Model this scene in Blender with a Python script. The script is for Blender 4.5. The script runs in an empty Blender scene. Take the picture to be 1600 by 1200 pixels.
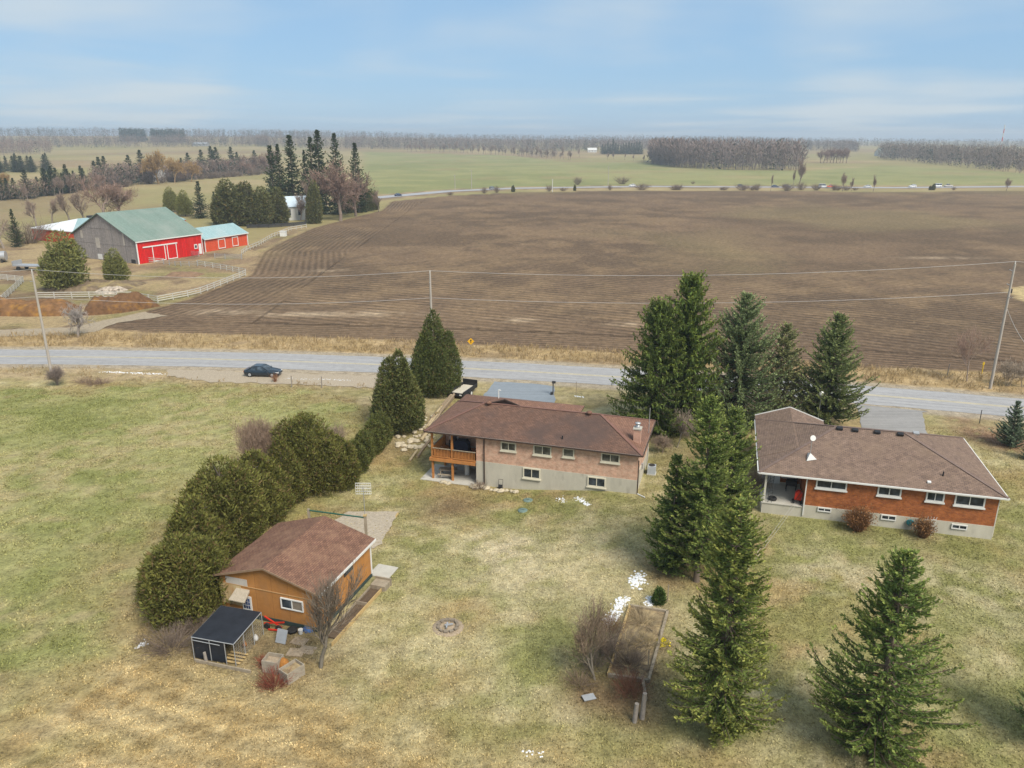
import bpy, math, random
import numpy as np
from mathutils import Vector, Matrix
R = math.radians
random.seed(7); rng = np.random.default_rng(7)
sc = bpy.context.scene
COL = sc.collection

# ------------------------------------------------------------------ camera, sky, sun, exposure
FPX, HY, CAMH = 1200.0, 214.0, 30.0
PITCH = math.atan((600 - HY) / FPX)
cd = bpy.data.cameras.new('camera'); cam = bpy.data.objects.new('camera', cd); COL.objects.link(cam)
cd.sensor_width = 36; cd.lens = 36 * FPX / 1600; cd.clip_start = 0.5; cd.clip_end = 12000
cam.location = (0, 0, CAMH); cam.rotation_euler = (math.pi / 2 - PITCH, 0, 0)
sc.camera = cam

SUN_DIR = Vector((0.52, -0.66, 0.98)).normalized()
SUN_EL = math.asin(SUN_DIR.z); SUN_AZ = math.atan2(SUN_DIR.x, SUN_DIR.y)
w = bpy.data.worlds.new('World'); sc.world = w; w.use_nodes = True
nt = w.node_tree; nt.nodes.clear()
def WN(t, **k):
    n = nt.nodes.new(t)
    for a, b in k.items(): setattr(n, a, b)
    return n
wo = WN('ShaderNodeOutputWorld'); bg = WN('ShaderNodeBackground'); bg.inputs['Strength'].default_value = 0.09
sky = WN('ShaderNodeTexSky', sky_type='NISHITA', sun_disc=False, sun_elevation=SUN_EL, sun_rotation=SUN_AZ, altitude=350, air_density=1.0, dust_density=0.6, ozone_density=2.0)
tc = WN('ShaderNodeTexCoord'); sep = WN('ShaderNodeSeparateXYZ'); nt.links.new(tc.outputs['Generated'], sep.inputs[0])
zc = WN('ShaderNodeMath', operation='MAXIMUM'); nt.links.new(sep.outputs['Z'], zc.inputs[0]); zc.inputs[1].default_value = 0.0
za = WN('ShaderNodeMath', operation='ADD'); nt.links.new(zc.outputs[0], za.inputs[0]); za.inputs[1].default_value = 0.035
dx = WN('ShaderNodeMath', operation='DIVIDE'); dy = WN('ShaderNodeMath', operation='DIVIDE')
nt.links.new(sep.outputs['X'], dx.inputs[0]); nt.links.new(za.outputs[0], dx.inputs[1])
nt.links.new(sep.outputs['Y'], dy.inputs[0]); nt.links.new(za.outputs[0], dy.inputs[1])
cmb = WN('ShaderNodeCombineXYZ'); nt.links.new(dx.outputs[0], cmb.inputs[0]); nt.links.new(dy.outputs[0], cmb.inputs[1])
n1 = WN('ShaderNodeTexNoise'); n1.inputs['Scale'].default_value = 0.22; n1.inputs['Detail'].default_value = 4; n1.inputs['Roughness'].default_value = 0.48; n1.inputs['Distortion'].default_value = 0.35
nt.links.new(cmb.outputs[0], n1.inputs['Vector'])
n2 = WN('ShaderNodeTexNoise'); n2.inputs['Scale'].default_value = 2.2; n2.inputs['Detail'].default_value = 3
nt.links.new(tc.outputs['Generated'], n2.inputs['Vector'])
mixn = WN('ShaderNodeMath', operation='ADD'); nt.links.new(n1.outputs['Fac'], mixn.inputs[0]); nt.links.new(n2.outputs['Fac'], mixn.inputs[1])
cr = WN('ShaderNodeMapRange'); cr.inputs['From Min'].default_value = 0.84; cr.inputs['From Max'].default_value = 1.16
cr.interpolation_type = 'SMOOTHSTEP'; nt.links.new(mixn.outputs[0], cr.inputs['Value'])
zr = WN('ShaderNodeMapRange'); zr.inputs['From Min'].default_value = .10; zr.inputs['From Max'].default_value = .45; zr.interpolation_type = 'SMOOTHSTEP'; nt.links.new(sep.outputs['Z'], zr.inputs['Value'])
mxx = WN('ShaderNodeMath', operation='MAXIMUM'); zz_ = WN('ShaderNodeMath', operation='MULTIPLY'); zz_.inputs[1].default_value = .75; nt.links.new(zr.outputs[0], zz_.inputs[0]); nt.links.new(cr.outputs[0], mxx.inputs[0]); nt.links.new(zz_.outputs[0], mxx.inputs[1]); cr = mxx
# thin veil of cloud everywhere plus the thicker banks
cm = WN('ShaderNodeMapRange'); cm.inputs['To Min'].default_value = 0.80; cm.inputs['To Max'].default_value = 0.96
nt.links.new(cr.outputs[0], cm.inputs['Value'])
veil = WN('ShaderNodeMix', data_type='RGBA'); veil.inputs['A'].default_value = (1.55, 2.72, 4.15, 1); veil.inputs['B'].default_value = (3.45, 3.98, 4.40, 1)
nt.links.new(cr.outputs[0], veil.inputs['Factor'])
mx = WN('ShaderNodeMix', data_type='RGBA')
nt.links.new(cm.outputs[0], mx.inputs['Factor']); nt.links.new(sky.outputs[0], mx.inputs['A']); nt.links.new(veil.outputs['Result'], mx.inputs['B'])
nt.links.new(mx.outputs['Result'], bg.inputs['Color']); nt.links.new(bg.outputs[0], wo.inputs[0])

sl = bpy.data.lights.new('sun', 'SUN'); sl.energy = 2.7; sl.angle = R(26); sl.color = (1.0, 0.93, 0.82)
so = bpy.data.objects.new('sun', sl); COL.objects.link(so)
so.rotation_euler = SUN_DIR.to_track_quat('Z', 'Y').to_euler(); so.location = (60, -40, 120)
vs = sc.view_settings; vs.view_transform = 'Standard'; vs.look = 'None'; vs.gamma = 1.0; vs.use_curve_mapping = False
vs.exposure = 0.95
sc.cycles.max_bounces = 6; sc.cycles.diffuse_bounces = 2; sc.cycles.glossy_bounces = 2; sc.cycles.transparent_max_bounces = 6
sc.cycles.volume_bounces = 0; sc.cycles.use_adaptive_sampling = True

# ------------------------------------------------------------------ ground shape and picking
H1O = np.array([-8.183, 66.900]); H1A = R(-16.895)     # brick house: rear left eave corner and wall direction
H2O = np.array([20.313, 57.891]); H2A = R(-15.494)     # orange house
def sstep(a, b, x):
    t = np.clip((x - a) / (b - a), 0, 1); return t * t * (3 - 2 * t)
def loc1(x, y):
    c, s = math.cos(H1A), math.sin(H1A); dx, dy = x - H1O[0], y - H1O[1]
    return dx * c + dy * s, -dx * s + dy * c
def HT(x, y):
    x = np.asarray(x, float); y = np.asarray(y, float)
    u, v = loc1(x, y)
    dip = sstep(-13, -3, u) * (1 - sstep(7.0, 19, u)) * sstep(-17, -4, v) * (1 - sstep(7, 13, v))
    far = sstep(900, 2500, y) * (12 + 15 * sstep(300, -1500, x) - 10 * sstep(200, 1500, x))
    lft = 6.0 * sstep(300, 900, y) * sstep(-150, -500, x)
    return -1.1 * dip + far + lft
def ray(px, py):
    u = (px - 800) / FPX; v = (py - 600) / FPX
    return np.array([u, math.cos(PITCH) - v * math.sin(PITCH), -math.sin(PITCH) - v * math.cos(PITCH)])
def at(px, py, z=None):
    d = ray(px, py)
    if z is not None:
        t = (CAMH - z) / -d[2]; return np.array([d[0] * t, d[1] * t])
    zz = 0.0
    for _ in range(12):
        t = (CAMH - zz) / -d[2] if d[2] < -1e-4 else 3000
        t = min(t, 4000)
        zz = 0.5 * zz + 0.5 * float(HT(d[0] * t, d[1] * t))
    return np.array([d[0] * t, d[1] * t])
def proj(x, y, z):
    z = z - CAMH; d = y * math.cos(PITCH) - z * math.sin(PITCH)
    return 800 + FPX * x / d, 600 + FPX * (-z * math.cos(PITCH) - y * math.sin(PITCH)) / d, d
def hgt(px, py, ty):
    P = at(px, py); z0 = float(HT(*P)); d = proj(P[0], P[1], z0)[2]
    z = z0
    while proj(P[0], P[1], z)[1] > ty and z < z0 + 60: z += max(0.05, d * 2e-4)
    return P, z0, z - z0

# value noise
_T = rng.random((256, 256))
def vn(x, y, s, seed=0):
    x = np.asarray(x) / s + seed * 13.37; y = np.asarray(y) / s + seed * 7.91
    xi = np.floor(x).astype(int); yi = np.floor(y).astype(int); fx = x - xi; fy = y - yi
    fx = fx * fx * (3 - 2 * fx); fy = fy * fy * (3 - 2 * fy)
    a = _T[xi & 255, yi & 255]; b = _T[(xi + 1) & 255, yi & 255]; c = _T[xi & 255, (yi + 1) & 255]; d = _T[(xi + 1) & 255, (yi + 1) & 255]
    return (a * (1 - fx) + b * fx) * (1 - fy) + (c * (1 - fx) + d * fx) * fy
def fbm(x, y, s, seed=0, o=4):
    r = 0; amp = 0.5
    for i in range(o): r = r + amp * vn(x, y, s / 2 ** i, seed + i * 3); amp *= 0.5
    return r / (1 - 0.5 ** o)

# ------------------------------------------------------------------ materials
def nodes(name):
    m = bpy.data.materials.new(name); m.use_nodes = True
    t = m.node_tree; b = t.nodes['Principled BSDF']
    return m, t, b
def mat(name, col, rough=0.8, var=0.18, scale=2.5, metal=0.0, bump=0.0, spec=0.3, stain=None, stretch=None):
    m, t, b = nodes(name); L = t.links.new
    tcn = t.nodes.new('ShaderNodeTexCoord'); src = tcn.outputs['Object']
    if stretch:
        mp = t.nodes.new('ShaderNodeMapping'); mp.inputs['Scale'].default_value = stretch; L(src, mp.inputs[0]); src = mp.outputs[0]
    n = t.nodes.new('ShaderNodeTexNoise'); n.inputs['Scale'].default_value = scale; n.inputs['Detail'].default_value = 6; n.inputs['Roughness'].default_value = 0.65
    L(src, n.inputs['Vector'])
    mr = t.nodes.new('ShaderNodeMapRange'); mr.inputs['From Min'].default_value = 0.25; mr.inputs['From Max'].default_value = 0.75
    mr.inputs['To Min'].default_value = 1 - var; mr.inputs['To Max'].default_value = 1 + var; L(n.outputs['Fac'], mr.inputs['Value'])
    x = t.nodes.new('ShaderNodeMix'); x.data_type = 'RGBA'; x.blend_type = 'MULTIPLY'; x.inputs['Factor'].default_value = 1
    x.inputs['A'].default_value = (*col, 1); L(mr.outputs[0], x.inputs['B']); out = x.outputs['Result']
    if stain:
        n2 = t.nodes.new('ShaderNodeTexNoise'); n2.inputs['Scale'].default_value = stain[1]; n2.inputs['Detail'].default_value = 5; L(src, n2.inputs['Vector'])
        r2 = t.nodes.new('ShaderNodeMapRange'); r2.inputs['From Min'].default_value = stain[2]; r2.inputs['From Max'].default_value = stain[2] + 0.15; L(n2.outputs['Fac'], r2.inputs['Value'])
        y = t.nodes.new('ShaderNodeMix'); y.data_type = 'RGBA'; L(r2.outputs[0], y.inputs['Factor']); L(out, y.inputs['A']); y.inputs['B'].default_value = (*stain[0], 1); out = y.outputs['Result']
    L(out, b.inputs['Base Color']); b.inputs['Roughness'].default_value = rough; b.inputs['Metallic'].default_value = metal
    b.inputs['Specular IOR Level'].default_value = spec
    if bump:
        bp = t.nodes.new('ShaderNodeBump'); bp.inputs['Strength'].default_value = bump; bp.inputs['Distance'].default_value = 0.05
        L(n.outputs['Fac'], bp.inputs['Height']); L(bp.outputs[0], b.inputs['Normal'])
    return m
def mat_attr(name, rough=0.85, fine=0.35, fs=6.0, bump=0.5, trans=0.0, bd=0.1, fs2=1.3):
    """colour from the mesh's own 'Col' attribute, broken up by fine noise"""
    m, t, b = nodes(name); L = t.links.new
    a = t.nodes.new('ShaderNodeAttribute'); a.attribute_name = 'Col'; out = a.outputs['Color']
    if fine:
        tcn = t.nodes.new('ShaderNodeTexCoord')
        n = t.nodes.new('ShaderNodeTexNoise'); n.inputs['Scale'].default_value = fs; n.inputs['Detail'].default_value = 5; n.inputs['Roughness'].default_value = 0.75
        n2 = t.nodes.new('ShaderNodeTexNoise'); n2.inputs['Scale'].default_value = fs2; n2.inputs['Detail'].default_value = 5; n2.inputs['Roughness'].default_value = 0.7
        L(tcn.outputs['Object'], n.inputs['Vector']); L(tcn.outputs['Object'], n2.inputs['Vector'])
        ad = t.nodes.new('ShaderNodeMath'); ad.operation = 'ADD'; L(n.outputs['Fac'], ad.inputs[0]); L(n2.outputs['Fac'], ad.inputs[1])
        mr = t.nodes.new('ShaderNodeMapRange'); mr.inputs['From Min'].default_value = 0.62; mr.inputs['From Max'].default_value = 1.38
        mr.inputs['To Min'].default_value = 1 - fine; mr.inputs['To Max'].default_value = 1 + fine; L(ad.outputs[0], mr.inputs['Value'])
        x = t.nodes.new('ShaderNodeMix'); x.data_type = 'RGBA'; x.blend_type = 'MULTIPLY'; x.inputs['Factor'].default_value = 1
        L(out, x.inputs['A']); L(mr.outputs[0], x.inputs['B']); out = x.outputs['Result']
        if bump:
            bp = t.nodes.new('ShaderNodeBump'); bp.inputs['Strength'].default_value = bump; bp.inputs['Distance'].default_value = bd
            L(ad.outputs[0], bp.inputs['Height']); L(bp.outputs[0], b.inputs['Normal'])
    L(out, b.inputs['Base Color']); b.inputs['Roughness'].default_value = rough; b.inputs['Specular IOR Level'].default_value = 0.15
    if trans:
        tr = t.nodes.new('ShaderNodeBsdfTranslucent'); ms = t.nodes.new('ShaderNodeMixShader'); ms.inputs[0].default_value = trans
        L(out, tr.inputs[0]); L(b.outputs[0], ms.inputs[1]); L(tr.outputs[0], ms.inputs[2]); L(ms.outputs[0], t.nodes['Material Output'].inputs[0])
    return m
def mat_tiles(name, c1, c2, cm_, bw, bh, mortar, rough=0.9, offset=0.5, bump=0.4, weather=None, wscale=0.4, var=0.25, streak=(1, 1, 1)):
    """brick courses or shingle courses laid in the face's own metric UV"""
    m, t, b = nodes(name); L = t.links.new
    uv = t.nodes.new('ShaderNodeUVMap'); uv.uv_map = 'UVMap'
    br = t.nodes.new('ShaderNodeTexBrick'); br.inputs['Scale'].default_value = 1; br.inputs['Brick Width'].default_value = bw; br.inputs['Row Height'].default_value = bh
    br.inputs['Mortar Size'].default_value = mortar; br.offset = offset; br.inputs['Color1'].default_value = (*c1, 1); br.inputs['Color2'].default_value = (*c2, 1); br.inputs['Mortar'].default_value = (*cm_, 1)
    L(uv.outputs[0], br.inputs['Vector'])
    n = t.nodes.new('ShaderNodeTexNoise'); n.inputs['Scale'].default_value = 1.7; n.inputs['Detail'].default_value = 7; n.inputs['Roughness'].default_value = 0.75; L(uv.outputs[0], n.inputs['Vector'])
    mr = t.nodes.new('ShaderNodeMapRange'); mr.inputs['From Min'].default_value = 0.28; mr.inputs['From Max'].default_value = 0.72; mr.inputs['To Min'].default_value = 1 - var; mr.inputs['To Max'].default_value = 1 + var; L(n.outputs['Fac'], mr.inputs['Value'])
    x = t.nodes.new('ShaderNodeMix'); x.data_type = 'RGBA'; x.blend_type = 'MULTIPLY'; x.inputs['Factor'].default_value = 1
    L(br.outputs['Color'], x.inputs['A']); L(mr.outputs[0], x.inputs['B']); out = x.outputs['Result']
    if weather:
        tcn = t.nodes.new('ShaderNodeTexCoord'); mp = t.nodes.new('ShaderNodeMapping'); mp.inputs['Scale'].default_value = streak; L(tcn.outputs['Object'], mp.inputs[0])
        n2 = t.nodes.new('ShaderNodeTexNoise'); n2.inputs['Scale'].default_value = wscale; n2.inputs['Detail'].default_value = 6; n2.inputs['Roughness'].default_value = 0.62; L(mp.outputs[0], n2.inputs['Vector'])
        r2 = t.nodes.new('ShaderNodeMapRange'); r2.inputs['From Min'].default_value = weather[1]; r2.inputs['From Max'].default_value = weather[1] + 0.22; r2.inputs['To Max'].default_value = weather[2]; L(n2.outputs['Fac'], r2.inputs['Value'])
        y = t.nodes.new('ShaderNodeMix'); y.data_type = 'RGBA'; L(r2.outputs[0], y.inputs['Factor']); L(out, y.inputs['A']); y.inputs['B'].default_value = (*weather[0], 1); out = y.outputs['Result']
    L(out, b.inputs['Base Color']); b.inputs['Roughness'].default_value = rough; b.inputs['Specular IOR Level'].default_value = 0.2
    bp = t.nodes.new('ShaderNodeBump'); bp.inputs['Strength'].default_value = bump; bp.inputs['Distance'].default_value = 0.02
    L(br.outputs['Fac'], bp.inputs['Height']); bp.invert = True; L(bp.outputs[0], b.inputs['Normal'])
    return m
def mat_glass(name, col=(0.02, 0.025, 0.03), rough=0.08):
    m, t, b = nodes(name); b.inputs['Base Color'].default_value = (*col, 1); b.inputs['Roughness'].default_value = rough; b.inputs['Specular IOR Level'].default_value = 0.35
    n = t.nodes.new('ShaderNodeTexNoise'); n.inputs['Scale'].default_value = 1.6; tcn = t.nodes.new('ShaderNodeTexCoord'); t.links.new(tcn.outputs['Object'], n.inputs['Vector'])
    r = t.nodes.new('ShaderNodeValToRGB'); r.color_ramp.elements[0].color = (*col, 1); r.color_ramp.elements[1].color = (*[c * 3.2 for c in col], 1); r.color_ramp.elements[0].position = 0.42; r.color_ramp.elements[1].position = 0.7
    t.links.new(n.outputs['Fac'], r.inputs[0]); t.links.new(r.outputs[0], b.inputs['Base Color'])
    return m

# ------------------------------------------------------------------ mesh builder
class MB:
    def __init__(s): s.v = []; s.f = []; s.sm = []; s.mi = []; s.cm = 0
    def add(s, vs, fs, smooth=False):
        o = len(s.v); s.v += [tuple(p) for p in vs]
        for f in fs: s.f.append([i + o for i in f]); s.sm.append(smooth); s.mi.append(s.cm)
        return s
    def box(s, x0, x1, y0, y1, z0, z1):
        return s.add([(x0, y0, z0), (x1, y0, z0), (x1, y1, z0), (x0, y1, z0), (x0, y0, z1), (x1, y0, z1), (x1, y1, z1), (x0, y1, z1)],
                     [(0, 3, 2, 1), (4, 5, 6, 7), (0, 1, 5, 4), (1, 2, 6, 5), (2, 3, 7, 6), (3, 0, 4, 7)])
    def obox(s, c, size, rot=(0, 0, 0)):
        M = Matrix.Translation(c) @ (Matrix.Rotation(rot[2], 4, 'Z') @ Matrix.Rotation(rot[1], 4, 'Y') @ Matrix.Rotation(rot[0], 4, 'X'))
        a, b, d = size[0] / 2, size[1] / 2, size[2] / 2
        vs = [M @ Vector(p) for p in [(-a, -b, -d), (a, -b, -d), (a, b, -d), (-a, b, -d), (-a, -b, d), (a, -b, d), (a, b, d), (-a, b, d)]]
        return s.add(vs, [(0, 3, 2, 1), (4, 5, 6, 7), (0, 1, 5, 4), (1, 2, 6, 5), (2, 3, 7, 6), (3, 0, 4, 7)])
    def bar(s, p, q, wd, ht):
        p = Vector(p); q = Vector(q); d = q - p; L = d.length; d.normalize()
        up = Vector((0, 0, 1)) if abs(d.z) < 0.95 else Vector((1, 0, 0))
        a = d.cross(up).normalized() * wd / 2; b = a.cross(d).normalized() * ht / 2
        vs = [p - a - b, p + a - b, p + a + b, p - a + b, q - a - b, q + a - b, q + a + b, q - a + b]
        return s.add(vs, [(0, 1, 2, 3), (7, 6, 5, 4), (0, 4, 5, 1), (1, 5, 6, 2), (2, 6, 7, 3), (3, 7, 4, 0)])
    def tube(s, p, q, r0, r1=None, n=8, cap=True, smooth=True):
        r1 = r0 if r1 is None else r1
        p = Vector(p); q = Vector(q); d = (q - p).normalized()
        up = Vector((0, 0, 1)) if abs(d.z) < 0.95 else Vector((1, 0, 0))
        a = d.cross(up).normalized(); b = a.cross(d)
        vs = [p + (a * math.cos(2 * math.pi * i / n) + b * math.sin(2 * math.pi * i / n)) * r0 for i in range(n)] + \
             [q + (a * math.cos(2 * math.pi * i / n) + b * math.sin(2 * math.pi * i / n)) * r1 for i in range(n)]
        s.add(vs, [(i, n + i, n + (i + 1) % n, (i + 1) % n) for i in range(n)], smooth)
        if cap: s.add(vs, [tuple(range(n)), tuple(range(2 * n - 1, n - 1, -1))])
        return s
    def path(s, pts, r, n=5):
        for a, b in zip(pts[:-1], pts[1:]): s.tube(a, b, r, r, n, cap=False)
        return s
    def lathe(s, prof, n=12, c=(0, 0, 0), smooth=True):
        vs = [(c[0] + r * math.cos(2 * math.pi * i / n), c[1] + r * math.sin(2 * math.pi * i / n), c[2] + z) for r, z in prof for i in range(n)]
        fs = [(k * n + i, k * n + (i + 1) % n, (k + 1) * n + (i + 1) % n, (k + 1) * n + i) for k in range(len(prof) - 1) for i in range(n)]
        s.add(vs, fs, smooth); m = len(prof) - 1
        s.add(vs, [tuple(range(n - 1, -1, -1)), tuple(m * n + i for i in range(n))])
        return s
    def extr(s, poly, ax, a0, a1):
        """extrude a 2-D polygon along axis ax ('x': poly is (y,z); 'y': poly is (x,z); 'z': poly is (x,y))"""
        def P(p, a): return {'x': (a, p[0], p[1]), 'y': (p[0], a, p[1]), 'z': (p[0], p[1], a)}[ax]
        n = len(poly); vs = [P(p, a0) for p in poly] + [P(p, a1) for p in poly]
        return s.add(vs, [tuple(range(n - 1, -1, -1)), tuple(range(n, 2 * n))] + [(i, (i + 1) % n, n + (i + 1) % n, n + i) for i in range(n)])
    def build(s, name, m, parent=None, loc=None, fix=True):
        me = bpy.data.meshes.new(name); me.from_pydata(s.v, [], s.f)
        for mm in (m if isinstance(m, (list, tuple)) else [m]): me.materials.append(mm)
        me.polygons.foreach_set('use_smooth', s.sm); me.polygons.foreach_set('material_index', s.mi)
        if fix:
            import bmesh
            bm = bmesh.new(); bm.from_mesh(me); bmesh.ops.recalc_face_normals(bm, faces=bm.faces); bm.to_mesh(me); bm.free()
        me.update()
        uv = me.uv_layers.new(name='UVMap'); V = me.vertices
        for p in me.polygons:
            nrm = p.normal
            if abs(nrm.z) > 0.995: t_, s_ = Vector((1, 0, 0)), Vector((0, 1, 0))
            else:
                t_ = Vector((0, 0, 1)).cross(nrm).normalized(); s_ = nrm.cross(t_)
            for li in p.loop_indices:
                co = V[me.loops[li].vertex_index].co; uv.data[li].uv = (co.dot(t_), co.dot(s_))
        o = bpy.data.objects.new(name, me); COL.objects.link(o)
        if parent: o.parent = parent
        if loc is not None: o.location = loc
        return o

def npmesh(name, V, F, m, cols=None, parent=None, smooth=False, fcols=None):
    """V (n,3), F (k,3|4) numpy; cols per vertex (n,3) -> 'Col'"""
    me = bpy.data.meshes.new(name); V = np.asarray(V, np.float32); F = np.asarray(F, np.int32); k = F.shape[1]
    me.vertices.add(len(V)); me.vertices.foreach_set('co', V.ravel())
    me.loops.add(F.size); me.loops.foreach_set('vertex_index', F.ravel())
    me.polygons.add(len(F)); me.polygons.foreach_set('loop_start', np.arange(0, F.size, k, dtype=np.int32))
    if smooth: me.polygons.foreach_set('use_smooth', np.ones(len(F), bool))
    me.update(calc_edges=True); me.validate()
    if cols is not None:
        a = me.attributes.new('Col', 'FLOAT_COLOR', 'POINT'); c = np.ones((len(V), 4), np.float32); c[:, :3] = cols; a.data.foreach_set('color', c.ravel())
    if m: me.materials.append(m)
    o = bpy.data.objects.new(name, me); COL.objects.link(o)
    if parent: o.parent = parent
    return o
def tag(o, label, cat, group=None):
    o['label'] = label; o['category'] = cat
    if group: o['group'] = group
    return o
def struct(o): o['kind'] = 'structure'; return o
def stuff(o): o['kind'] = 'stuff'; return o
def thing(name, label, cat, loc=(0, 0, 0), rz=0.0, group=None):
    o = bpy.data.objects.new(name, None); COL.objects.link(o); o.empty_display_size = 0.2
    o.location = loc; o.rotation_euler = (0, 0, rz); return tag(o, label, cat, group)
def dup(root, loc, rz, scale, label, group=None):
    r = root.copy(); COL.objects.link(r); r.location = loc; r.rotation_euler = (0, 0, rz)
    r.scale = scale if hasattr(scale, '__len__') else (scale,) * 3; r['label'] = label
    if group: r['group'] = group
    elif 'group' in r: del r['group']
    for ch in root.children:
        c = ch.copy(); COL.objects.link(c); c.parent = r
        for g in ch.children:
            d = g.copy(); COL.objects.link(d); d.parent = c
    return r
def G(px, py, dz=0.0):
    P = at(px, py); return (float(P[0]), float(P[1]), float(HT(*P)) + dz)
# ------------------------------------------------------------------ ground: one sheet cut into its fields
def pxpoly(pts): return np.array([at(*p) if len(p) == 2 else p[1:] for p in pts])
def inpoly(x, y, P):
    r = np.zeros(x.shape, bool); n = len(P); j = n - 1
    for i in range(n):
        xi, yi = P[i]; xj, yj = P[j]
        c = ((yi > y) != (yj > y)) & (x < (xj - xi) * (y - yi) / (yj - yi + 1e-12) + xi); r ^= c; j = i
    return r
def sdist(x, y, P, closed=True):
    d = np.full(x.shape, 1e9); n = len(P)
    for i in range(n if closed else n - 1):
        a = P[i]; b = P[(i + 1) % n]; e = b - a; L2 = e @ e + 1e-12
        t = np.clip(((x - a[0]) * e[0] + (y - a[1]) * e[1]) / L2, 0, 1)
        d = np.minimum(d, np.hypot(x - a[0] - t * e[0], y - a[1] - t * e[1]))
    return np.where(inpoly(x, y, P), d, -d) if closed else d
# road centre line: y as a function of x
RC = np.polyfit([-73.5, -36, -3, 15.5, 45.5, 60], [106.0, 104.4, 99.4, 96.2, 87.6, 84.4], 2)
def roady(x): return np.polyval(RC, np.clip(x, -150, 150)) + (np.asarray(x) - np.clip(x, -150, 150)) * (np.polyval(np.polyder(RC), np.clip(x, -150, 150)))
def roaddist(x, y):
    sl = np.polyval(np.polyder(RC), np.clip(x, -150, 150)); return (y - roady(x)) / np.sqrt(1 + sl * sl)
RW = 3.75
# highway across the back of the ploughed field
HWP = np.array([[-400, 150.0], [-190, 285.0], *[at(*p) for p in ((600, 308), (700, 299), (800, 294.5), (1000, 291.5), (1200, 292.5), (1400, 293.5), (1600, 291.5))], [480, 505.0], [900, 560.0]])
HWP[1] = HWP[2] + (HWP[2] - HWP[3]) * .5; HWP[0] = HWP[1] + (HWP[2] - HWP[3]) * .8
PLOUGH = np.array([at(*p) for p in ((150, 512), (215, 490), (300, 466), (350, 445), (390, 430), (402, 408), (410, 394), (440, 378), (490, 356), (540, 343), (596, 329), (612, 314.5), (700, 306), (800, 301), (1000, 297.5), (1200, 298.5), (1400, 300), (1600, 298))] +
                  [[700, 500.0], [260, 30.0]] + [at(*p) for p in ((1600, 583), (1340, 573), (1150, 563), (970, 551), (800, 541), (600, 531), (400, 525), (230, 519))])
PASTURE = np.array([at(*p) for p in ((-500, 600), (0, 605), (130, 605), (260, 592), (430, 597), (500, 612), (585, 640), (592, 668), (545, 722), (430, 710), (330, 790), (250, 880), (235, 950), (205, 1010), (120, 1075), (0, 1130), (-500, 1250))])
STUBBLE = np.array([at(*p) for p in ((-500, 1250), (0, 1125), (200, 1000), (330, 1060), (480, 1075), (640, 1140), (900, 1165), (1100, 1215), (1100, 1600), (-500, 1700))])
BARNYARD = np.array([at(*p) for p in ((-300, 470), (0, 385), (60, 380), (160, 395), (215, 416), (320, 395), (390, 385), (455, 352), (490, 356), (440, 378), (410, 394), (402, 408), (388, 432), (350, 445), (300, 466), (215, 490), (150, 512), (-300, 540))])
RIGHTYARD = np.array([at(*p) for p in ((1570, 452), (1600, 447), (1700, 440), (1760, 480), (1640, 480), (1595, 468))])
HAYF = np.array([at(*p) for p in ((560, 290), (570, 236.5), (800, 243), (890, 254), (1010, 254), (1060, 261), (1250, 267), (1400, 258), (1600, 272), (1900, 280), (1900, 289), (1600, 289), (1200, 290), (800, 292.5), (700, 296.5), (605, 305))])
DIRT_SHADE_SPOTS = [((690, 795), 3.2, 0.65), ((725, 787), 2.4, 0.5), ((650, 650), 5, 0.45), ((290, 1010), 3.2, .5), ((250, 975), 2.4, .5), ((430, 1010), 3.5, .6), ((480, 1040), 3.0, .5), ((920, 1080), 2.0, .75), ((985, 1085), 2.4, .6), ((975, 1000), 2.6, .25), ((990, 1095), 2.6, .7), ((1032, 1010), 1.3, .7), ((1022, 1050), 1.2, .6), ((330, 1035), 4, .5), ((520, 640), 7, .45), ((560, 650), 6, .55), ((450, 612), 5, .5), ((560, 690), 4, .4), ((1030, 960), 1.2, .4), ((640, 700), 3, .4),
             ((1100, 800), 5.0, .45), ((1080, 720), 5.0, .5), ((1060, 660), 4, .5), ((1120, 640), 6, .5), ((1190, 640), 5, .45), ((1290, 645), 3, .4), ((1050, 900), 2.4, .45), ((545, 800), 2, .4), ((610, 1010), 1.2, .2), ((420, 900), 4, .4), ((860, 775), 2.5, .2), ((1340, 830), 1.5, .4), ((1440, 840), 1.4, .4), ((330, 920), 3, .5), ((1370, 1150), 2.6, .35)]  # last spot: shade under the lone spruce, painted as darker ground
LEAFSPOTS = [((1540, 645), 2.6), ((1535, 676), 2.6), ((1580, 690), 3.4), ((1500, 655), 1.5)]
GREENSPOTS = [((840, 790), 5.5, .9), ((760, 800), 3.0, .4), ((900, 785), 4.0, .7), ((700, 860), 4.5, .5), ((880, 950), 4, .35), ((860, 1030), 4, .5), ((1290, 850), 6, .7), ((1400, 870), 5, .6), ((1220, 900), 4, .5), ((1250, 1000), 6, .5), ((1550, 1000), 7, .5), ((1480, 1120), 6, .3), ((1180, 1100), 5, .35), ((870, 980), 3, .3), ((560, 1120), 4, .3), ((1500, 660), 5, .6), ((1560, 790), 6, .4), ((1000, 790), 3, .3), ((900, 625), 5, .3)]
PALESPOTS = [((790, 860), 3.2, .8), ((760, 845), 2.6, .5), ((820, 905), 4, .35), ((1340, 905), 3.5, .5), ((1270, 890), 3, .5), ((1560, 930), 4, .4), ((930, 860), 4, .3), ((1460, 900), 3, .4)]
c3 = lambda *c: np.array(c)
def lerp(a, b, t): return a + (b - a) * t[..., None]
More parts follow.
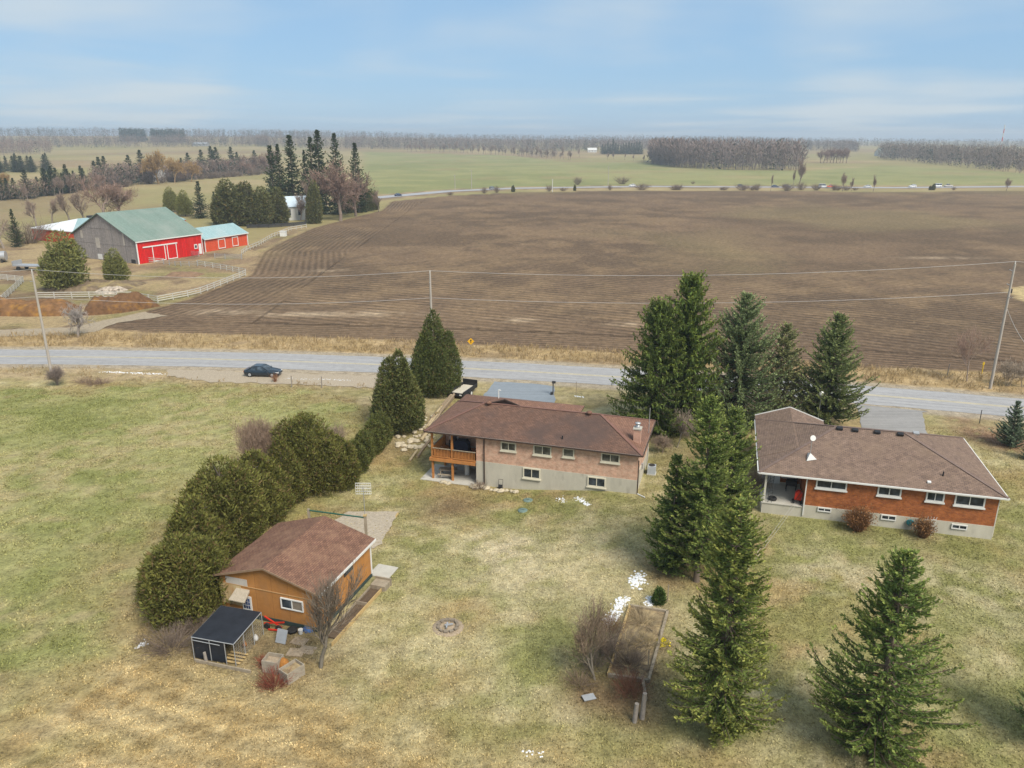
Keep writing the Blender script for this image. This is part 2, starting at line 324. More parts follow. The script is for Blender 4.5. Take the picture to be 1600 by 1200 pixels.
def ground_col(x, y):
    """soil and grass colours, plus shade painted under the lone spruce"""
    N = lambda s, k, o=4: fbm(x, y, s, k, o)
    jit = (N(2.2, 5) - 0.5) * 3.2
    rd = roaddist(x, y)
    # yards: dead straw-coloured lawn with green coming through
    straw = lerp(c3(.315, .262, .125), c3(.420, .360, .205), sstep(.35, .65, N(1.1, 1)))
    pale = np.exp(-((x - 3) / 13.0) ** 2 - ((y - 47) / 12.0) ** 2); straw = lerp(straw, c3(.45, .385, .235), pale * .55)
    straw = lerp(straw, c3(.300, .205, .088), sstep(.48, .68, N(7, 2)) * .65)
    green = lerp(c3(.160, .168, .050), c3(.225, .225, .078), N(1.2, 9))
    gf = .04 + sstep(.44, .66, N(9, 3) * .5 + N(1.3, 4) * .5) * .55
    gf = gf + .30 * sstep(16, 30, x) * sstep(75, 60, y) * sstep(.30, .55, N(5, 31)) * 1.3
    for p, r, k in GREENSPOTS:
        P = at(*p); d = np.hypot(x - P[0], (y - P[1]) * .8) / r; gf = gf + k * np.exp(-d * d * 1.5) * sstep(.30, .6, N(1.8, 12))
    c = lerp(straw, green, np.clip(gf, 0, .85))
    for p, r, k in PALESPOTS:
        P = at(*p); d = np.hypot(x - P[0], (y - P[1]) * .9) / r; c = lerp(c, c3(.47, .40, .26), np.clip(k * np.exp(-d * d * 1.4) * sstep(.34, .6, N(1.1, 21)) * 1.3, 0, 1))
    for p, r, k in DIRT_SHADE_SPOTS:
        P = at(*p); d = np.hypot(x - P[0], y - P[1]) / r; c = lerp(c, c3(.165, .108, .060), np.clip(k * np.exp(-d * d * 1.2) * (0.55 + .9 * N(.9, 23)), 0, 1))
    for p, r in LEAFSPOTS:
        P = at(*p); d = np.hypot(x - P[0], y - P[1]) / r; c = lerp(c, c3(.20, .115, .070), np.clip(np.exp(-d * d * 1.1) * sstep(.22, .42, N(.8, 25)) * 1.4, 0, 1))
    # pasture
    pg = lerp(c3(.200, .206, .070), c3(.278, .264, .110), sstep(.36, .64, N(3.0, 41) * .6 + N(12, 42) * .4))
    pg = lerp(pg, c3(.345, .285, .150), sstep(.50, .72, N(1.5, 43) * .5 + N(16, 44) * .5) * .85)
    pg = lerp(pg, c3(.27, .20, .10), np.clip(sstep(9, 1, sdist(x, y, PASTURE)) * sstep(.4, .6, N(3, 47)), 0, 1) * .6)
    c = lerp(c, pg, sstep(-1.0, 1.4, sdist(x, y, PASTURE) + jit))
    st = lerp(c3(.330, .240, .110), c3(.430, .335, .175), sstep(.35, .65, N(1.2, 51)))
    st = lerp(st, c3(.22, .20, .075), sstep(.50, .70, N(5, 52)) * .5)
    row = .5 + .5 * np.sin((x * .36 + y * .93) * 2 * math.pi / 1.5 + 2 * N(4, 54)); st = st * (0.70 + .50 * row[..., None])
    c = lerp(c, st, sstep(-2, 3, sdist(x, y, STUBBLE) + jit * 1.5))
    # verges: bleached long grass and gravelly shoulder
    vg = lerp(c3(.40, .290, .155), c3(.33, .235, .115), sstep(.4, .6, N(1.4, 61)))
    vg = lerp(vg, c3(.21, .15, .09), sstep(.52, .7, N(3.5, 62)) * .6)
    c = lerp(c, vg, sstep(3.0, 6.0, rd + jit) )
    nv = lerp(c3(.36, .275, .16), c3(.27, .21, .11), sstep(.42, .62, N(2.0, 63)))
    c = lerp(c, nv, sstep(-12.5, -9, rd + jit * .8) * (1 - sstep(2, 4, rd)) * np.where(x < -8, 1, .45))
    gv = lerp(c3(.36, .305, .235), c3(.30, .25, .185), N(.8, 65))
    c = lerp(c, gv, np.clip(sstep(1.9, .5, np.abs(np.abs(rd) - RW - .55) + jit * .25), 0, 1) * .9)
    # barnyard: churned mud, straw and trampled grass
    by = lerp(c3(.235, .165, .098), c3(.32, .24, .13), sstep(.4, .6, N(9, 71)))
    by = lerp(by, c3(.20, .175, .07), sstep(.5, .66, N(14, 72)) * .8); by = lerp(by, c3(.15, .10, .065), sstep(.54, .7, N(6, 73)) * .8)
    c = lerp(c, by, sstep(-2, 2, sdist(x, y, BARNYARD) + jit))
    # country beyond
    far = lerp(c3(.30, .235, .120), c3(.25, .205, .095), sstep(.4, .6, N(60, 81)))
    far = lerp(far, c3(.225, .20, .085), sstep(.45, .6, N(140, 82)) * .8)
    far = lerp(far, c3(.22, .15, .09), sstep(.56, .66, N(220, 84)) * .6)
    isfar = sstep(205, 235, y + .25 * (x + 100)) * (1 - sstep(-4, 4, sdist(x, y, BARNYARD)))
    c = lerp(c, far, isfar)
    hay = lerp(c3(.185, .192, .075), c3(.235, .225, .095), sstep(.4, .6, N(30, 91) * .5 + N(120, 92) * .5))
    hay = lerp(hay, c3(.26, .20, .10), sstep(.55, .7, N(50, 93)) * .5)
    c = lerp(c, hay, sstep(-5, 5, sdist(x, y, HAYF) + jit))
    # ploughed soil with last year's stalks
    sp = sdist(x, y, PLOUGH)
    so_ = lerp(c3(.150, .102, .064), c3(.112, .077, .049), sstep(.38, .62, N(26, 101)))
    so_ = lerp(so_, c3(.200, .137, .080), sstep(.45, .66, N(40, 102) * .45 + N(7, 103) * .55) * .7)
    so_ = lerp(so_, c3(.095, .067, .045), sstep(.52, .68, N(11, 105) * .6 + N(3, 106) * .4) * .55)
    so_ = lerp(so_, c3(.19, .148, .076), sstep(.5, .68, N(90, 104)) * .5)
    edge = sstep(30, 6, sp) * sstep(150, 130, y + .25 * x); so_ = lerp(so_, c3(.115, .077, .051), edge * .5)
    for (p, rx, ry) in (((470, 491), 11, 1.1), ((590, 490), 9, 1.2), ((800, 500), 5, .8), ((985, 507), 4, .9), ((350, 487), 6, 1.5), ((1470, 403), 12, 1.0), ((520, 423), 5, 1.2)):
        P = at(*p); d = np.hypot((x - P[0]) / rx, (y - P[1] + (x - P[0]) * .03) / ry / 2); so_ = lerp(so_, c3(.36, .275, .185), np.clip(np.exp(-d * d * 1.5) * sstep(.30, .55, N(2.5, 107)) * .85, 0, 1))
    c = lerp(c, so_, sstep(-.8, .8, sp + jit * .45))
    c = lerp(c, c3(.40, .31, .16), sstep(-1, 1, sdist(x, y, RIGHTYARD) + jit * .5))
    hd = sdist(x, y, HWP, False); c = lerp(c, lerp(c3(.30, .225, .13), c3(.20, .145, .085), sstep(.4, .6, N(9, 111))), sstep(17, 11, hd + jit) * sstep(-200, -120, x))
    return np.clip(c, .01, .9)

def geo(a, b, first, ratio):
    r = []; s = first; p = a
    while p < b: p += s; s *= ratio; r.append(p)
    return r
gx = list(np.arange(-78, 78.01, .65)); tail = geo(78, 260, 1.2, 1.035) ; tail += geo(tail[-1], 4200, 9, 1.13)
gx = np.array([-t for t in tail[::-1]] + gx + tail)
gy = list(np.arange(16, 114.01, .6)); gy += geo(gy[-1], 330, .9, 1.012); gy += geo(gy[-1], 6000, 4, 1.045)
gy = np.array([-200, -60, 0, 8] + gy)
X, Y = np.meshgrid(gx, gy); Z = HT(X, Y)
near = (Y < 112) & (np.abs(X) < 90) & (Y > 14)
Z = Z + np.where(near, (fbm(X, Y, 2.4, 15) - .5) * .10, 0) * (np.abs(roaddist(X, Y)) > 7)
GC = ground_col(X.ravel(), Y.ravel())
XC = (X[:-1, :-1] + X[1:, 1:]) / 2; YC = (Y[:-1, :-1] + Y[1:, 1:]) / 2
zone = np.zeros(XC.shape, int)                        # 0 lawn
rdc = roaddist(XC, YC)
zone[rdc > -9.5] = 3; zone[(rdc > -9.5) & (rdc < -4) & (XC > -6)] = 0
zone[YC + .25 * (XC + 100) > 220] = 6
zone[YC > 1250] = 7
zone[sdist(XC, YC, PASTURE) > 0] = 1; zone[sdist(XC, YC, STUBBLE) > 0] = 2
zone[sdist(XC, YC, BARNYARD) > 0] = 5; zone[sdist(XC, YC, HAYF) > 0] = 8
zone[sdist(XC, YC, PLOUGH) > 0] = 4
znames = {0: 'lawn', 1: 'pasture', 2: 'stubble_ground', 3: 'road_verge', 4: 'ploughed_field', 5: 'barnyard_ground', 6: 'open_fields', 7: 'hills', 8: 'hay_field'}
MG = mat_attr('grass_ground', .95, .68, 5.0, .9, bd=.15, fs2=1.1); MFAR = mat_attr('far_ground', .95, .22, .25, .2, fs2=.03)
# ploughed ground: furrows follow a distance coordinate stored on the mesh
mpl, t, b = nodes('ploughed_soil'); L = t.links.new
a = t.nodes.new('ShaderNodeAttribute'); a.attribute_name = 'Col'; fa = t.nodes.new('ShaderNodeAttribute'); fa.attribute_name = 'furrow'
tcn = t.nodes.new('ShaderNodeTexCoord')
nz = t.nodes.new('ShaderNodeTexNoise'); nz.inputs['Scale'].default_value = .75; nz.inputs['Detail'].default_value = 8; nz.inputs['Roughness'].default_value = .86; L(tcn.outputs['Object'], nz.inputs['Vector'])
nb_ = t.nodes.new('ShaderNodeTexNoise'); nb_.inputs['Scale'].default_value = .12; nb_.inputs['Detail'].default_value = 4; L(tcn.outputs['Object'], nb_.inputs['Vector'])
ph = t.nodes.new('ShaderNodeMath'); ph.operation = 'MULTIPLY_ADD'; ph.inputs[1].default_value = 1.6; L(nz.outputs['Fac'], ph.inputs[0]); L(fa.outputs['Fac'], ph.inputs[2])
sn = t.nodes.new('ShaderNodeMath'); sn.operation = 'SINE'; L(ph.outputs[0], sn.inputs[0])
am = t.nodes.new('ShaderNodeMapRange'); am.inputs['From Min'].default_value = .35; am.inputs['From Max'].default_value = .65; am.inputs['To Min'].default_value = .25; am.inputs['To Max'].default_value = 1.0; L(nb_.outputs['Fac'], am.inputs['Value'])
s2 = t.nodes.new('ShaderNodeMath'); s2.operation = 'MULTIPLY'; L(sn.outputs[0], s2.inputs[0]); L(am.outputs[0], s2.inputs[1])
n9 = t.nodes.new('ShaderNodeTexNoise'); n9.inputs['Scale'].default_value = 1.1; n9.inputs['Detail'].default_value = 6; n9.inputs['Roughness'].default_value = .7; L(tcn.outputs['Object'], n9.inputs['Vector'])
st1 = t.nodes.new('ShaderNodeMapRange'); st1.inputs['From Min'].default_value = .58; st1.inputs['From Max'].default_value = .72; L(n9.outputs['Fac'], st1.inputs['Value'])
v1 = t.nodes.new('ShaderNodeMapRange'); v1.inputs['From Min'].default_value = -1; v1.inputs['From Max'].default_value = 1; v1.inputs['To Min'].default_value = .70; v1.inputs['To Max'].default_value = 1.28; L(s2.outputs[0], v1.inputs['Value'])
v2 = t.nodes.new('ShaderNodeMapRange'); v2.inputs['From Min'].default_value = .3; v2.inputs['From Max'].default_value = .7; v2.inputs['To Min'].default_value = .34; v2.inputs['To Max'].default_value = 1.66; L(nz.outputs['Fac'], v2.inputs['Value'])
mm = t.nodes.new('ShaderNodeMath'); mm.operation = 'MULTIPLY'; L(v1.outputs[0], mm.inputs[0]); L(v2.outputs[0], mm.inputs[1])
x1 = t.nodes.new('ShaderNodeMix'); x1.data_type = 'RGBA'; x1.blend_type = 'MULTIPLY'; x1.inputs['Factor'].default_value = 1; L(a.outputs['Color'], x1.inputs['A']); L(mm.outputs[0], x1.inputs['B'])
x2 = t.nodes.new('ShaderNodeMix'); x2.data_type = 'RGBA'; st2 = t.nodes.new('ShaderNodeMath'); st2.operation = 'MULTIPLY'; st2.inputs[1].default_value = .7; L(st1.outputs[0], st2.inputs[0]); L(st2.outputs[0], x2.inputs['Factor']); L(x1.outputs['Result'], x2.inputs['A']); x2.inputs['B'].default_value = (.32, .245, .15, 1)
L(x2.outputs['Result'], b.inputs['Base Color']); b.inputs['Roughness'].default_value = 1; b.inputs['Specular IOR Level'].default_value = .1
hs = t.nodes.new('ShaderNodeMath'); hs.operation = 'MULTIPLY_ADD'; hs.inputs[1].default_value = .7; L(s2.outputs[0], hs.inputs[0]); L(nz.outputs['Fac'], hs.inputs[2])
bp = t.nodes.new('ShaderNodeBump'); bp.inputs['Strength'].default_value = .7; bp.inputs['Distance'].default_value = .12; L(hs.outputs[0], bp.inputs['Height']); L(bp.outputs[0], b.inputs['Normal'])

def furrow(x, y):
    """phase of the furrows: headlands run along the field edge, the middle runs on the slant"""
    rd = roaddist(x, y) - 8
    edge = sdist(x, y, PLOUGH)
    A = 2 * math.pi * rd / 1.25                       # parallel to the road
    q = x * math.sin(R(24)) + y * math.cos(R(24)) + .0012 * x * x
    B = 2 * math.pi * q / 2.1
    Cc = 2 * math.pi * edge / 1.5
    r = np.where(rd < 14, A, B); return np.where((x < -44) & (edge < 30) & (rd > 14), Cc, r)
nx, ny = len(gx), len(gy)
idx = np.arange(nx * ny).reshape(ny, nx)
Q = np.stack([idx[:-1, :-1], idx[:-1, 1:], idx[1:, 1:], idx[1:, :-1]], -1)
P3 = np.stack([X.ravel(), Y.ravel(), Z.ravel()], -1)
for k, nm in znames.items():
    q = Q[zone == k]
    if not len(q): continue
    u_, inv = np.unique(q, return_inverse=True)
    o = npmesh(nm, P3[u_], inv.reshape(q.shape), mpl if k == 4 else (MFAR if k in (6, 7, 8) else MG), GC[u_], smooth=True); struct(o)
    if k == 4:
        at_ = o.data.attributes.new('furrow', 'FLOAT', 'POINT'); at_.data.foreach_set('value', furrow(P3[u_, 0], P3[u_, 1]).astype(np.float32))

# ------------------------------------------------------------------ roads and hard surfaces
def mat_road(name, c, var=.16, tracks=True, scale=1.2):
    m, t, b = nodes(name); L = t.links.new
    uv = t.nodes.new('ShaderNodeUVMap'); uv.uv_map = 'UVMap'; tcn = t.nodes.new('ShaderNodeTexCoord')
    mp = t.nodes.new('ShaderNodeMapping'); mp.inputs['Scale'].default_value = (.05, 1.1, 1); L(uv.outputs[0], mp.inputs[0])
    n = t.nodes.new('ShaderNodeTexNoise'); n.inputs['Scale'].default_value = 1.6; n.inputs['Detail'].default_value = 4; L(mp.outputs[0], n.inputs['Vector'])
    n2 = t.nodes.new('ShaderNodeTexNoise'); n2.inputs['Scale'].default_value = scale; n2.inputs['Detail'].default_value = 8; n2.inputs['Roughness'].default_value = .75; L(tcn.outputs['Object'], n2.inputs['Vector'])
    ad = t.nodes.new('ShaderNodeMath'); ad.operation = 'ADD'; L(n.outputs['Fac'], ad.inputs[0]); L(n2.outputs['Fac'], ad.inputs[1])
    mr = t.nodes.new('ShaderNodeMapRange'); mr.inputs['From Min'].default_value = .65; mr.inputs['From Max'].default_value = 1.35; mr.inputs['To Min'].default_value = 1 - var; mr.inputs['To Max'].default_value = 1 + var; L(ad.outputs[0], mr.inputs['Value'])
    x = t.nodes.new('ShaderNodeMix'); x.data_type = 'RGBA'; x.blend_type = 'MULTIPLY'; x.inputs['Factor'].default_value = 1; x.inputs['A'].default_value = (*c, 1); L(mr.outputs[0], x.inputs['B'])
    L(x.outputs['Result'], b.inputs['Base Color']); b.inputs['Roughness'].default_value = .75; b.inputs['Specular IOR Level'].default_value = .3
    return m
def ribbon(name, xs, lo, hi, z, m, ragged=0.0):
    """strip beside the road centre line between offsets lo..hi; UV runs along it"""
    V = []; F = []; UV = []
    for i, x in enumerate(xs):
        sl = float(np.polyval(np.polyder(RC), np.clip(x, -150, 150))); n_ = np.array([-sl, 1]) / math.hypot(1, sl); y = float(roady(x))
        a_ = lo + (random.uniform(-1, 1) * ragged); b_ = hi + (random.uniform(-1, 1) * ragged)
        for o_ in (a_, b_): V.append((x + n_[0] * o_, y + n_[1] * o_, z)); UV.append((x, o_))
        if i: F.append((2 * i - 2, 2 * i, 2 * i + 1, 2 * i - 1))
    me = bpy.data.meshes.new(name); me.from_pydata(V, [], F); me.materials.append(m); uv = me.uv_layers.new(name='UVMap')
    for l in me.loops: uv.data[l.index].uv = UV[l.vertex_index]
    o = bpy.data.objects.new(name, me); COL.objects.link(o); return struct(o)
M_road = mat_road('worn_asphalt', (.295, .290, .290), .26); M_lines = mat('faded_yellow_paint', (.47, .40, .24), .8, .3, .6)
M_white_line = mat('faded_white_paint', (.52, .52, .52), .8, .3, 1.0)
xs = np.arange(-260, 261, 1.6)
ribbon('road', xs, -RW, RW, .02, M_road, .10)
ribbon('road_marking', xs, .09, .24, .026, M_lines, .015); ribbon('road_marking', xs, -.24, -.09, .026, M_lines, .015)
def sheet(name, pts, z, m, rag=.12, step=.8, world=False):
    P = [Vector((*(p if world else at(*p)), 0)) for p in pts]; out = []
    for i, p in enumerate(P):
        q = P[(i + 1) % len(P)]; k = max(1, int((q - p).length / step)); nn = (q - p).normalized(); nn = Vector((-nn.y, nn.x, 0))
        for j in range(k):
            r = p + (q - p) * (j / k) + nn * random.uniform(-rag, rag); out.append((r.x, r.y, float(HT(r.x, r.y)) + z))
    me = bpy.data.meshes.new(name); me.from_pydata(out, [], [tuple(range(len(out)))]); me.materials.append(m)
    import bmesh
    bm = bmesh.new(); bm.from_mesh(me); bmesh.ops.triangulate(bm, faces=bm.faces); bmesh.ops.recalc_face_normals(bm, faces=bm.faces)
    if bm.faces[:] and bm.faces[0].normal.z < 0: bmesh.ops.reverse_faces(bm, faces=bm.faces)
    bm.to_mesh(me); bm.free(); uv = me.uv_layers.new(name='UVMap')
    for l in me.loops: uv.data[l.index].uv = me.vertices[l.vertex_index].co.xy
    o = bpy.data.objects.new(name, me); COL.objects.link(o); return struct(o)
M_drive = mat_road('driveway_asphalt', (.20, .225, .25), .16); M_drive2 = mat_road('grey_driveway', (.245, .235, .225), .2)
M_gravel = mat('gravel', (.33, .275, .205), .95, .35, 9, bump=.5); M_conc = mat('concrete', (.42, .40, .35), .85, .16, 1.6, stain=((.27, .25, .21), .8, .62))
sheet('driveway', [(752, 623), (745, 640), (862, 652), (868, 636), (866, 604), (840, 600.5), (772, 596.5)], .05, M_drive, .10)
sheet('driveway', [(1340, 638), (1347, 672), (1352, 700), (1462, 700), (1448, 676), (1441, 645), (1450, 643.5), (1336, 632)], .05, M_drive2, .12)
sheet('gravel_pull_off', [(262, 577), (262, 588), (330, 597), (430, 600), (560, 606), (605, 606), (610, 588.5)], .05, M_gravel, .35)
sheet('farm_lane', [(110, 512), (225, 488), (262, 494), (180, 505), (150, 519), (100, 524), (-80, 528), (-80, 518)], .06, mat('lane_dirt', (.29, .235, .165), .95, .3, 2), .3)
sheet('gravel_pad', [(520, 815), (545, 800), (623, 800), (596, 850), (584, 858), (540, 850)], .06, mat('pale_gravel', (.36, .305, .235), .95, .32, 5, bump=.5), .10, .5)
# highway in the distance
def strip(name, P, wd, z, m):
    V = []; F = []
    for i in range(len(P)):
        tt = P[min(i + 1, len(P) - 1)] - P[max(i - 1, 0)]; tt = tt / np.hypot(*tt); n_ = np.array([-tt[1], tt[0]]) * wd / 2
        V += [(*(P[i] - n_), z), (*(P[i] + n_), z)]
        if i: F.append((2 * i - 2, 2 * i, 2 * i + 1, 2 * i - 1))
    me = bpy.data.meshes.new(name); me.from_pydata(V, [], F); me.materials.append(m); uv = me.uv_layers.new(name='UVMap')
    for l in me.loops: uv.data[l.index].uv = me.vertices[l.vertex_index].co.xy
    o = bpy.data.objects.new(name, me); COL.objects.link(o); return struct(o)
strip('highway', HWP[1:-1], 11, .12, mat('highway_asphalt', (.31, .31, .32), .7, .08, .2))
# ------------------------------------------------------------------ vegetation
M_leaf = mat_attr('foliage', .75, 0, trans=.22); M_bark = mat('bark', (.16, .125, .095), .95, .3, 6, bump=.5); M_greybark = mat('grey_bark', (.25, .22, .19), .95, .3, 5, bump=.4)
M_twig = mat_attr('twigs', .95, 0)
def rhomb(P, D, Ln, Wd, r):
    """one leaf spray per row: a pointed quad from P along D"""
    n = len(P); D = D / np.linalg.norm(D, axis=1, keepdims=True)
    q = r.normal(size=(n, 3)); S = np.cross(D, q); S /= np.linalg.norm(S, axis=1, keepdims=True) + 1e-9
    Ln = np.asarray(Ln).reshape(-1, 1) * np.ones((n, 1)); Wd = np.asarray(Wd).reshape(-1, 1) * np.ones((n, 1))
    mid = P + D * Ln * .45
    V = np.stack([P, mid + S * Wd, P + D * Ln, mid - S * Wd], 1).reshape(-1, 3)
    return V, np.arange(4 * n).reshape(-1, 4)
def prisms(A, B, ra, rb, k=3):
    A, B = np.asarray(A, float), np.asarray(B, float); n = len(A); D = B - A; D /= np.linalg.norm(D, axis=1, keepdims=True) + 1e-9
    up = np.where(np.abs(D[:, 2:3]) < .9, np.array([[0, 0, 1.]]), np.array([[1., 0, 0]])); S = np.cross(D, up); S /= np.linalg.norm(S, axis=1, keepdims=True); T = np.cross(S, D)
    ra = np.asarray(ra).reshape(-1, 1); rb = np.asarray(rb).reshape(-1, 1); rings = []
    for (C, r_) in ((A, ra), (B, rb)):
        for i in range(k):
            a_ = 2 * math.pi * i / k; rings.append(C + (S * math.cos(a_) + T * math.sin(a_)) * r_)
    V = np.stack(rings, 1).reshape(-1, 3); base = np.arange(n)[:, None] * 2 * k
    F = np.concatenate([base + np.array([[i, (i + 1) % k, k + (i + 1) % k, k + i]]) for i in range(k)], 0)
    return V, F
def quadcol(n, base, amp, r, per=4, mixc=None, mixf=None):
    f = 1 + amp * r.uniform(-1, 1, (n, 1)); c = np.array(base)[None] * f if np.ndim(base) == 1 else base * f
    if mixc is not None: c = c * (1 - mixf[:, None]) + np.array(mixc)[None] * mixf[:, None] * f
    return np.repeat(c, per, 0)
def trunk_obj(H, r0, parent, m, bend=.0, n=7, seg=6, seed=1, top=.02):
    rr = random.Random(seed); mb = MB(); p = Vector((0, 0, -.15)); 
    for i in range(seg):
        t1 = (i + 1) / seg; q = Vector((bend * rr.uniform(-1, 1), bend * rr.uniform(-1, 1), H * t1))
        if i == seg - 1: q = Vector((0, 0, H))
        ra = r0 * (1 - i / seg) + top; rb = r0 * (1 - t1) + top
        if i == 0: ra *= 1.35
        mb.tube(p, q, ra, rb, n, cap=(i in (0, seg - 1))); p = q
    return mb.build('trunk', m, parent, fix=False)
def spruce(root, seed, H, R_, z0=.06, nb=260, step=.12, leaf=.42, wd=.07, droop=.25, col=(.045, .075, .028), tip=(.085, .115, .038), amp=.45, power=.8, hang=0, gaps=.12, tr=.15, bareb=0.0, up=.35, fluff=.30, e_lo=-18, e_hi=38, brown=0.0):
    r = np.random.default_rng(seed); z0 = z0 * H
    t = np.sort(r.uniform(0, 1, nb) ** 1.12); t = np.concatenate([t, r.uniform(.93, .995, 12)])
    nwh = int(H * 2.2); t = np.clip(t * .45 + .55 * (np.floor(t * nwh) + r.normal(.5, .16, len(t))) / nwh, 0, .995)
    nb = len(t); z = z0 + (H - z0) * t
    az = r.uniform(0, 2 * math.pi, nb); lump = 1 + .22 * np.sin(az * 2 + seed + t * 9) * np.cos(t * 17 + seed * 3)
    Lb = R_ * ((1 - t) ** power * (.62 + .55 * r.random(nb)) * lump + .035); Lb[t < .10] *= (.55 + 3 * t[t < .10])
    Lb = np.where(r.random(nb) < gaps, Lb * .45, Lb)
    e0 = np.radians(e_lo + (e_hi - e_lo) * t ** 1.3 + r.normal(0, 7, nb))
    BA, BB, RA = [], [], []
    Ps, Ds, Ls, Tips = [], [], [], []
    def bp(i, s):
        h = Lb[i] * s; zz = z[i] + h * math.tan(e0[i]) - droop * Lb[i] * s * (1 - s) + up * Lb[i] * s ** 2.4 * (1 - t[i])
        return np.stack([np.cos(az[i]) * h, np.sin(az[i]) * h, zz], -1)
    for i in range(nb):
        m = max(3, int(Lb[i] / step)); s = (np.arange(m) + r.random(m)) / m; s = s[s > (.10 + bareb * r.random())]
        if not len(s): continue
        P = bp(i, s); T = bp(i, np.minimum(s + .04, 1.04)) - bp(i, s); T /= np.linalg.norm(T, axis=1, keepdims=True) + 1e-9
        side = np.array([-math.sin(az[i]), math.cos(az[i]), 0])
        for sg in (-1, 1, 0):
            ang = r.uniform(.5, 1.0, len(s)) * sg
            D = T * np.cos(ang)[:, None] + side[None] * np.sin(ang)[:, None] + np.array([0, 0, 1])[None] * r.normal(.16 if sg == 0 else 0, fluff, (len(s), 1))
            Ps.append(P + r.normal(0, leaf * .10, P.shape)); Ds.append(D); Ls.append(leaf * (1.1 - .5 * s) * (.65 + .6 * r.random(len(s))) * min(1, .55 + Lb[i] * .35)); Tips.append(s)
        if hang:
            k = r.random(len(s)) < hang
            if k.any():
                D = np.stack([r.normal(0, .25, k.sum()), r.normal(0, .25, k.sum()), -np.ones(k.sum())], -1); Ps.append(P[k]); Ds.append(D); Ls.append(leaf * r.uniform(.7, 1.5, k.sum())); Tips.append(s[k] * .3)
        a0 = bp(i, np.array([0, .5])); a1 = bp(i, np.array([.5, .97])); BA += list(a0); BB += list(a1); rb = .012 + .011 * Lb[i]; RA += [rb, rb * .6]
    P = np.concatenate(Ps); D = np.concatenate(Ds); Ln = np.concatenate(Ls); tp = np.concatenate(Tips)
    V, F = rhomb(P, D, Ln, wd * (.7 + .6 * r.random(len(P))), r)
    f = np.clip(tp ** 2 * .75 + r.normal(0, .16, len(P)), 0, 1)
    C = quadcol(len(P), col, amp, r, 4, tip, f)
    if brown:
        k = np.repeat(r.random(len(P)) < brown, 4); C[k] = np.array([.13, .085, .045]) * (.7 + .6 * r.random((k.sum(), 1)))
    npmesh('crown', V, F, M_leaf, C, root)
    V2, F2 = prisms(BA, BB, RA, np.array(RA) * .55); 
    npmesh('branches', V2, F2, M_twig, np.tile(np.array([[.13, .10, .075]]), (len(V2), 1)), root)
    trunk_obj(H * .97, tr, root, M_bark, .06, seed=seed)
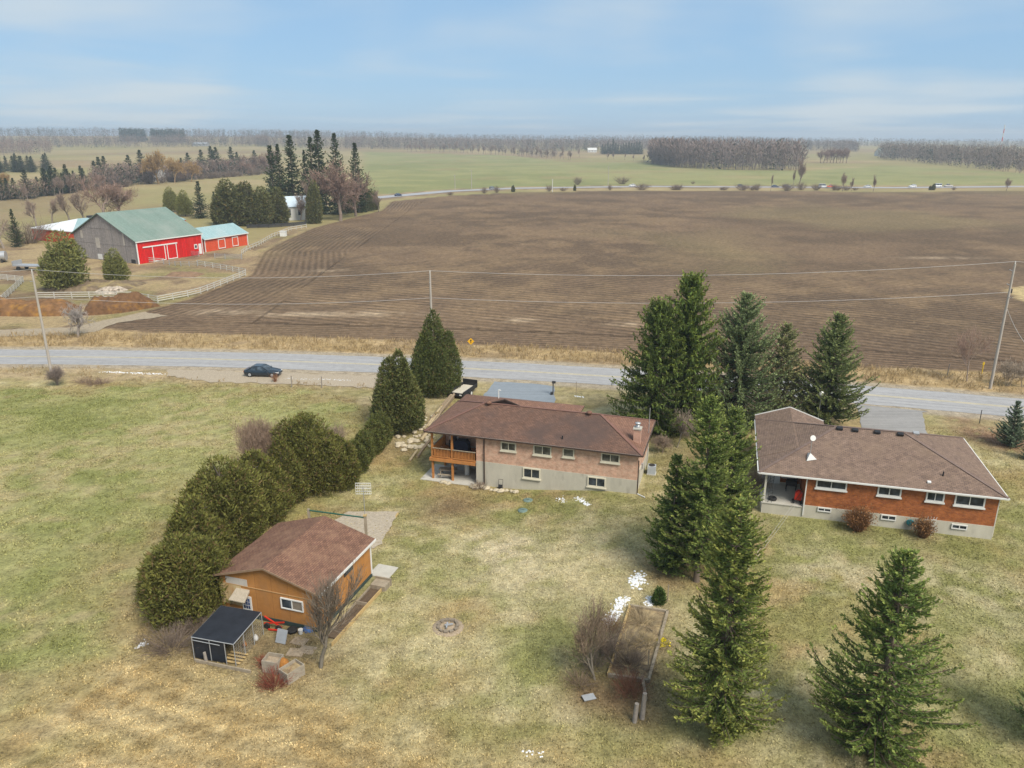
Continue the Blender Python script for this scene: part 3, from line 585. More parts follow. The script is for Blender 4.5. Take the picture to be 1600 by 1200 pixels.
def cedar(root, seed, H, R_, n=9000, leaf=.34, wd=.085, col=(.075, .082, .025), tip=(.13, .115, .035), dark=(.035, .042, .016), prof='cone', z0=.02, tr=.13, brown=.12, amp=.35, lumpy=.22, inner=.35, sq=(1, 1), upw=.75, plumes=1):
    r = np.random.default_rng(seed)
    t = r.random(n * 2); 
    def pf(t):
        if prof == 'cone': return np.clip(1 - t, 0, 1) ** .72 * (1 - np.exp(-(t + .09) * 5)) * 1.38 + .02
        if prof == 'round': return np.sqrt(np.clip(1 - (np.abs(t - .38) / np.where(t > .38, .62, .50)) ** 2.3, 0, 1))
        return np.sqrt(np.clip(1 - (np.abs(t - .3) / np.where(t > .3, .70, .42)) ** 1.9, 0, 1)) 
    keep = r.random(n * 2) < (pf(t) * .85 + .15); t = t[keep][:n]; n = len(t)
    az = r.uniform(0, 2 * math.pi, n)
    lump = 1 + lumpy * (np.sin(az * 3 + t * 11 + seed) * .5 + np.sin(az * 5 - t * 19 + seed * 2) * .35 + np.sin(az * 9 + t * 31 + seed * 5) * .3)
    depth = np.where(r.random(n) < inner, r.uniform(.45, .92, n), r.uniform(.80, 1.02, n) + .16 * (r.random(n) < .12) * r.random(n))
    rr = R_ * pf(t) * lump * depth; z = H * (z0 + (1 - z0) * t) + r.normal(0, .06, n)
    if plumes > 1:
        k = r.integers(0, plumes, n); pa = np.arange(plumes) * 2.4 + seed; pr_ = np.where(np.arange(plumes) == 0, 0, R_ * r.uniform(.35, .58, plumes)); ph_ = np.where(np.arange(plumes) == 0, 1.0, r.uniform(.62, .93, plumes)); pw = np.where(np.arange(plumes) == 0, .72, r.uniform(.48, .66, plumes))
        ox = np.cos(pa) * pr_; oy = np.sin(pa) * pr_; rr = rr * pw[k]; z = z * ph_[k]
    else: k = np.zeros(n, int); ox = oy = np.zeros(1)
    P = np.stack([np.cos(az) * rr * sq[0] + ox[k], np.sin(az) * rr * sq[1] + oy[k], z], -1)
    O = np.stack([np.cos(az), np.sin(az), np.zeros(n)], -1)
    D = O * r.uniform(.2, .95, (n, 1)) + np.array([[0, 0, upw]]) * r.uniform(.4, 1.3, (n, 1)) + r.normal(0, .38, (n, 3))
    Ps, Ds, Ls, W = [], [], [], []
    for k in range(2):
        Ps.append(P + r.normal(0, .07, (n, 3))); Ds.append(D + r.normal(0, .35, (n, 3))); Ls.append(leaf * r.uniform(.55, 1.35, n) * np.where(r.random(n) < .08, 1.9, 1)); W.append(wd * r.uniform(.6, 1.4, n))
    P2 = np.concatenate(Ps); V, F = rhomb(P2, np.concatenate(Ds), np.concatenate(Ls), np.concatenate(W), r)
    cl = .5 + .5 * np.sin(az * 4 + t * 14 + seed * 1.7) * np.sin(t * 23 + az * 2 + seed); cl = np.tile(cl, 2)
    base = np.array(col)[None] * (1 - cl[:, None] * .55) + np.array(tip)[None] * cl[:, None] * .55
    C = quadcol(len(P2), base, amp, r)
    k = np.repeat(r.random(len(P2)) < brown, 4); C[k] = np.array([.15, .105, .045]) * (.7 + .6 * r.random((k.sum(), 1)))
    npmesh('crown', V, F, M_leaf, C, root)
    mb = MB(); rr_ = random.Random(seed)
    for i in range(14):
        zz = H * rr_.uniform(.15, .8); a_ = rr_.uniform(0, 6.28); L_ = R_ * float(pf(np.array(zz / H))) * .75
        mb.tube((0, 0, zz), (math.cos(a_) * L_ * sq[0], math.sin(a_) * L_ * sq[1], zz + L_ * .5), .035, .01, 4, cap=False)
    mb.build('limbs', M_bark, root, fix=False)
    trunk_obj(H * .9, tr, root, M_bark, .05, n=6, seg=4, seed=seed)
def bare_tree(root, seed, H, spread=.55, depth=4, nch=(3, 5), r0=.12, col=(.20, .165, .135), tipc=(.24, .17, .135), trunk=.28, twig=.006, tropism=.25, multi=1, twigs=1.0, len0=.34, rmin=.006):
    r = random.Random(seed); SA, SB, RA, RB, LV = [], [], [], [], []; TA, TB, TRA, TRB = [], [], [], []
    def rv(): return Vector((r.gauss(0, 1), r.gauss(0, 1), r.gauss(0, 1)))
    def grow(p, d, L, ra, lev):
        seg = 3 if lev <= 2 else 2; q = p
        for i in range(seg):
            d = (d + rv() * .13 + Vector((0, 0, tropism * .35))).normalized(); nq = q + d * L / seg
            r1 = max(rmin, ra * (1 - .30 * (i + 1) / seg)); r0_ = max(rmin, ra * (1 - .30 * i / seg))
            (TA if lev == 0 else SA).append(q.copy()); (TB if lev == 0 else SB).append(nq.copy()); (TRA if lev == 0 else RA).append(r0_); (TRB if lev == 0 else RB).append(r1)
            if lev: LV.append(lev)
            q = nq
            if lev < depth and (lev > 0 or i == seg - 1 or i == seg - 2):
                k = r.randint(*nch) if i == seg - 1 else (r.randint(1, 2) if lev else r.randint(1, 3))
                for _ in range(k):
                    a_ = rv(); a_ = (a_ - d * a_.dot(d)); a_.normalize()
                    nd = (d + a_ * r.uniform(.35, .95) * (spread / .5) + Vector((0, 0, tropism * .5))).normalized()
                    grow(q.copy(), nd, L * r.uniform(.52, .82), ra * r.uniform(.42, .60), lev + 1)
    for k in range(multi):
        d0 = Vector((r.gauss(0, .05 + .25 * (multi > 1)), r.gauss(0, .05 + .25 * (multi > 1)), 1)).normalized()
        grow(Vector((r.gauss(0, .12) * (multi > 1), r.gauss(0, .12) * (multi > 1), -.1)), d0, H * trunk * r.uniform(.85, 1.1), r0 * (1 if multi == 1 else r.uniform(.6, 1)), 0)
    zmax = max(b_.z for b_ in SB); f = H / zmax
    def sc_(Lst): return np.array([(v.x * (.5 + .5 * f), v.y * (.5 + .5 * f), v.z * f) for v in Lst])
    V, F = prisms(sc_(SA), sc_(SB), RA, RB); lv = np.array(LV) / depth
    C = np.repeat(np.array(col)[None] * (1 - lv[:, None]) + np.array(tipc)[None] * lv[:, None], 6, 0) * np.repeat(np.random.default_rng(seed).uniform(.75, 1.25, (len(lv), 1)), 6, 0)
    npmesh('crown', V, F, M_twig, C, root)
    V, F = prisms(sc_(TA), sc_(TB), TRA, TRB, 6); npmesh('trunk', V, F, M_twig, np.tile(np.array([col]), (len(V), 1)), root)
def bush(name, seed, H, R_, n, col=(.21, .15, .105), amp=.35, rad=.009, loc=(0, 0, 0), spread=.8, fork=3, seedhead=None, flat=1.0):
    """many thin stems fanning up from the ground, each forking"""
    r = np.random.default_rng(seed); az = r.uniform(0, 2 * math.pi, n); k = r.random(n) ** .6
    b0 = np.stack([np.cos(az) * k * R_ * .35, np.sin(az) * k * R_ * .35 * flat, -.05 * np.ones(n)], -1)
    h = H * r.uniform(.55, 1.05, n) * (1 - .25 * k); d = np.stack([np.cos(az) * k * R_ * spread, np.sin(az) * k * R_ * spread * flat, h], -1) + r.normal(0, .10 * H, (n, 3)) * np.array([1, 1, .3])
    m1 = b0 + d * .5 + r.normal(0, .04 * H, (n, 3)); e1 = b0 + d
    A = [b0, m1]; B = [m1, e1]; ra = [np.full(n, rad), np.full(n, rad * .75)]
    for j in range(fork):
        s = r.uniform(.3, .9, (n, 1)); p = np.where(s < .5, b0 + (m1 - b0) * s * 2, m1 + (e1 - m1) * (s * 2 - 1)); q = p + (d / np.linalg.norm(d, axis=1, keepdims=True) + r.normal(0, .55, (n, 3))) * H * r.uniform(.12, .34, (n, 1))
        A.append(p); B.append(q); ra.append(np.full(n, rad * .6))
    A = np.concatenate(A); B = np.concatenate(B); ra = np.concatenate(ra)
    V, F = prisms(A, B, ra, ra * .6); C = np.repeat(np.array([col]) * (1 + amp * r.uniform(-1, 1, (len(A), 1))), 6, 0)
    if seedhead is not None:
        P = B[r.random(len(B)) < seedhead[1]]; V2, F2 = rhomb(P, r.normal(0, 1, P.shape), .14, .05, r); C2 = quadcol(len(P), seedhead[0], .3, r); F2 = F2 + len(V); V = np.concatenate([V, V2]); F = np.concatenate([F, F2]); C = np.concatenate([C, C2])
    o = npmesh(name, V, F, M_twig, C); o.location = loc; return o
# ------------------------------------------------------------------ houses
M_brick1 = mat_tiles('pink_brick', (.56, .315, .215), (.45, .225, .15), (.52, .42, .33), .23, .078, .012, weather=((.60, .44, .33), .46, .65), wscale=2.6, var=.38)
M_brick2 = mat_tiles('orange_brick', (.42, .125, .028), (.28, .07, .018), (.22, .13, .075), .23, .078, .012, weather=((.20, .055, .018), .5, .55), wscale=3.0, var=.42)
M_shing1 = mat_tiles('brown_red_shingles', (.175, .100, .070), (.125, .072, .052), (.07, .042, .034), .32, .145, .016, weather=((.075, .054, .048), .42, .75), wscale=.32, var=.32)
M_shing1b = mat_tiles('red_brown_shingles', (.235, .130, .088), (.175, .097, .067), (.10, .055, .045), .32, .145, .016, weather=((.14, .08, .068), .5, .5), wscale=.35, var=.3)
M_shing2 = mat_tiles('brown_shingles', (.225, .155, .115), (.155, .107, .082), (.09, .064, .056), .32, .145, .016, weather=((.20, .14, .10), .46, .5), wscale=.6, var=.34)
M_shing3 = mat_tiles('shed_shingles', (.215, .118, .075), (.15, .080, .054), (.085, .045, .04), .32, .14, .014, weather=((.26, .155, .10), .48, .5), wscale=.7, var=.34)
M_found = mat('foundation_concrete', (.46, .43, .355), .9, .14, 1.1, bump=.15, stain=((.34, .315, .26), 1.4, .58), stretch=(1, 1, .35))
M_frame1 = mat('cream_window_frame', (.58, .54, .43), .6, .08); M_white = mat('white_paint', (.62, .615, .59), .55, .07, 2); M_glass = mat_glass('window_glass')
M_pane2 = mat_glass('curtained_glass', (.05, .048, .04), .12)
M_brown = mat('brown_metal', (.055, .036, .028), .5, .15); M_cedar = mat('stained_cedar', (.36, .135, .035), .7, .28, 3, stretch=(1, 1, .3)); M_cedar2 = mat('pale_cedar', (.42, .18, .055), .7, .25, 3)  # second cedar is a paler tone, for balcony rim, posts and balusters
M_galv = mat('galvanised_steel', (.42, .43, .44), .45, .12, 3, metal=.5); M_black = mat('black_plastic', (.018, .018, .020), .5, .2); M_dark = mat('dark_metal', (.035, .035, .037), .5, .2)
M_soffit = mat('soffit', (.55, .52, .45), .7, .08); M_stone = mat('limestone', (.44, .38, .275), .9, .28, 3, bump=.5, stain=((.26, .23, .17), 2.2, .6)); M_wood = mat('weathered_wood', (.27, .225, .165), .9, .28, 4, stretch=(1, 1, .25)); M_lumber = mat('yellow_lumber', (.42, .30, .135), .85, .2, 4)

def hip_roof(parent, Lx, Ly, ez, rise, m_front, m_side, th=.16, soffit=None, gable=None, m_cap=None):
    """hip roof on [0,Lx]x[0,Ly]: rear slope faces y=0; each slope a mesh of its own"""
    h = Ly / 2; r1 = (h, h, ez + rise); r2 = (Lx - h, h, ez + rise); c = [(0, 0, ez), (Lx, 0, ez), (Lx, Ly, ez), (0, Ly, ez)]
    roof = None
    mb = MB()
    mb.add([c[0], c[1], r2, r1], [(0, 1, 2, 3)]); mb.add([c[2], c[3], r1, r2], [(0, 1, 2, 3)])
    mb.cm = 1
    mb.add([c[1], c[2], r2], [(0, 1, 2)]); mb.add([c[3], c[0], r1], [(0, 1, 2)])
    mb.cm = 2
    mb.add([(x, y, z - th) for x, y, z in c], [(3, 2, 1, 0)])
    d = [(x, y, z - th) for x, y, z in c]
    for i in range(4): mb.add([c[i], c[(i + 1) % 4], d[(i + 1) % 4], d[i]], [(3, 2, 1, 0)])
    roof = mb.build('roof', [m_front, m_side, soffit or M_soffit], parent, fix=False)
    cap = MB()
    for p, q in ((c[0], r1), (c[1], r2), (c[2], r2), (c[3], r1), (r1, r2)):
        p = Vector(p); q = Vector(q); cap.bar(p + Vector((0, 0, .015)), q + Vector((0, 0, .015)), .26, .035)
    cap.build('ridge_cap', m_cap or m_side, roof)
    g = MB()
    for (x0, x1, y0, y1) in ((-.03, Lx + .03, -.10, -.005), (Lx + .005, Lx + .10, -.03, Ly), (-.10, -.005, -.03, Ly)):
        g.box(x0, x1, y0, y1, ez - (.13 if y1 < 0 else .10), ez - (.01 if y1 < 0 else .04))
    g.build('gutter', gable or M_white, roof)
    return roof
def wing_roof(parent, x0, x1, y0, y1, ez, rise, m, mg, over=.0):
    xm = (x0 + x1) / 2; mb = MB(); th = .14
    A = [(x0, y0, ez), (xm, y0, ez + rise), (x1, y0, ez)]; B = [(x, y1, z) for x, y, z in A]
    mb.add(A + B, [(0, 1, 4, 3), (1, 2, 5, 4)]); mb.cm = 1
    mb.cm = 0; mb.add(A, [(0, 2, 1)]); mb.cm = 1; mb.add(B, [(0, 1, 2)])
    C = [(x, y, z - th) for x, y, z in (A[0], A[2], B[2], B[0])]; mb.add(C, [(0, 1, 2, 3)])
    mb.add([A[0], B[0], C[3], C[0]], [(0, 1, 2, 3)]); mb.add([A[2], B[2], C[2], C[1]], [(0, 1, 2, 3)])
    r_ = mb.build('wing_roof', [m, mg], parent)
    for p, q in ((B[0], B[1]), (B[2], B[1])):
        f = MB(); f.bar(Vector(p) + Vector((0, .03, 0)), Vector(q) + Vector((0, .03, 0)), .08, .14); f.build('fascia', mg, r_)
    return r_
def window(parent, u0, u1, z0, z1, y, mf, panes=2, sill=True, fw=.09, face=-1, mg=None, bars=False):
    """frame ring proud of the wall plane y, panes set back inside the ring; face=-1 looks towards -y"""
    y0, y1 = (y - .09, y + .03) if face < 0 else (y - .03, y + .09)
    mb = MB(); mb.box(u0, u1, y0, y1, z0, z0 + fw); mb.box(u0, u1, y0, y1, z1 - fw, z1); mb.box(u0, u0 + fw, y0 + .002, y1 - .002, z0 + fw, z1 - fw); mb.box(u1 - fw, u1, y0 + .002, y1 - .002, z0 + fw, z1 - fw)
    wi = (u1 - u0 - 2 * fw) / panes
    for i in range(1, panes): mb.box(u0 + fw + wi * i - .03, u0 + fw + wi * i + .03, y0 + .012, y1 - .004, z0 + fw, z1 - fw)
    W = mb.build('window', mf, parent)
    for i in range(panes):
        p = MB(); a = u0 + fw + wi * i + (.03 if i else 0); c = u0 + fw + wi * (i + 1) - (.03 if i < panes - 1 else 0); yy = y - .03 if face < 0 else y + .03
        p.box(a, c, yy - .008, yy + .008, z0 + fw, z1 - fw); p.build('pane', mg or M_glass, W)
    if sill:
        s_ = MB(); s_.box(u0 - .07, u1 + .07, y - .16 if face < 0 else y - .02, y + .02 if face < 0 else y + .16, z0 - .11, z0 - .003); s_.build('sill', mf, W)
    return W

# ---- brick house (middle)
H1 = thing('brick_house', 'pink brick bungalow with dark red-brown hip roof and wooden corner balcony', 'house', (H1O[0], H1O[1], 0), H1A)
E1 = 3.9; WV = .42
LB = -1.35
# walls: rear run of brick above a concrete foundation, porch recess at the left end
mb = MB(); mb.box(4.95, 19.86, WV, 8.5, 1.32, E1 - .17); mb.box(.45, 4.95, 3.65, 8.5, 1.32, E1 - .17); mb.box(.62, 12.6, 8.5, 10.8, 0, E1 - .17); mb.build('brick_wall', M_brick1, H1)
mb = MB(); mb.box(4.94, 19.89, WV - .035, 8.48, LB, 1.318); mb.box(.48, 4.94, 3.62, 8.48, LB, 1.318); mb.build('foundation', M_found, H1)
hip1 = hip_roof(H1, 20.29, 9.0, E1, 1.72, M_shing1, M_shing1b, gable=M_brown, soffit=M_soffit, m_cap=mat('red_ridge', (.17, .09, .07), .9, .25, 4))
# front wing: a hip whose apex stands above the main ridge and closes in a small brown gablet
m_ = MB(); xa, xb, ya, yb, za = .10, 12.9, 4.62, 11.15, E1 + .03; ap = (6.45, ya + .1, E1 + 2.18)
m_.add([(xa, ya, za), (xa, yb, za), (xb, yb, za), (xb, ya, za), ap], [(0, 4, 1), (1, 4, 2), (2, 4, 3)]); m_.cm = 1
m_.add([(xa, ya, za), (xb, ya, za), ap, (xa, yb, za), (xb, yb, za), (xa, yb, za - .15), (xb, yb, za - .15), (xb, ya, za - .15), (xa, ya, za - .15)], [(0, 1, 2), (3, 4, 6, 5), (4, 1, 7, 6), (0, 3, 5, 8), (5, 6, 7, 8)])
wr = m_.build('wing_roof', [M_shing1b, M_brown], H1)
for q in ((xa + 4.2, ya - .03, za + 1.42), (xb - 4.2, ya - .03, za + 1.42)):
    m_ = MB(); m_.bar(q, (ap[0], ya - .03, ap[2] + .02), .10, .12); m_.build('fascia', M_brown, wr)
for (a, c, z0, z1, n, s_) in ((7.36, 8.83, 2.70, 3.56, 2, 1), (10.45, 12.13, 2.66, 3.62, 2, 1), (13.17, 14.23, 2.78, 3.64, 1, 1), (16.63, 18.3, 2.74, 3.60, 2, 1)):
    window(H1, a, c, z0, z1, WV, M_frame1, n, True, .11, mg=M_pane2)
for (a, c, z0, z1) in ((9.5, 11.14, .26, 1.28), (15.5, 17.15, .24, 1.2)): window(H1, a, c, z0, z1, WV - .035, M_frame1, 2, True, .11)
for i in range(3): pass
for u in (5.76, 19.95):
    mb = MB(); y = WV - .09 if u < 10 else WV + .05; mb.obox((u, y, (E1 - .2 - .9) / 2 + .15 if u > 10 else 1.4), (.09, .08, 3.3 if u > 10 else 4.5)); mb.build('downspout', M_brown, H1)
mb = MB(); mb.tube((19.97, WV + .02, .03), (20.7, WV - .55, .07), .055, n=7); mb.build('drain_pipe', M_white, H1)
# chimney through the right-hand slope
ch = MB(); ch.obox((20.02 - .55, 2.35, 4.55), (.62, .62, 1.75)); chim = ch.build('chimney', mat_tiles('chimney_brick', (.50, .27, .19), (.42, .21, .15), (.46, .36, .29), .23, .078, .012), H1)
c2 = MB(); c2.obox((19.47, 2.35, 5.49), (.74, .74, .12)); c2.build('chimney_cap', M_conc, chim)
c3_ = MB(); c3_.lathe([(.19, 0), (.19, .22), (.13, .24), (.13, .34), (.27, .36), (.24, .44), (.05, .50)], 12, (19.47, 2.35, 5.55)); c3_.build('flue_cap', M_galv, chim)
# roof fittings
def rz1(v): return E1 + 1.72 * min(v, 9 - v) / 4.5
for (u, v) in ((4.95, 4.2), (14.72, 4.25)):
    m_ = MB(); m_.lathe([(.13, -.1), (.13, .18), (.26, .20), (.27, .30), (.18, .40), (.04, .43)], 12, (u, v, rz1(v))); m_.build('roof_vent', M_shing1b, H1)
m_ = MB(); m_.tube((13.0, .9, rz1(.9) - .1), (13.0, .9, rz1(.9) + .32), .06, n=8); m_.build('vent_pipe', M_black, H1)
m_ = MB(); m_.tube((5.2, 6.5, 5.2), (5.2, 6.5, 6.35), .05, n=8); m_.tube((5.2, 6.5, 6.35), (5.45, 6.5, 6.33), .05, n=8); m_.build('vent_pipe', M_white, H1)
m_ = MB(); m_.tube((20.12, 5.4, 0), (20.12, 5.4, 6.4), .035, n=6); m_.build('antenna_mast', M_galv, H1)
# side wall fittings on the right: hatch frame, meter
m_ = MB(); m_.box(19.87, 19.95, 1.5, 2.6, .6, 1.9); m_.build('vent_panel', M_found, H1)
m_ = MB(); m_.box(19.87, 20.02, 3.0, 3.35, 1.3, 1.8); m_.build('meter_box', M_galv, H1)
# balcony
bz = 1.18
m_ = MB(); m_.box(.40, 4.93, .18, .24, bz - .32, bz); m_.box(.34, .40, .18, 3.6, bz - .32, bz); m_.build('balcony_rim', M_cedar2, H1)
for i in range(22):
    m_ = MB(); y0 = .26 + i * .152; m_.box(.41, 4.93, y0, y0 + .14, bz - .05, bz - .002); m_.build('deck_board', M_cedar, H1)
posts = [(.55, .30), (2.55, .30), (.55, 3.35)]
for (u, v) in posts:
    m_ = MB(); m_.box(u - .09, u + .09, v - .09 + .16, v + .09 + .16, -1.25, E1 - .165); m_.build('balcony_post', M_cedar2, H1)
def railing(p, q, name='balusters'):
    p = Vector(p); q = Vector(q); L = (q - p).length; n = int(L / .14)
    m_ = MB(); m_.bar(p + Vector((0, 0, .98)), q + Vector((0, 0, .98)), .12, .05); m_.build('top_rail', M_wood, H1)
    m_ = MB(); m_.bar(p + Vector((0, 0, .12)), q + Vector((0, 0, .12)), .05, .09); m_.build('bottom_rail', M_cedar2, H1)
    for i in range(1, n):
        c = p + (q - p) * i / n; m_ = MB(); m_.obox((c.x, c.y, c.z + .56), (.045, .045, .80)); m_.build('baluster', M_cedar2, H1)
railing((.66, .30, bz), (2.44, .30, bz)); railing((2.66, .30, bz), (4.93, .30, bz)); railing((.46, .45, bz), (.46, 3.5, bz))
m_ = MB(); m_.box(1.1, 2.0, 3.585, 3.66, bz, bz + 2.05); d_ = m_.build('door', M_white, H1); m_ = MB(); m_.box(1.25, 1.85, 3.56, 3.583, bz + .3, bz + 1.85); m_.build('pane', M_glass, d_)
m_ = MB(); m_.box(1.3, 2.2, 3.56, 3.63, -1.1, .92); d_ = m_.build('door', M_white, H1); m_ = MB(); m_.box(1.42, 2.08, 3.54, 3.558, -.8, .75); m_.build('pane', M_glass, d_)

def L1(u, v, z):
    c, s = math.cos(H1A), math.sin(H1A); return (H1O[0] + u * c - v * s, H1O[1] + u * s + v * c, z)
def L2(u, v, z):
    c, s = math.cos(H2A), math.sin(H2A); return (H2O[0] + u * c - v * s, H2O[1] + u * s + v * c, z)
# patio slab under the balcony
m_ = MB(); m_.box(-.55, 4.9, -.15, 3.58, -1.4, -1.03); pt = m_.build('patio', M_conc, None, L1(0, 0, 0)); pt.rotation_euler[2] = H1A; struct(pt)
PZ = -1.03

# ---- orange brick house (right)
H2 = thing('brick_house', 'orange brick bungalow with wide brown hip roof and white-framed windows', 'house', (H2O[0], H2O[1], 0), H2A)
E2 = 3.78; W2 = .38
m_ = MB(); m_.box(3.75, 17.72, W2, 12.3, 1.13, E2 - .17); m_.box(.55, 3.75, 4.5, 12.3, 1.13, E2 - .17); m_.box(.85, 5.9, 12.3, 13.6, 0, E2 - .17); m_.build('brick_wall', M_brick2, H2)
m_ = MB(); m_.box(3.73, 17.75, W2 - .035, 12.28, -.3, 1.128); m_.box(.53, 3.73, 4.47, 12.28, -.3, 1.128); m_.build('foundation', M_found, H2)
hip_roof(H2, 18.2, 12.9, E2, 2.3, M_shing2, M_shing2, gable=M_white, m_cap=mat('brown_ridge', (.155, .11, .092), .9, .25, 4))
wing_roof(H2, -.02, 6.32, 3.2, 13.9, E2 + .03, 1.13, M_shing2, M_white)
for (a, c, z0, z1) in ((4.50, 6.84, 2.80, 3.56), (9.12, 10.86, 2.74, 3.56), (12.64, 13.95, 2.70, 3.54), (14.68, 16.80, 2.62, 3.54)):
    window(H2, a, c, z0, z1, W2, M_white, 2, True, .11)
for (a, c, z0, z1) in ((4.87, 5.92, .74, 1.11), (9.67, 10.79, .66, 1.11), (14.8, 15.92, .58, 1.0)):
    window(H2, a, c, z0, z1, W2 - .035, M_white, 2, False, .08)
m_ = MB(); m_.obox((3.78, W2 - .10, 1.9), (.09, .08, 3.35)); m_.build('downspout', M_white, H2)
m_ = MB(); m_.obox((17.78, W2 + .06, 1.9), (.07, .09, 3.35)); m_.build('downspout', M_soffit, H2)
m_ = MB(); m_.box(.50, 3.72, W2 - .05, 4.46, -.3, .90); m_.build('porch_base', M_found, H2)
m_ = MB(); m_.box(.45, 3.72, W2 - .10, 4.46, .902, .98); m_.build('porch_floor', M_conc, H2)
m_ = MB(); m_.box(.56, .72, W2, W2 + .16, .98, E2 - .165); m_.build('porch_post', M_soffit, H2)
m_ = MB()
for du in (0, .28): m_.box(.95 + du, .985 + du, W2 + .02, W2 + .055, .98, E2 - .165)
for k in range(9): m_.bar((.97, W2 + .04, 1.1 + k * .29), (1.25, W2 + .04, 1.25 + k * .29), .022, .022)
m_.build('iron_trellis_post', M_dark, H2)
m_ = MB(); m_.box(.55, 2.1, 4.42, 4.468, .98, 1.9); m_.build('porch_panel', M_white, H2)
window(H2, 2.25, 3.35, 1.7, 3.1, 4.5, M_white, 1, True, .09)
def rz2(v): return E2 + 2.3 * min(v, 12.9 - v) / 6.45
for (u, v) in ((6.62, 6.05), (7.85, 6.0), (9.6, 6.0), (11.4, 6.0), (12.9, 7.3)):
    m_ = MB(); z_ = rz2(v) if u < 12.5 else E2 + 2.3 * (18.2 - u) / 6.45; m_.obox((u, v, z_ + .13), (.46, .40, .16), (R(12), 0, 0)); m_.obox((u, v, z_ + .02), (.34, .3, .2), (R(12), 0, 0)); m_.build('roof_vent', M_black if u < 12.5 else M_galv, H2)
m_ = MB(); m_.tube((13.95, 1.7, rz2(1.7) - .1), (13.95, 1.7, rz2(1.7) + .36), .06, n=8); m_.build('vent_pipe', M_black, H2)
m_ = MB(); m_.obox((12.8, .75, rz2(.75) + .08), (.26, .22, .13), (R(19), 0, 0)); m_.build('bathroom_vent', M_white, H2)
# aerial mast with a small white dish, clamped to a white flashing
m_ = MB(); m_.add([(3.75, 1.75, rz2(1.75) + .06), (4.55, 2.05, rz2(2.05) + .06), (3.88, 2.75, rz2(2.75) + .06), (4.0, 2.1, rz2(2.1) + .55)], [(0, 1, 3), (1, 2, 3), (2, 0, 3), (0, 2, 1)]); fl = m_.build('mast_flashing', M_white, H2)
m_ = MB(); m_.tube((4.0, 2.1, rz2(2.1)), (4.0, 2.1, rz2(2.1) + 1.95), .028, n=6); mst = m_.build('mast', M_galv, H2)
m_ = MB(); m_.lathe([(.02, 0), (.16, .05), (.24, .13)], 12); dsh = m_.build('dish', M_white, mst); dsh.location = (4.0, 2.0, rz2(2.1) + 1.9); dsh.rotation_euler = (R(70), 0, R(20))

# ---- shed (front left)
SE = 2.95; SP = at(499, 930, SE); SA = R(-18)
SH = thing('shed', 'tan plywood shed with patchy peeling gable and red-brown shingle roof', 'shed', (SP[0], SP[1], 0), SA)
M_ply = mat_tiles('tan_plywood_siding', (.40, .185, .055), (.36, .165, .050), (.24, .11, .035), 1.22, 4.0, .014, offset=0, bump=.3, weather=((.30, .165, .075), .54, .6), wscale=.9, var=.16, streak=(1, 1, .3))
M_ply2 = mat('peeled_plywood', (.50, .375, .20), .9, .2, 2.5, stretch=(1, 1, .3), stain=((.40, .20, .07), 1.1, .55)); M_ply3 = mat('bare_grey_plywood', (.46, .42, .37), .9, .2, 3, stretch=(1, 1, .4))
x0, x1, y0, y1 = -7.62, -.28, .22, 7.1; xm = (x0 + x1) / 2; zf = .34; zt = SE - .05; pk = SE + 1.18
m_ = MB(); m_.extr([(x0, zf), (x1, zf), (x1, zt), (xm, pk - .10), (x0, zt)], 'y', y0, y1); m_.build('siding', M_ply, SH)
m_ = MB(); m_.box(x0 - .01, x0 + 1.62, y0 - .02, y0 - .004, zf + .45, 2.30); m_.build('peeling_panel', M_ply2, SH, fix=True)
m_ = MB(); m_.box(x0 + .5, x0 + 2.15, y0 - .022, y0 - .004, 2.34, 2.84); m_.build('bare_panel', M_ply3, SH)
m_ = MB(); m_.bar((x0, y0 - .02, 2.33), (x1, y0 - .02, 2.33), .03, .05); m_.build('trim_batten', mat('batten', (.42, .25, .11), .9), SH)
m_ = MB(); m_.box(x0 - .02, x1 + .02, y0 - .03, y1 + .02, .04, zf - .004); m_.build('skirting', mat('dark_green_skirt', (.035, .055, .05), .8, .3, 2), SH)
m_ = MB(); m_.box(x0 + .3, x1 - .3, y0 + .3, y1 - .3, -.3, .04); m_.build('footing', M_dark, SH)
rb = MB(); th = .10
A = [(-8.0, 0, SE - .06), (xm, 0, pk), (0, 0, SE)]
for (p, q) in ((A[0], A[1]), (A[1], A[2])):
    a, c = p, q; rb.add([(a[0], -.06, a[2]), (c[0], -.06, c[2]), (c[0], 7.38, c[2]), (a[0], 7.38, a[2]), (a[0], -.06, a[2] - th), (c[0], -.06, c[2] - th), (c[0], 7.38, c[2] - th), (a[0], 7.38, a[2] - th)], [(0, 1, 2, 3), (7, 6, 5, 4), (0, 4, 5, 1), (2, 6, 7, 3), (1, 5, 6, 2), (3, 7, 4, 0)])
shr = rb.build('roof', M_shing3, SH)
m_ = MB(); m_.bar((A[0][0], -.085, A[0][2] - .03), (xm, -.085, pk - .03), .04, .13); m_.bar((0, -.085, SE - .03), (xm, -.085, pk - .03), .04, .13); m_.build('rake_board', mat('brown_trim', (.24, .16, .10), .8), shr)
m_ = MB(); m_.box(.004, .05, -.07, 7.4, SE - .17, SE + .01); m_.build('eave_board', M_white, shr)
m_ = MB(); m_.box(-5.98, -5.28, y0 - .06, y0 - .005, zf + .02, 1.62); dr = m_.build('door', M_white, SH)
for i in range(3):
    for j in range(3):
        m_ = MB(); a = -5.88 + i * .175; c = .72 + j * .27; m_.box(a, a + .135, y0 - .075, y0 - .062, c, c + .22); m_.build('pane', mat_glass('door_glass', (.02, .03, .07)) if i + j == 0 else bpy.data.materials['door_glass'], dr)
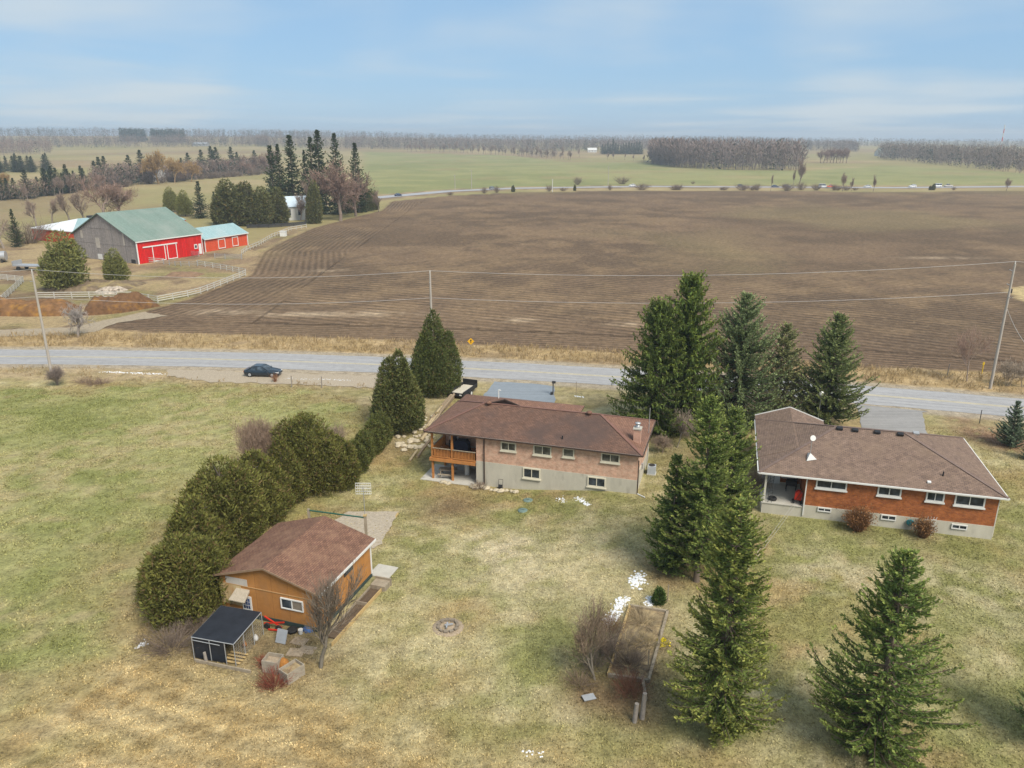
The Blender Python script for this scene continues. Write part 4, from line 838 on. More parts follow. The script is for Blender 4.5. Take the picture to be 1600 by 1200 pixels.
m_ = MB(); m_.add([(-6.35, y0, 2.12), (-5.35, y0, 2.12), (-5.25, y0 - .75, 1.66), (-6.45, y0 - .75, 1.66), (-5.25, y0 - .75, 1.60), (-6.45, y0 - .75, 1.60), (-6.35, y0, 1.95), (-5.35, y0, 1.95)], [(0, 1, 2, 3), (3, 2, 4, 5), (6, 5, 4, 7), (0, 3, 5, 6), (1, 7, 4, 2)]); m_.build('awning', mat('grey_boards', (.36, .31, .24), .9, .3, 6, stretch=(4, 1, 1)), SH)
ws_ = window(SH, -3.02, -1.38, 1.30, 2.08, y0, M_white, 2, False, .07)
ws_.children[-1].data = ws_.children[-1].data.copy(); ws_.children[-1].data.materials[0] = mat('boarded_pane', (.20, .165, .125), .6, .3, 3)
m_ = MB(); m_.box(x1 + .002, x1 + .05, 3.4, 4.5, 2.15, 2.5); w_ = m_.build('window', M_dark, SH); m_ = MB(); m_.box(x1 + .052, x1 + .06, 3.46, 4.44, 2.19, 2.46); m_.build('pane', M_glass, w_)
m_ = MB(); m_.box(x1 + .004, x1 + .04, y1 - .12, y1 + .03, .3, 2.85); m_.build('corner_board', M_white, SH)
m_ = MB(); m_.box(-.6, 1.0, 7.15, 8.7, .02, .09)
slab = m_.build('concrete_slab', M_conc, None, (SP[0], SP[1], 0)); slab.rotation_euler[2] = SA; struct(slab)
def LS(u, v, z=0.0):
    c, s = math.cos(SA), math.sin(SA); return (SP[0] + u * c - v * s, SP[1] + u * s + v * c, z)

# ---- barn and its two low wings
BE = 5.6; BP = at(211, 377.5, BE); BA_ = R(-28.4)
M_barnwood = mat_tiles('weathered_boards', (.31, .28, .262), (.245, .222, .21), (.12, .105, .10), .30, 30, .02, offset=0, bump=.4, weather=((.33, .29, .26), .5, .5), wscale=.35, var=.3, streak=(1, 1, .25))
M_red = mat_tiles('red_boards', (.60, .014, .012), (.46, .012, .010), (.26, .008, .006), .42, 30, .03, offset=0, bump=.3, weather=((.50, .035, .025), .5, .6), wscale=.3, var=.25, streak=(1, 1, .25)); M_red2 = mat_tiles('faded_red_boards', (.58, .085, .035), (.50, .07, .03), (.36, .05, .02), .26, 30, .012, offset=0, bump=.2, var=.2)
M_groof = mat_tiles('green_metal_roof', (.165, .225, .195), (.145, .20, .172), (.105, .15, .13), .9, 60, .02, offset=0, bump=.3, weather=((.235, .265, .235), .46, .6), wscale=.14, var=.2)
M_broof = mat_tiles('pale_metal_roof', (.26, .38, .395), (.235, .345, .36), (.17, .25, .27), .9, 60, .02, offset=0, bump=.3, weather=((.36, .42, .42), .5, .5), wscale=.2, var=.18)
BN = thing('barn', 'big grey-boarded barn with green metal roof and bright red front wall', 'barn', (BP[0], BP[1], 0), BA_)
gw = 25.2; pkx = -13.2; pkz = 11.9; ez2 = 6.3; LY = 20.0
m_ = MB(); m_.extr([(-gw + .4, -.5), (-.3, -.5), (-.3, BE - .15), (pkx, pkz - .3), (-gw + .4, ez2 - .15)], 'y', .4, LY - .3); m_.build('gable_wall', M_barnwood, BN)
m_ = MB(); m_.box(-.296, -.12, .3, LY - .2, -.5, BE - .2); m_.build('red_wall', M_red, BN)
rb = MB()
for (p, q) in (((-gw - .2, ez2 - .1), (pkx, pkz)), ((pkx, pkz), (.15, BE - .05))):
    rb.add([(p[0], -.1, p[1]), (q[0], -.1, q[1]), (q[0], LY + .2, q[1]), (p[0], LY + .2, p[1]), (p[0], -.1, p[1] - .18), (q[0], -.1, q[1] - .18), (q[0], LY + .2, q[1] - .18), (p[0], LY + .2, p[1] - .18)], [(0, 1, 2, 3), (7, 6, 5, 4), (0, 4, 5, 1), (2, 6, 7, 3), (1, 5, 6, 2), (3, 7, 4, 0)])
rb.build('roof', M_groof, BN)
m_ = MB(); m_.bar((.18, -.1, BE - .22), (.18, LY + .2, BE - .22), .08, .26); m_.bar((-.1, .28, -.3), (-.1, .28, BE - .25), .3, .16); m_.bar((-.08, LY - .2, -.3), (-.08, LY - .2, BE - .3), .16, .25); m_.build('white_trim', M_white, BN)
for (a, c) in ((4.45, 8.2), (8.75, 11.7)):
    m_ = MB(); m_.box(-.118, -.04, a, c, .1, 3.75); d_ = m_.build('sliding_door', M_red, BN)
    m_ = MB(); m_.box(-.038, .0, a, a + .22, .1, 3.75); m_.box(-.038, .0, c - .22, c, .1, 3.75); m_.box(-.038, .0, a + .22, c - .22, .1, .3); m_.build('door_frame', M_white, d_)
m_ = MB(); m_.box(-.118, .05, 1.9, 12.0, 3.78, 4.08); m_.build('door_track', M_white, BN)
m_ = MB(); m_.box(-.118, -.06, 17.2, 18.2, 1.7, 2.9); w_ = m_.build('window', M_white, BN); m_ = MB(); m_.box(-.058, -.04, 17.4, 18.0, 1.95, 2.65); m_.build('pane', M_glass, w_)
m_ = MB(); m_.box(-.118, -.06, 18.6, 19.5, .2, 2.9); m_.build('door', M_white, BN)
for (a, c, z0, z1) in ((-16.0, -14.5, 3.0, 5.6), (-5.1, -4.6, 4.3, 7.6), (-21.8, -21.0, 5.2, 7.2)):
    m_ = MB(); m_.box(a, c, .34, .396, z0, z1); m_.build('pale_board', mat('pale_board', (.42, .38, .33), .9, .2), BN)
m_ = MB(); m_.box(-16.0, -14.3, .33, .397, .2, 1.5); m_.build('stall_opening', M_white, BN); m_ = MB(); m_.box(-3.0, -1.4, .33, .397, -.1, 1.0); m_.build('hatch', M_dark, BN)
for z in (4.2, 8.0): 
    m_ = MB(); hw = 12.2 if z < 6 else 7.0; m_.box(pkx - hw, pkx + hw, .35, .398, z, z + .18); m_.build('girt_board', M_barnwood, BN)

def lowbarn(name, label, loc, rz, Wx, Ly, ez, rise, mw, mr, hipend=False, extra=None):
    """low building: long axis y, front eave at x=0, roof falls towards +x"""
    T_ = thing(name, label, 'outbuilding', loc, rz); m_ = MB(); m_.extr([(-Wx + .2, -.4), (-.2, -.4), (-.2, ez - .12), (-Wx / 2, ez + rise - .25), (-Wx + .2, ez - .12)], 'y', .25, Ly - .25); m_.build('wall', mw, T_)
    rb = MB()
    for (p, q) in (((-Wx - .2, ez - .1), (-Wx / 2, ez + rise)), ((-Wx / 2, ez + rise), (.2, ez - .1))):
        rb.add([(p[0], -.1, p[1]), (q[0], -.1, q[1]), (q[0], Ly + .1, q[1]), (p[0], Ly + .1, p[1]), (p[0], -.1, p[1] - .15), (q[0], -.1, q[1] - .15), (q[0], Ly + .1, q[1] - .15), (p[0], Ly + .1, p[1] - .15)], [(0, 1, 2, 3), (7, 6, 5, 4), (0, 4, 5, 1), (2, 6, 7, 3), (1, 5, 6, 2), (3, 7, 4, 0)])
    rb.build('roof', mr, T_); m_ = MB(); m_.bar((.24, -.1, ez - .2), (.24, Ly + .1, ez - .2), .07, .22); m_.bar((-.12, .25, 0), (-.12, .25, ez - .3), .2, .2); m_.bar((-.12, Ly - .25, 0), (-.12, Ly - .25, ez - .3), .2, .2); m_.build('white_trim', M_white, T_); return T_
p0 = at(318.5, 373.5, 3.6); p1 = at(387, 363, 3.6); an = math.atan2(p1[1] - p0[1], p1[0] - p0[0]) - math.pi / 2; ln = float(np.hypot(*(p1 - p0)))
AX = lowbarn('stable', 'low faded-red stable with pale blue metal roof right of the barn', (p0[0], p0[1], 0), an, 10.5, ln, 3.6, 2.5, M_red2, M_broof)
for (a, c) in ((.30 * ln, .46 * ln), (.62 * ln, .76 * ln)):
    m_ = MB(); m_.box(-.19, -.10, a, c, .3, 2.9); d_ = m_.build('stall_door', M_red2, AX); m_ = MB(); m_.box(-.098, -.05, a, a + .2, .3, 2.9); m_.box(-.098, -.05, c - .2, c, .3, 2.9); m_.box(-.098, -.05, a + .2, c - .2, 2.7, 2.9); m_.box(-.098, -.05, a + .2, c - .2, .3, .5); m_.build('door_frame', M_white, d_)
p0 = at(46, 356, 3.6); LBN = thing('drive_shed', 'long low orange-red shed with blue roof and white hipped end', 'outbuilding', (p0[0], p0[1], 0), R(-28.4))
m_ = MB(); m_.box(.3, 21, .3, 40, -.4, 3.45); m_.build('wall', M_red2, LBN)
hx, hy = 10.6, 9.0; c = [(0, 0, 3.6), (21.3, 0, 3.6), (21.3, 40, 3.6), (0, 40, 3.6)]; r1 = (hx, hy, 6.1); r2 = (hx, 40, 6.1)
m_ = MB(); m_.add([c[0], c[1], r1], [(0, 1, 2)]); m_.cm = 1; m_.add([c[1], c[2], r2, r1], [(0, 1, 2, 3)]); m_.add([c[3], c[0], r1, r2], [(0, 1, 2, 3)]); m_.cm = 0; m_.add([c[2], c[3], r2], [(0, 1, 2)]); m_.add(c, [(3, 2, 1, 0)]); m_.build('roof', [mat('white_metal', (.62, .64, .66), .5, .08), M_broof], LBN, fix=False)
m_ = MB(); m_.bar((0, .05, 3.5), (21.3, .05, 3.5), .1, .2); m_.bar((.35, .25, 0), (.35, .25, 3.5), .2, .2); m_.build('white_trim', M_white, LBN)
for k in (13, 27): m_ = MB(); m_.obox((hx, k, 6.35), (1.0, 1.6, .7)); m_.build('roof_vent', M_dark, LBN)
# ------------------------------------------------------------------ trees and shrubs standing in the picture's foreground
def tree(name, label, cat, px, py, pt, fn, group=None, rz=None, **kw):
    P, z0, H = hgt(px, py, pt)
    label_ok = label; t_ = thing(name, label, cat, (P[0], P[1], z0), rz if rz is not None else random.uniform(0, 6.28), group); fn(t_, H=H, **kw); return t_
SPC = dict(col=(.040, .066, .022), tip=(.082, .108, .032))
# spruces between and behind the houses
tree('spruce_tree', 'tall shaggy spruce in front of the garden bed, nearest tree beside the lawn strip', 'tree', 1121, 1146, 783, spruce, seed=11, R_=2.95, nb=537, step=.075, leaf=.36, wd=.048, droop=.5, z0=.07, gaps=.2, up=.2, e_lo=-14, power=.62, col=(0.140, 0.196, 0.052), tip=(0.300, 0.300, 0.076), tr=.19, bareb=.14, brown=.02)
tree('spruce_tree', 'lone spruce on the lawn behind the orange house with its full wide lower boughs', 'tree', 1362, 1176, 862, spruce, seed=12, R_=3.7, nb=412, step=.075, leaf=.36, wd=.048, droop=.5, z0=.05, gaps=.22, up=.25, e_lo=-12, power=.72, col=(0.123, 0.191, 0.052), tip=(0.263, 0.300, 0.076), tr=.17, bareb=.2, brown=.02)
tree('spruce_tree', 'slender twin-row spruce closest to the brick house wall, bare trunk showing low down', 'tree', 1088, 908, 622, spruce, seed=13, R_=2.75, nb=425, step=.075, leaf=.36, wd=.048, droop=.45, z0=.16, gaps=.15, up=.4, power=.60, col=(0.129, 0.191, 0.052), tip=(0.270, 0.300, 0.076), tr=.17)
tree('spruce_tree', 'dense middle spruce just right of the bare-trunked one, between the two houses', 'tree', 1128, 880, 640, spruce, seed=14, R_=2.85, nb=412, step=.075, leaf=.36, wd=.048, droop=.4, z0=.05, gaps=.12, up=.4, power=.62, col=(0.123, 0.178, 0.052), tip=(0.249, 0.285, 0.071), tr=.15)
tree('spruce_tree', 'short dark spruce tucked low at the lawn edge above the small cone shrub', 'tree', 1046, 893, 712, spruce, seed=15, R_=2.0, nb=325, step=.075, leaf=.36, wd=.048, droop=.35, z0=.04, gaps=.1, up=.35, power=.66, col=(0.106, 0.163, 0.047), tip=(0.219, 0.266, 0.067), tr=.11)
# tall group along the road
tree('spruce_tree', 'broad multi-topped dark spruce at the left end of the roadside evergreens', 'tree', 1020, 672, 474, spruce, seed=16, R_=4.48, nb=420, step=0.128, leaf=0.468, wd=0.072, droop=.5, hang=.6, z0=.04, gaps=.1, up=.2, power=.5, col=(0.101, 0.144, 0.039), tip=(0.195, 0.235, 0.054), tr=.2)
tree('spruce_tree', 'tallest dark weeping spruce of the roadside evergreens', 'tree', 1066, 668, 432, spruce, seed=17, R_=4.37, nb=520, step=0.128, leaf=0.510, wd=0.072, droop=.55, hang=.7, z0=.05, gaps=.1, up=.25, power=.50, col=(0.107, 0.158, 0.039), tip=(0.226, 0.265, 0.054), tr=.22)
tree('spruce_tree', 'wide blue-green spruce with brownish cones at its top', 'tree', 1148, 662, 462, spruce, seed=18, R_=6.16, nb=460, step=0.112, leaf=0.425, wd=0.064, droop=.5, hang=.15, z0=.03, gaps=.1, up=.5, power=.70, col=(0.141, 0.195, 0.084), tip=(0.291, 0.339, 0.152), tr=.22, brown=.025)
tree('spruce_tree', 'greyer thin spruce between the wide one and the neat cone-shaped one', 'tree', 1214, 656, 508, spruce, seed=19, R_=3.70, nb=320, step=0.112, leaf=0.391, wd=0.060, droop=.45, z0=.10, gaps=.2, up=.4, power=.66, col=(0.176, 0.195, 0.084), tip=(0.310, 0.308, 0.129), tr=.17, brown=.04)
tree('spruce_tree', 'neat cone-shaped spruce above the driveway of the orange house', 'tree', 1290, 662, 492, spruce, seed=20, R_=4.70, nb=430, step=0.098, leaf=0.391, wd=0.064, droop=.45, z0=.09, gaps=.06, up=.45, power=.76, col=(0.133, 0.176, 0.068), tip=(0.274, 0.308, 0.113), tr=.18)
tree('spruce_tree', 'small blue-grey young spruce on the front lawn right of the orange house', 'tree', 1577, 697, 628, spruce, seed=21, R_=1.75, nb=260, step=0.075, leaf=0.272, wd=0.047, droop=.2, z0=.02, gaps=.04, up=.4, power=.80, col=(0.111, 0.158, 0.098), tip=(0.218, 0.270, 0.175), tr=.08, e_lo=0)
tree('spruce_tree', 'partly hidden young spruce at the right edge below the blue-grey one', 'tree', 1607, 718, 668, spruce, seed=22, R_=1.0, nb=160, step=0.075, leaf=0.238, wd=0.043, droop=.2, z0=.02, gaps=.04, up=.4, col=(0.111, 0.152, 0.085), tip=(0.207, 0.248, 0.150), tr=.06)
tree('spruce_tree', 'spruce cut off by the right edge with only its bough tips in view', 'tree', 1655, 1160, 930, spruce, seed=23, R_=2.6, nb=260, step=0.090, leaf=0.357, wd=0.051, droop=.5, z0=.05, gaps=.15, up=.5, col=(0.106, 0.162, 0.063), tip=(0.218, 0.270, 0.107), tr=.14)
tree('cone_shrub', 'tiny trimmed dark green cone evergreen at the corner of the garden bed', 'shrub', 1029, 943, 921, cedar, seed=30, R_=.36, n=1400, leaf=.14, wd=.035, col=(0.054, 0.093, 0.022), tip=(0.085, 0.132, 0.031), brown=.02, lumpy=.05, tr=.03)
# the cedars
CED = [(627, 670, 549, 3.0, 'cone', 'large pointed cedar beside the rock pile, nearer of the two tall cedars'), (680, 613, 486, 3.35, 'cone', 'tallest pointed cedar behind, next to the black trailer'),]
for i, (px, py, pt, r_, pf_, lb) in enumerate(CED):
    tree('cedar_tree', lb, 'tree', px, py, pt, cedar, seed=40 + i, R_=r_, n=24000, leaf=.28, wd=.05, prof='cone', upw=1.1, plumes=6, col=(0.105, 0.122, 0.038) if i == 0 else (0.088, 0.112, 0.032), tip=(0.19, 0.185, 0.060) if i == 0 else (0.155, 0.165, 0.048), brown=.08, lumpy=.16, tr=.2)
HED = [(288, 968, 838, 2.3, 'rounded cedar at the near end of the overgrown hedge beside the kennel'), (310, 905, 778, 2.3, 'cedar second from the kennel in the overgrown hedge'), (350, 862, 716, 2.6, 'olive cedar in the hedge behind the left shed eave'), (398, 818, 708, 2.3, 'wide olive cedar at the middle of the overgrown hedge'), (438, 792, 684, 1.9, 'cedar in the hedge just right of the bare bush'), (480, 772, 648, 2.6, 'tall full cedar at the far end of the overgrown hedge'), (522, 768, 684, 1.75, 'lower cedar leaning out towards the white aerial'), (260, 945, 868, 1.5, 'short cedar on the field side at the near hedge end')]
for i, (px, py, pt, r_, lb) in enumerate(HED):
    tree('cedar_tree', lb, 'tree', px + 7, py - 10, pt, cedar, seed=50 + i, R_=r_ * 1.10, n=20000, leaf=.27, wd=.046, prof=('egg', 'cone', 'round')[i % 3], plumes=7, upw=1.0, col=(0.112, 0.120, 0.030), tip=(0.225, 0.205, 0.052), brown=.13, lumpy=.24, tr=.16, amp=.4)
for i, (px, py, pt, lb) in enumerate([(541, 752, 708, 'nearest bush of the low green hedge running to the tall cedars'), (556, 735, 690, 'low hedge bush second from the near end'), (570, 720, 674, 'low hedge bush at the middle of the short hedge'), (584, 706, 658, 'low hedge bush second from the tall cedars'), (596, 692, 644, 'low hedge bush against the foot of the tall cedars')]):
    tree('hedge_bush', lb, 'shrub', px, py, pt, cedar, seed=70 + i, R_=1.3, n=6500, leaf=.22, wd=.042, prof='egg', plumes=4, upw=1.0, col=(.095, .110, .030), tip=(.165, .165, .048), brown=.05, lumpy=.16, tr=.05)
# bare trees and bushes near the camera
def bt(name, label, cat, px, py, pt, group=None, **kw): return tree(name, label, cat, px, py, pt, bare_tree, group, **kw)
bt('bare_tree', 'bare grey fruit tree standing in front of the right corner of the shed', 'tree', 501, 1043, 872, seed=80, depth=4, nch=(3, 4), r0=.13, spread=.38, tropism=.5, trunk=.42, col=(.17, .15, .12), tipc=(.21, .17, .13), rmin=.007)
bt('bare_bush', 'tall tan bare bush rising behind the overgrown cedar hedge', 'shrub', 412, 752, 645, seed=81, depth=4, nch=(3, 4), r0=.05, spread=.5, tropism=.4, multi=8, trunk=.32, col=(.27, .22, .165), tipc=(.33, .235, .17), rmin=.008)
bt('bare_bush', 'thin bare bush poking out right of the hedge against the field', 'shrub', 525, 720, 655, seed=82, depth=3, nch=(3, 4), r0=.03, spread=.55, multi=5, trunk=.3, col=(.28, .21, .16), tipc=(.31, .23, .17), rmin=.007)
bt('bare_tree', 'leafless lilac-like tree on the left side of the garden bed', 'tree', 930, 1062, 945, seed=83, depth=4, nch=(2, 4), r0=.08, spread=.5, multi=2, trunk=.35, tropism=.45, col=(.19, .165, .13), tipc=(.27, .20, .14), rmin=.007)
bt('bare_tree', 'leaning bare sapling between the lilac-like tree and the bed timbers', 'tree', 962, 1040, 985, seed=84, depth=3, nch=(2, 3), r0=.05, spread=.6, multi=2, trunk=.35, col=(.17, .145, .115), tipc=(.22, .16, .12), rmin=.007)
bt('bare_tree', 'dead grey crooked tree on the far verge beside the manure heap', 'tree', 122, 527, 468, seed=85, depth=4, nch=(3, 4), r0=.22, spread=.75, tropism=.1, trunk=.3, col=(.30, .26, .23), tipc=(.36, .32, .29), rmin=.016)
bt('bare_tree', 'bare reddish sapling left of the right-hand power pole', 'tree', 1511, 596, 508, seed=86, depth=4, nch=(2, 4), r0=.09, spread=.45, trunk=.35, col=(.30, .24, .20), tipc=(.34, .23, .18), rmin=.010)
bt('bare_bush', 'bleached bare bush right of the right-hand power pole', 'shrub', 1574, 603, 560, seed=87, depth=3, nch=(3, 4), r0=.05, spread=.7, multi=5, trunk=.3, col=(.36, .30, .23), tipc=(.38, .31, .24), rmin=.012)
bt('bare_bush', 'bleached leaning bush at the right edge beside the road', 'shrub', 1597, 606, 562, seed=88, depth=3, nch=(3, 4), r0=.05, spread=.7, multi=4, trunk=.3, col=(.36, .30, .23), tipc=(.38, .31, .24), rmin=.012)
bt('bare_bush', 'grey bare bush at the foot of the left power pole', 'shrub', 90, 602, 571, seed=89, depth=3, nch=(3, 5), r0=.04, spread=.75, multi=7, trunk=.3, col=(.20, .17, .15), tipc=(.25, .20, .17), rmin=.009)
bt('bare_tree', 'spindly bare tree in the gap behind the chimney end of the brick house', 'tree', 1058, 700, 640, seed=90, depth=4, nch=(3, 4), r0=.06, spread=.5, multi=2, trunk=.3, col=(.27, .23, .18), tipc=(.31, .25, .19), rmin=.008)
bt('bare_bush', 'brown bare thicket between the brick house and the slender spruces', 'shrub', 1034, 708, 678, seed=91, depth=3, nch=(3, 5), r0=.03, spread=.8, multi=5, trunk=.3, col=(.26, .205, .155), tipc=(.29, .22, .165), rmin=.008)
bt('bare_bush', 'bare shrub against the left wall of the orange house', 'shrub', 1176, 772, 728, seed=92, depth=3, nch=(3, 4), r0=.03, spread=.8, multi=5, trunk=.3, col=(.23, .18, .13), tipc=(.28, .21, .15), rmin=.008)
def nb(name, label, cat, px, py, H, R_, n, seed, **kw):
    o = bush(name, seed, H, R_, n, loc=G(px, py), **kw); return tag(o, label, cat)
nb('red_shrub', 'red-stemmed leafless shrub beside the two wooden bins', 'shrub', 428, 1072, 1.0, 1.0, 130, 100, col=(.225, .070, .045), rad=.013)
nb('red_shrub', 'smaller red-stemmed tuft behind the wooden bins', 'shrub', 413, 1040, .8, .5, 45, 101, col=(.28, .065, .045), rad=.013)
nb('red_shrub', 'reddish cane bush below the garden bed timbers', 'shrub', 984, 1082, 1.25, 1.1, 150, 102, col=(.225, .11, .07), rad=.010)
nb('bare_bush', 'brush heap of grey twigs left of the garden bed', 'shrub', 925, 1042, 1.1, 1.1, 130, 103, col=(.19, .155, .12), rad=.010)
nb('bare_bush', 'low tangle of dead stalks inside the garden bed', 'shrub', 978, 1012, .8, 1.5, 190, 104, col=(.23, .185, .14), rad=.009, spread=1.0)
nb('bare_bush', 'brambles along the field edge left of the kennel', 'shrub', 268, 1012, 1.3, 1.7, 260, 105, col=(.215, .165, .13), rad=.011, spread=1.0)
nb('bare_bush', 'second bramble patch in front of the near hedge end', 'shrub', 305, 985, 1.2, 1.1, 160, 106, col=(.20, .155, .12), rad=.011, spread=1.0)
nb('bare_bush', 'bare twiggy bush at the corner of the balcony patio wall', 'shrub', 748, 764, .8, .8, 110, 107, col=(.24, .18, .14), rad=.010)
nb('dead_shrub', 'dried brown bushy shrub between the first two basement windows of the orange house', 'shrub', 1340, 829, 2.0, .8, 460, 108, col=(.20, .10, .045), rad=.012, seedhead=((.21, .105, .045), .5), spread=.8)
nb('dead_shrub', 'dried brown narrow shrub on a leaning trellis by the hose reel', 'shrub', 1441, 840, 1.8, .55, 260, 109, col=(.21, .11, .05), rad=.012, seedhead=((.22, .115, .05), .5), spread=.8)
for i, (px, py, lb) in enumerate([(133, 598, 'low brown bush right of the left power pole bush'), (146, 601, 'reddish brown brush on the field edge by the ditch'), (160, 600, 'thin brown brush at the end of the field-edge scrub')]):
    nb('bare_bush', lb, 'shrub', px, py, .9, 1.2, 80, 110 + i, col=(.27, .19, .14), rad=.013, spread=1.0)
nb('weeds', 'russet dead weed stalk tuft at the gate post near the parked car', 'weeds', 430, 597, 1.3, .35, 40, 115, col=(.30, .15, .08), rad=.016)
nb('bare_bush', 'tan dead stalks at the upper end of the garden bed', 'shrub', 1003, 972, .6, 1.3, 260, 121, col=(.33, .26, .16), rad=.011, spread=1.0)
nb('bare_bush', 'dark dead stalks at the lower end of the garden bed', 'shrub', 985, 1040, .7, 1.3, 260, 122, col=(.17, .13, .10), rad=.011, spread=1.0)
nb('bare_bush', 'straw-coloured dead clump in the middle right of the garden bed', 'shrub', 1010, 1008, .55, 1.0, 200, 123, col=(.37, .29, .16), rad=.011, spread=1.0)
nb('bare_bush', 'brown brush right below the long snow strip', 'shrub', 952, 985, 1.2, .9, 140, 124, col=(.26, .16, .09), rad=.010)
nb('bare_bush', 'grey brush along the left timber of the garden bed', 'shrub', 945, 1020, 1.3, .9, 150, 125, col=(.21, .17, .13), rad=.010)
nb('bare_bush', 'low brown brush left of the lilac-like tree', 'shrub', 905, 1070, .7, .9, 120, 126, col=(.22, .16, .11), rad=.010, spread=1.0)
# tall bleached grass on the verges: nobody could count it
def grass(name, n, xr, yr, h, wd, cols, keep, seed, clump=2, lean=.45, zoff=0):
    r = np.random.default_rng(seed); x = r.uniform(*xr, n); y = r.uniform(*yr, n); k = keep(x, y, r); x = x[k]; y = y[k]
    P = np.stack([x, y, HT(x, y) + zoff], -1); P = np.repeat(P, clump, 0) + r.normal(0, .05, (len(P) * clump, 3)) * np.array([1, 1, 0]); m = len(P)
    D = np.stack([r.normal(0, lean, m), r.normal(0, lean, m), np.ones(m)], -1)
    V, F = rhomb(P, D, h * r.uniform(.5, 1.3, m), wd * r.uniform(.6, 1.4, m), r)
    C = cols(P[:, 0], P[:, 1], r); return stuff(npmesh(name, V, F, M_leaf, np.repeat(C, 4, 0)))
vgc = lambda x, y, r: lerp(c3(.42, .315, .175), c3(.33, .235, .115), r.random(len(x))) * r.uniform(.75, 1.2, (len(x), 1))
grass('verge_grass', 26000, (-80, 72), (84, 120), .75, .035, vgc, lambda x, y, r: ((roaddist(x, y) > 5.4) & (sdist(x, y, PLOUGH) < .6) & (roaddist(x, y) < 13) & (fbm(x, y, 2.5, 33) + .25 * r.random(len(x)) > .55) & (roaddist(x, y) < 20)), 201, 3)
grass('verge_grass', 9000, (-80, -8), (84, 108), .45, .03, vgc, lambda x, y, r: ((roaddist(x, y) < -5.2) & (roaddist(x, y) > -11) & (sdist(x, y, PASTURE) < 1) & (fbm(x, y, 2, 34) > .5) & ~((x > -55) & (x < -16) & (roaddist(x, y) > -9))), 202, 2)
BLD = [(loc1, (-.8, 20.6, -.3, 12))]
def free(x, y):
    u, v = loc1(x, y); a = (u > -.8) & (u < 20.3) & (v > -.1) & (v < 11.5)
    c, s = math.cos(H2A), math.sin(H2A); dx, dy = x - H2O[0], y - H2O[1]; u, v = dx * c + dy * s, -dx * s + dy * c; a |= (u > .4) & (u < 18) & (v > .2) & (v < 14)
    c, s = math.cos(SA), math.sin(SA); dx, dy = x - SP[0], y - SP[1]; u, v = dx * c + dy * s, -dx * s + dy * c; a |= (u > -7.8) & (u < 1.1) & (v > -.1) & (v < 9.6)
    for p in (((752, 623), (745, 640), (862, 652), (868, 636), (866, 604), (840, 600), (772, 596)), ((1336, 632), (1352, 700), (1462, 700), (1448, 676), (1441, 645), (1450, 643)), ((262, 575), (262, 590), (330, 599), (430, 602), (560, 608), (605, 608), (610, 586))):
        a |= inpoly(x, y, np.array([at(*q) for q in p]))
    return ~a & (np.abs(roaddist(x, y)) > 5.0)
def lawncol(x, y, r): return np.clip(ground_col(x, y) * r.uniform(.88, 1.75, (len(x), 1)), .02, .8)
grass('lawn_grass', 210000, (-24, 62), (24, 78), .12, .034, lawncol, lambda x, y, r: (sdist(x, y, PASTURE) < 0) & free(x, y) & (np.abs(x) < y * .72 + 4) & (r.random(len(x)) < np.clip(60 / y, .3, 1) ** 1.5 * .8), 203, 2, 1.3)
grass('pasture_grass', 130000, (-80, -8), (32, 97), .15, .042, lawncol, lambda x, y, r: (sdist(x, y, PASTURE) > -.5) & free(x, y) & (np.abs(x) < y * .72 + 4) & (fbm(x, y, .9, 35) > .42), 204, 2, 1.1)
grass('stubble', 40000, (-40, 30), (22, 46), .11, .03, lawncol, lambda x, y, r: (sdist(x, y, STUBBLE) > -1) & free(x, y) & (np.abs(x) < y * .72 + 4) & (np.sin((x * .36 + y * .93) * 2 * math.pi / 1.5 + 2 * fbm(x, y, 4, 54)) > .25), 205, 2, .8)
# ------------------------------------------------------------------ things in the yards and along the road
def one(name, m, mb, label, cat, loc, rz=0.0, group=None):
    o = mb.build(name, m, None, loc); o.rotation_euler[2] = rz; return tag(o, label, cat, group)
M_blue = mat('dark_blue_cover', (.018, .028, .055), .7, .25, 4); M_redp = mat('red_paint', (.48, .03, .015), .5, .2); M_teal = mat('teal_plastic', (.03, .17, .19), .5, .15); M_rubber = mat('rubber', (.022, .022, .022), .8, .2)
M_lid = mat('green_lid', (.13, .185, .165), .6, .2, 4); M_snow = mat('old_snow', (.66, .675, .70), .75, .22, 6, bump=.6); M_tarp = mat('black_tarp', (.018, .021, .028), .55, .35, 1.5, bump=.3); M_greenpipe = mat('green_pipe', (.02, .085, .06), .5, .15)
M_polewood = mat('pole_wood', (.36, .325, .285), .9, .2, 4, stretch=(1, 1, .1)); M_wire = mat('wire', (.40, .385, .37), .6, .1); M_paint_w = mat('fence_white', (.47, .45, .40), .8, .22, 2); M_ash = mat('ash', (.30, .235, .165), .95, .35, 5, bump=.4); M_log = mat('bark_log', (.235, .175, .115), .95, .35, 5, bump=.5); M_logend = mat('cut_log', (.42, .32, .17), .9, .2, 5)
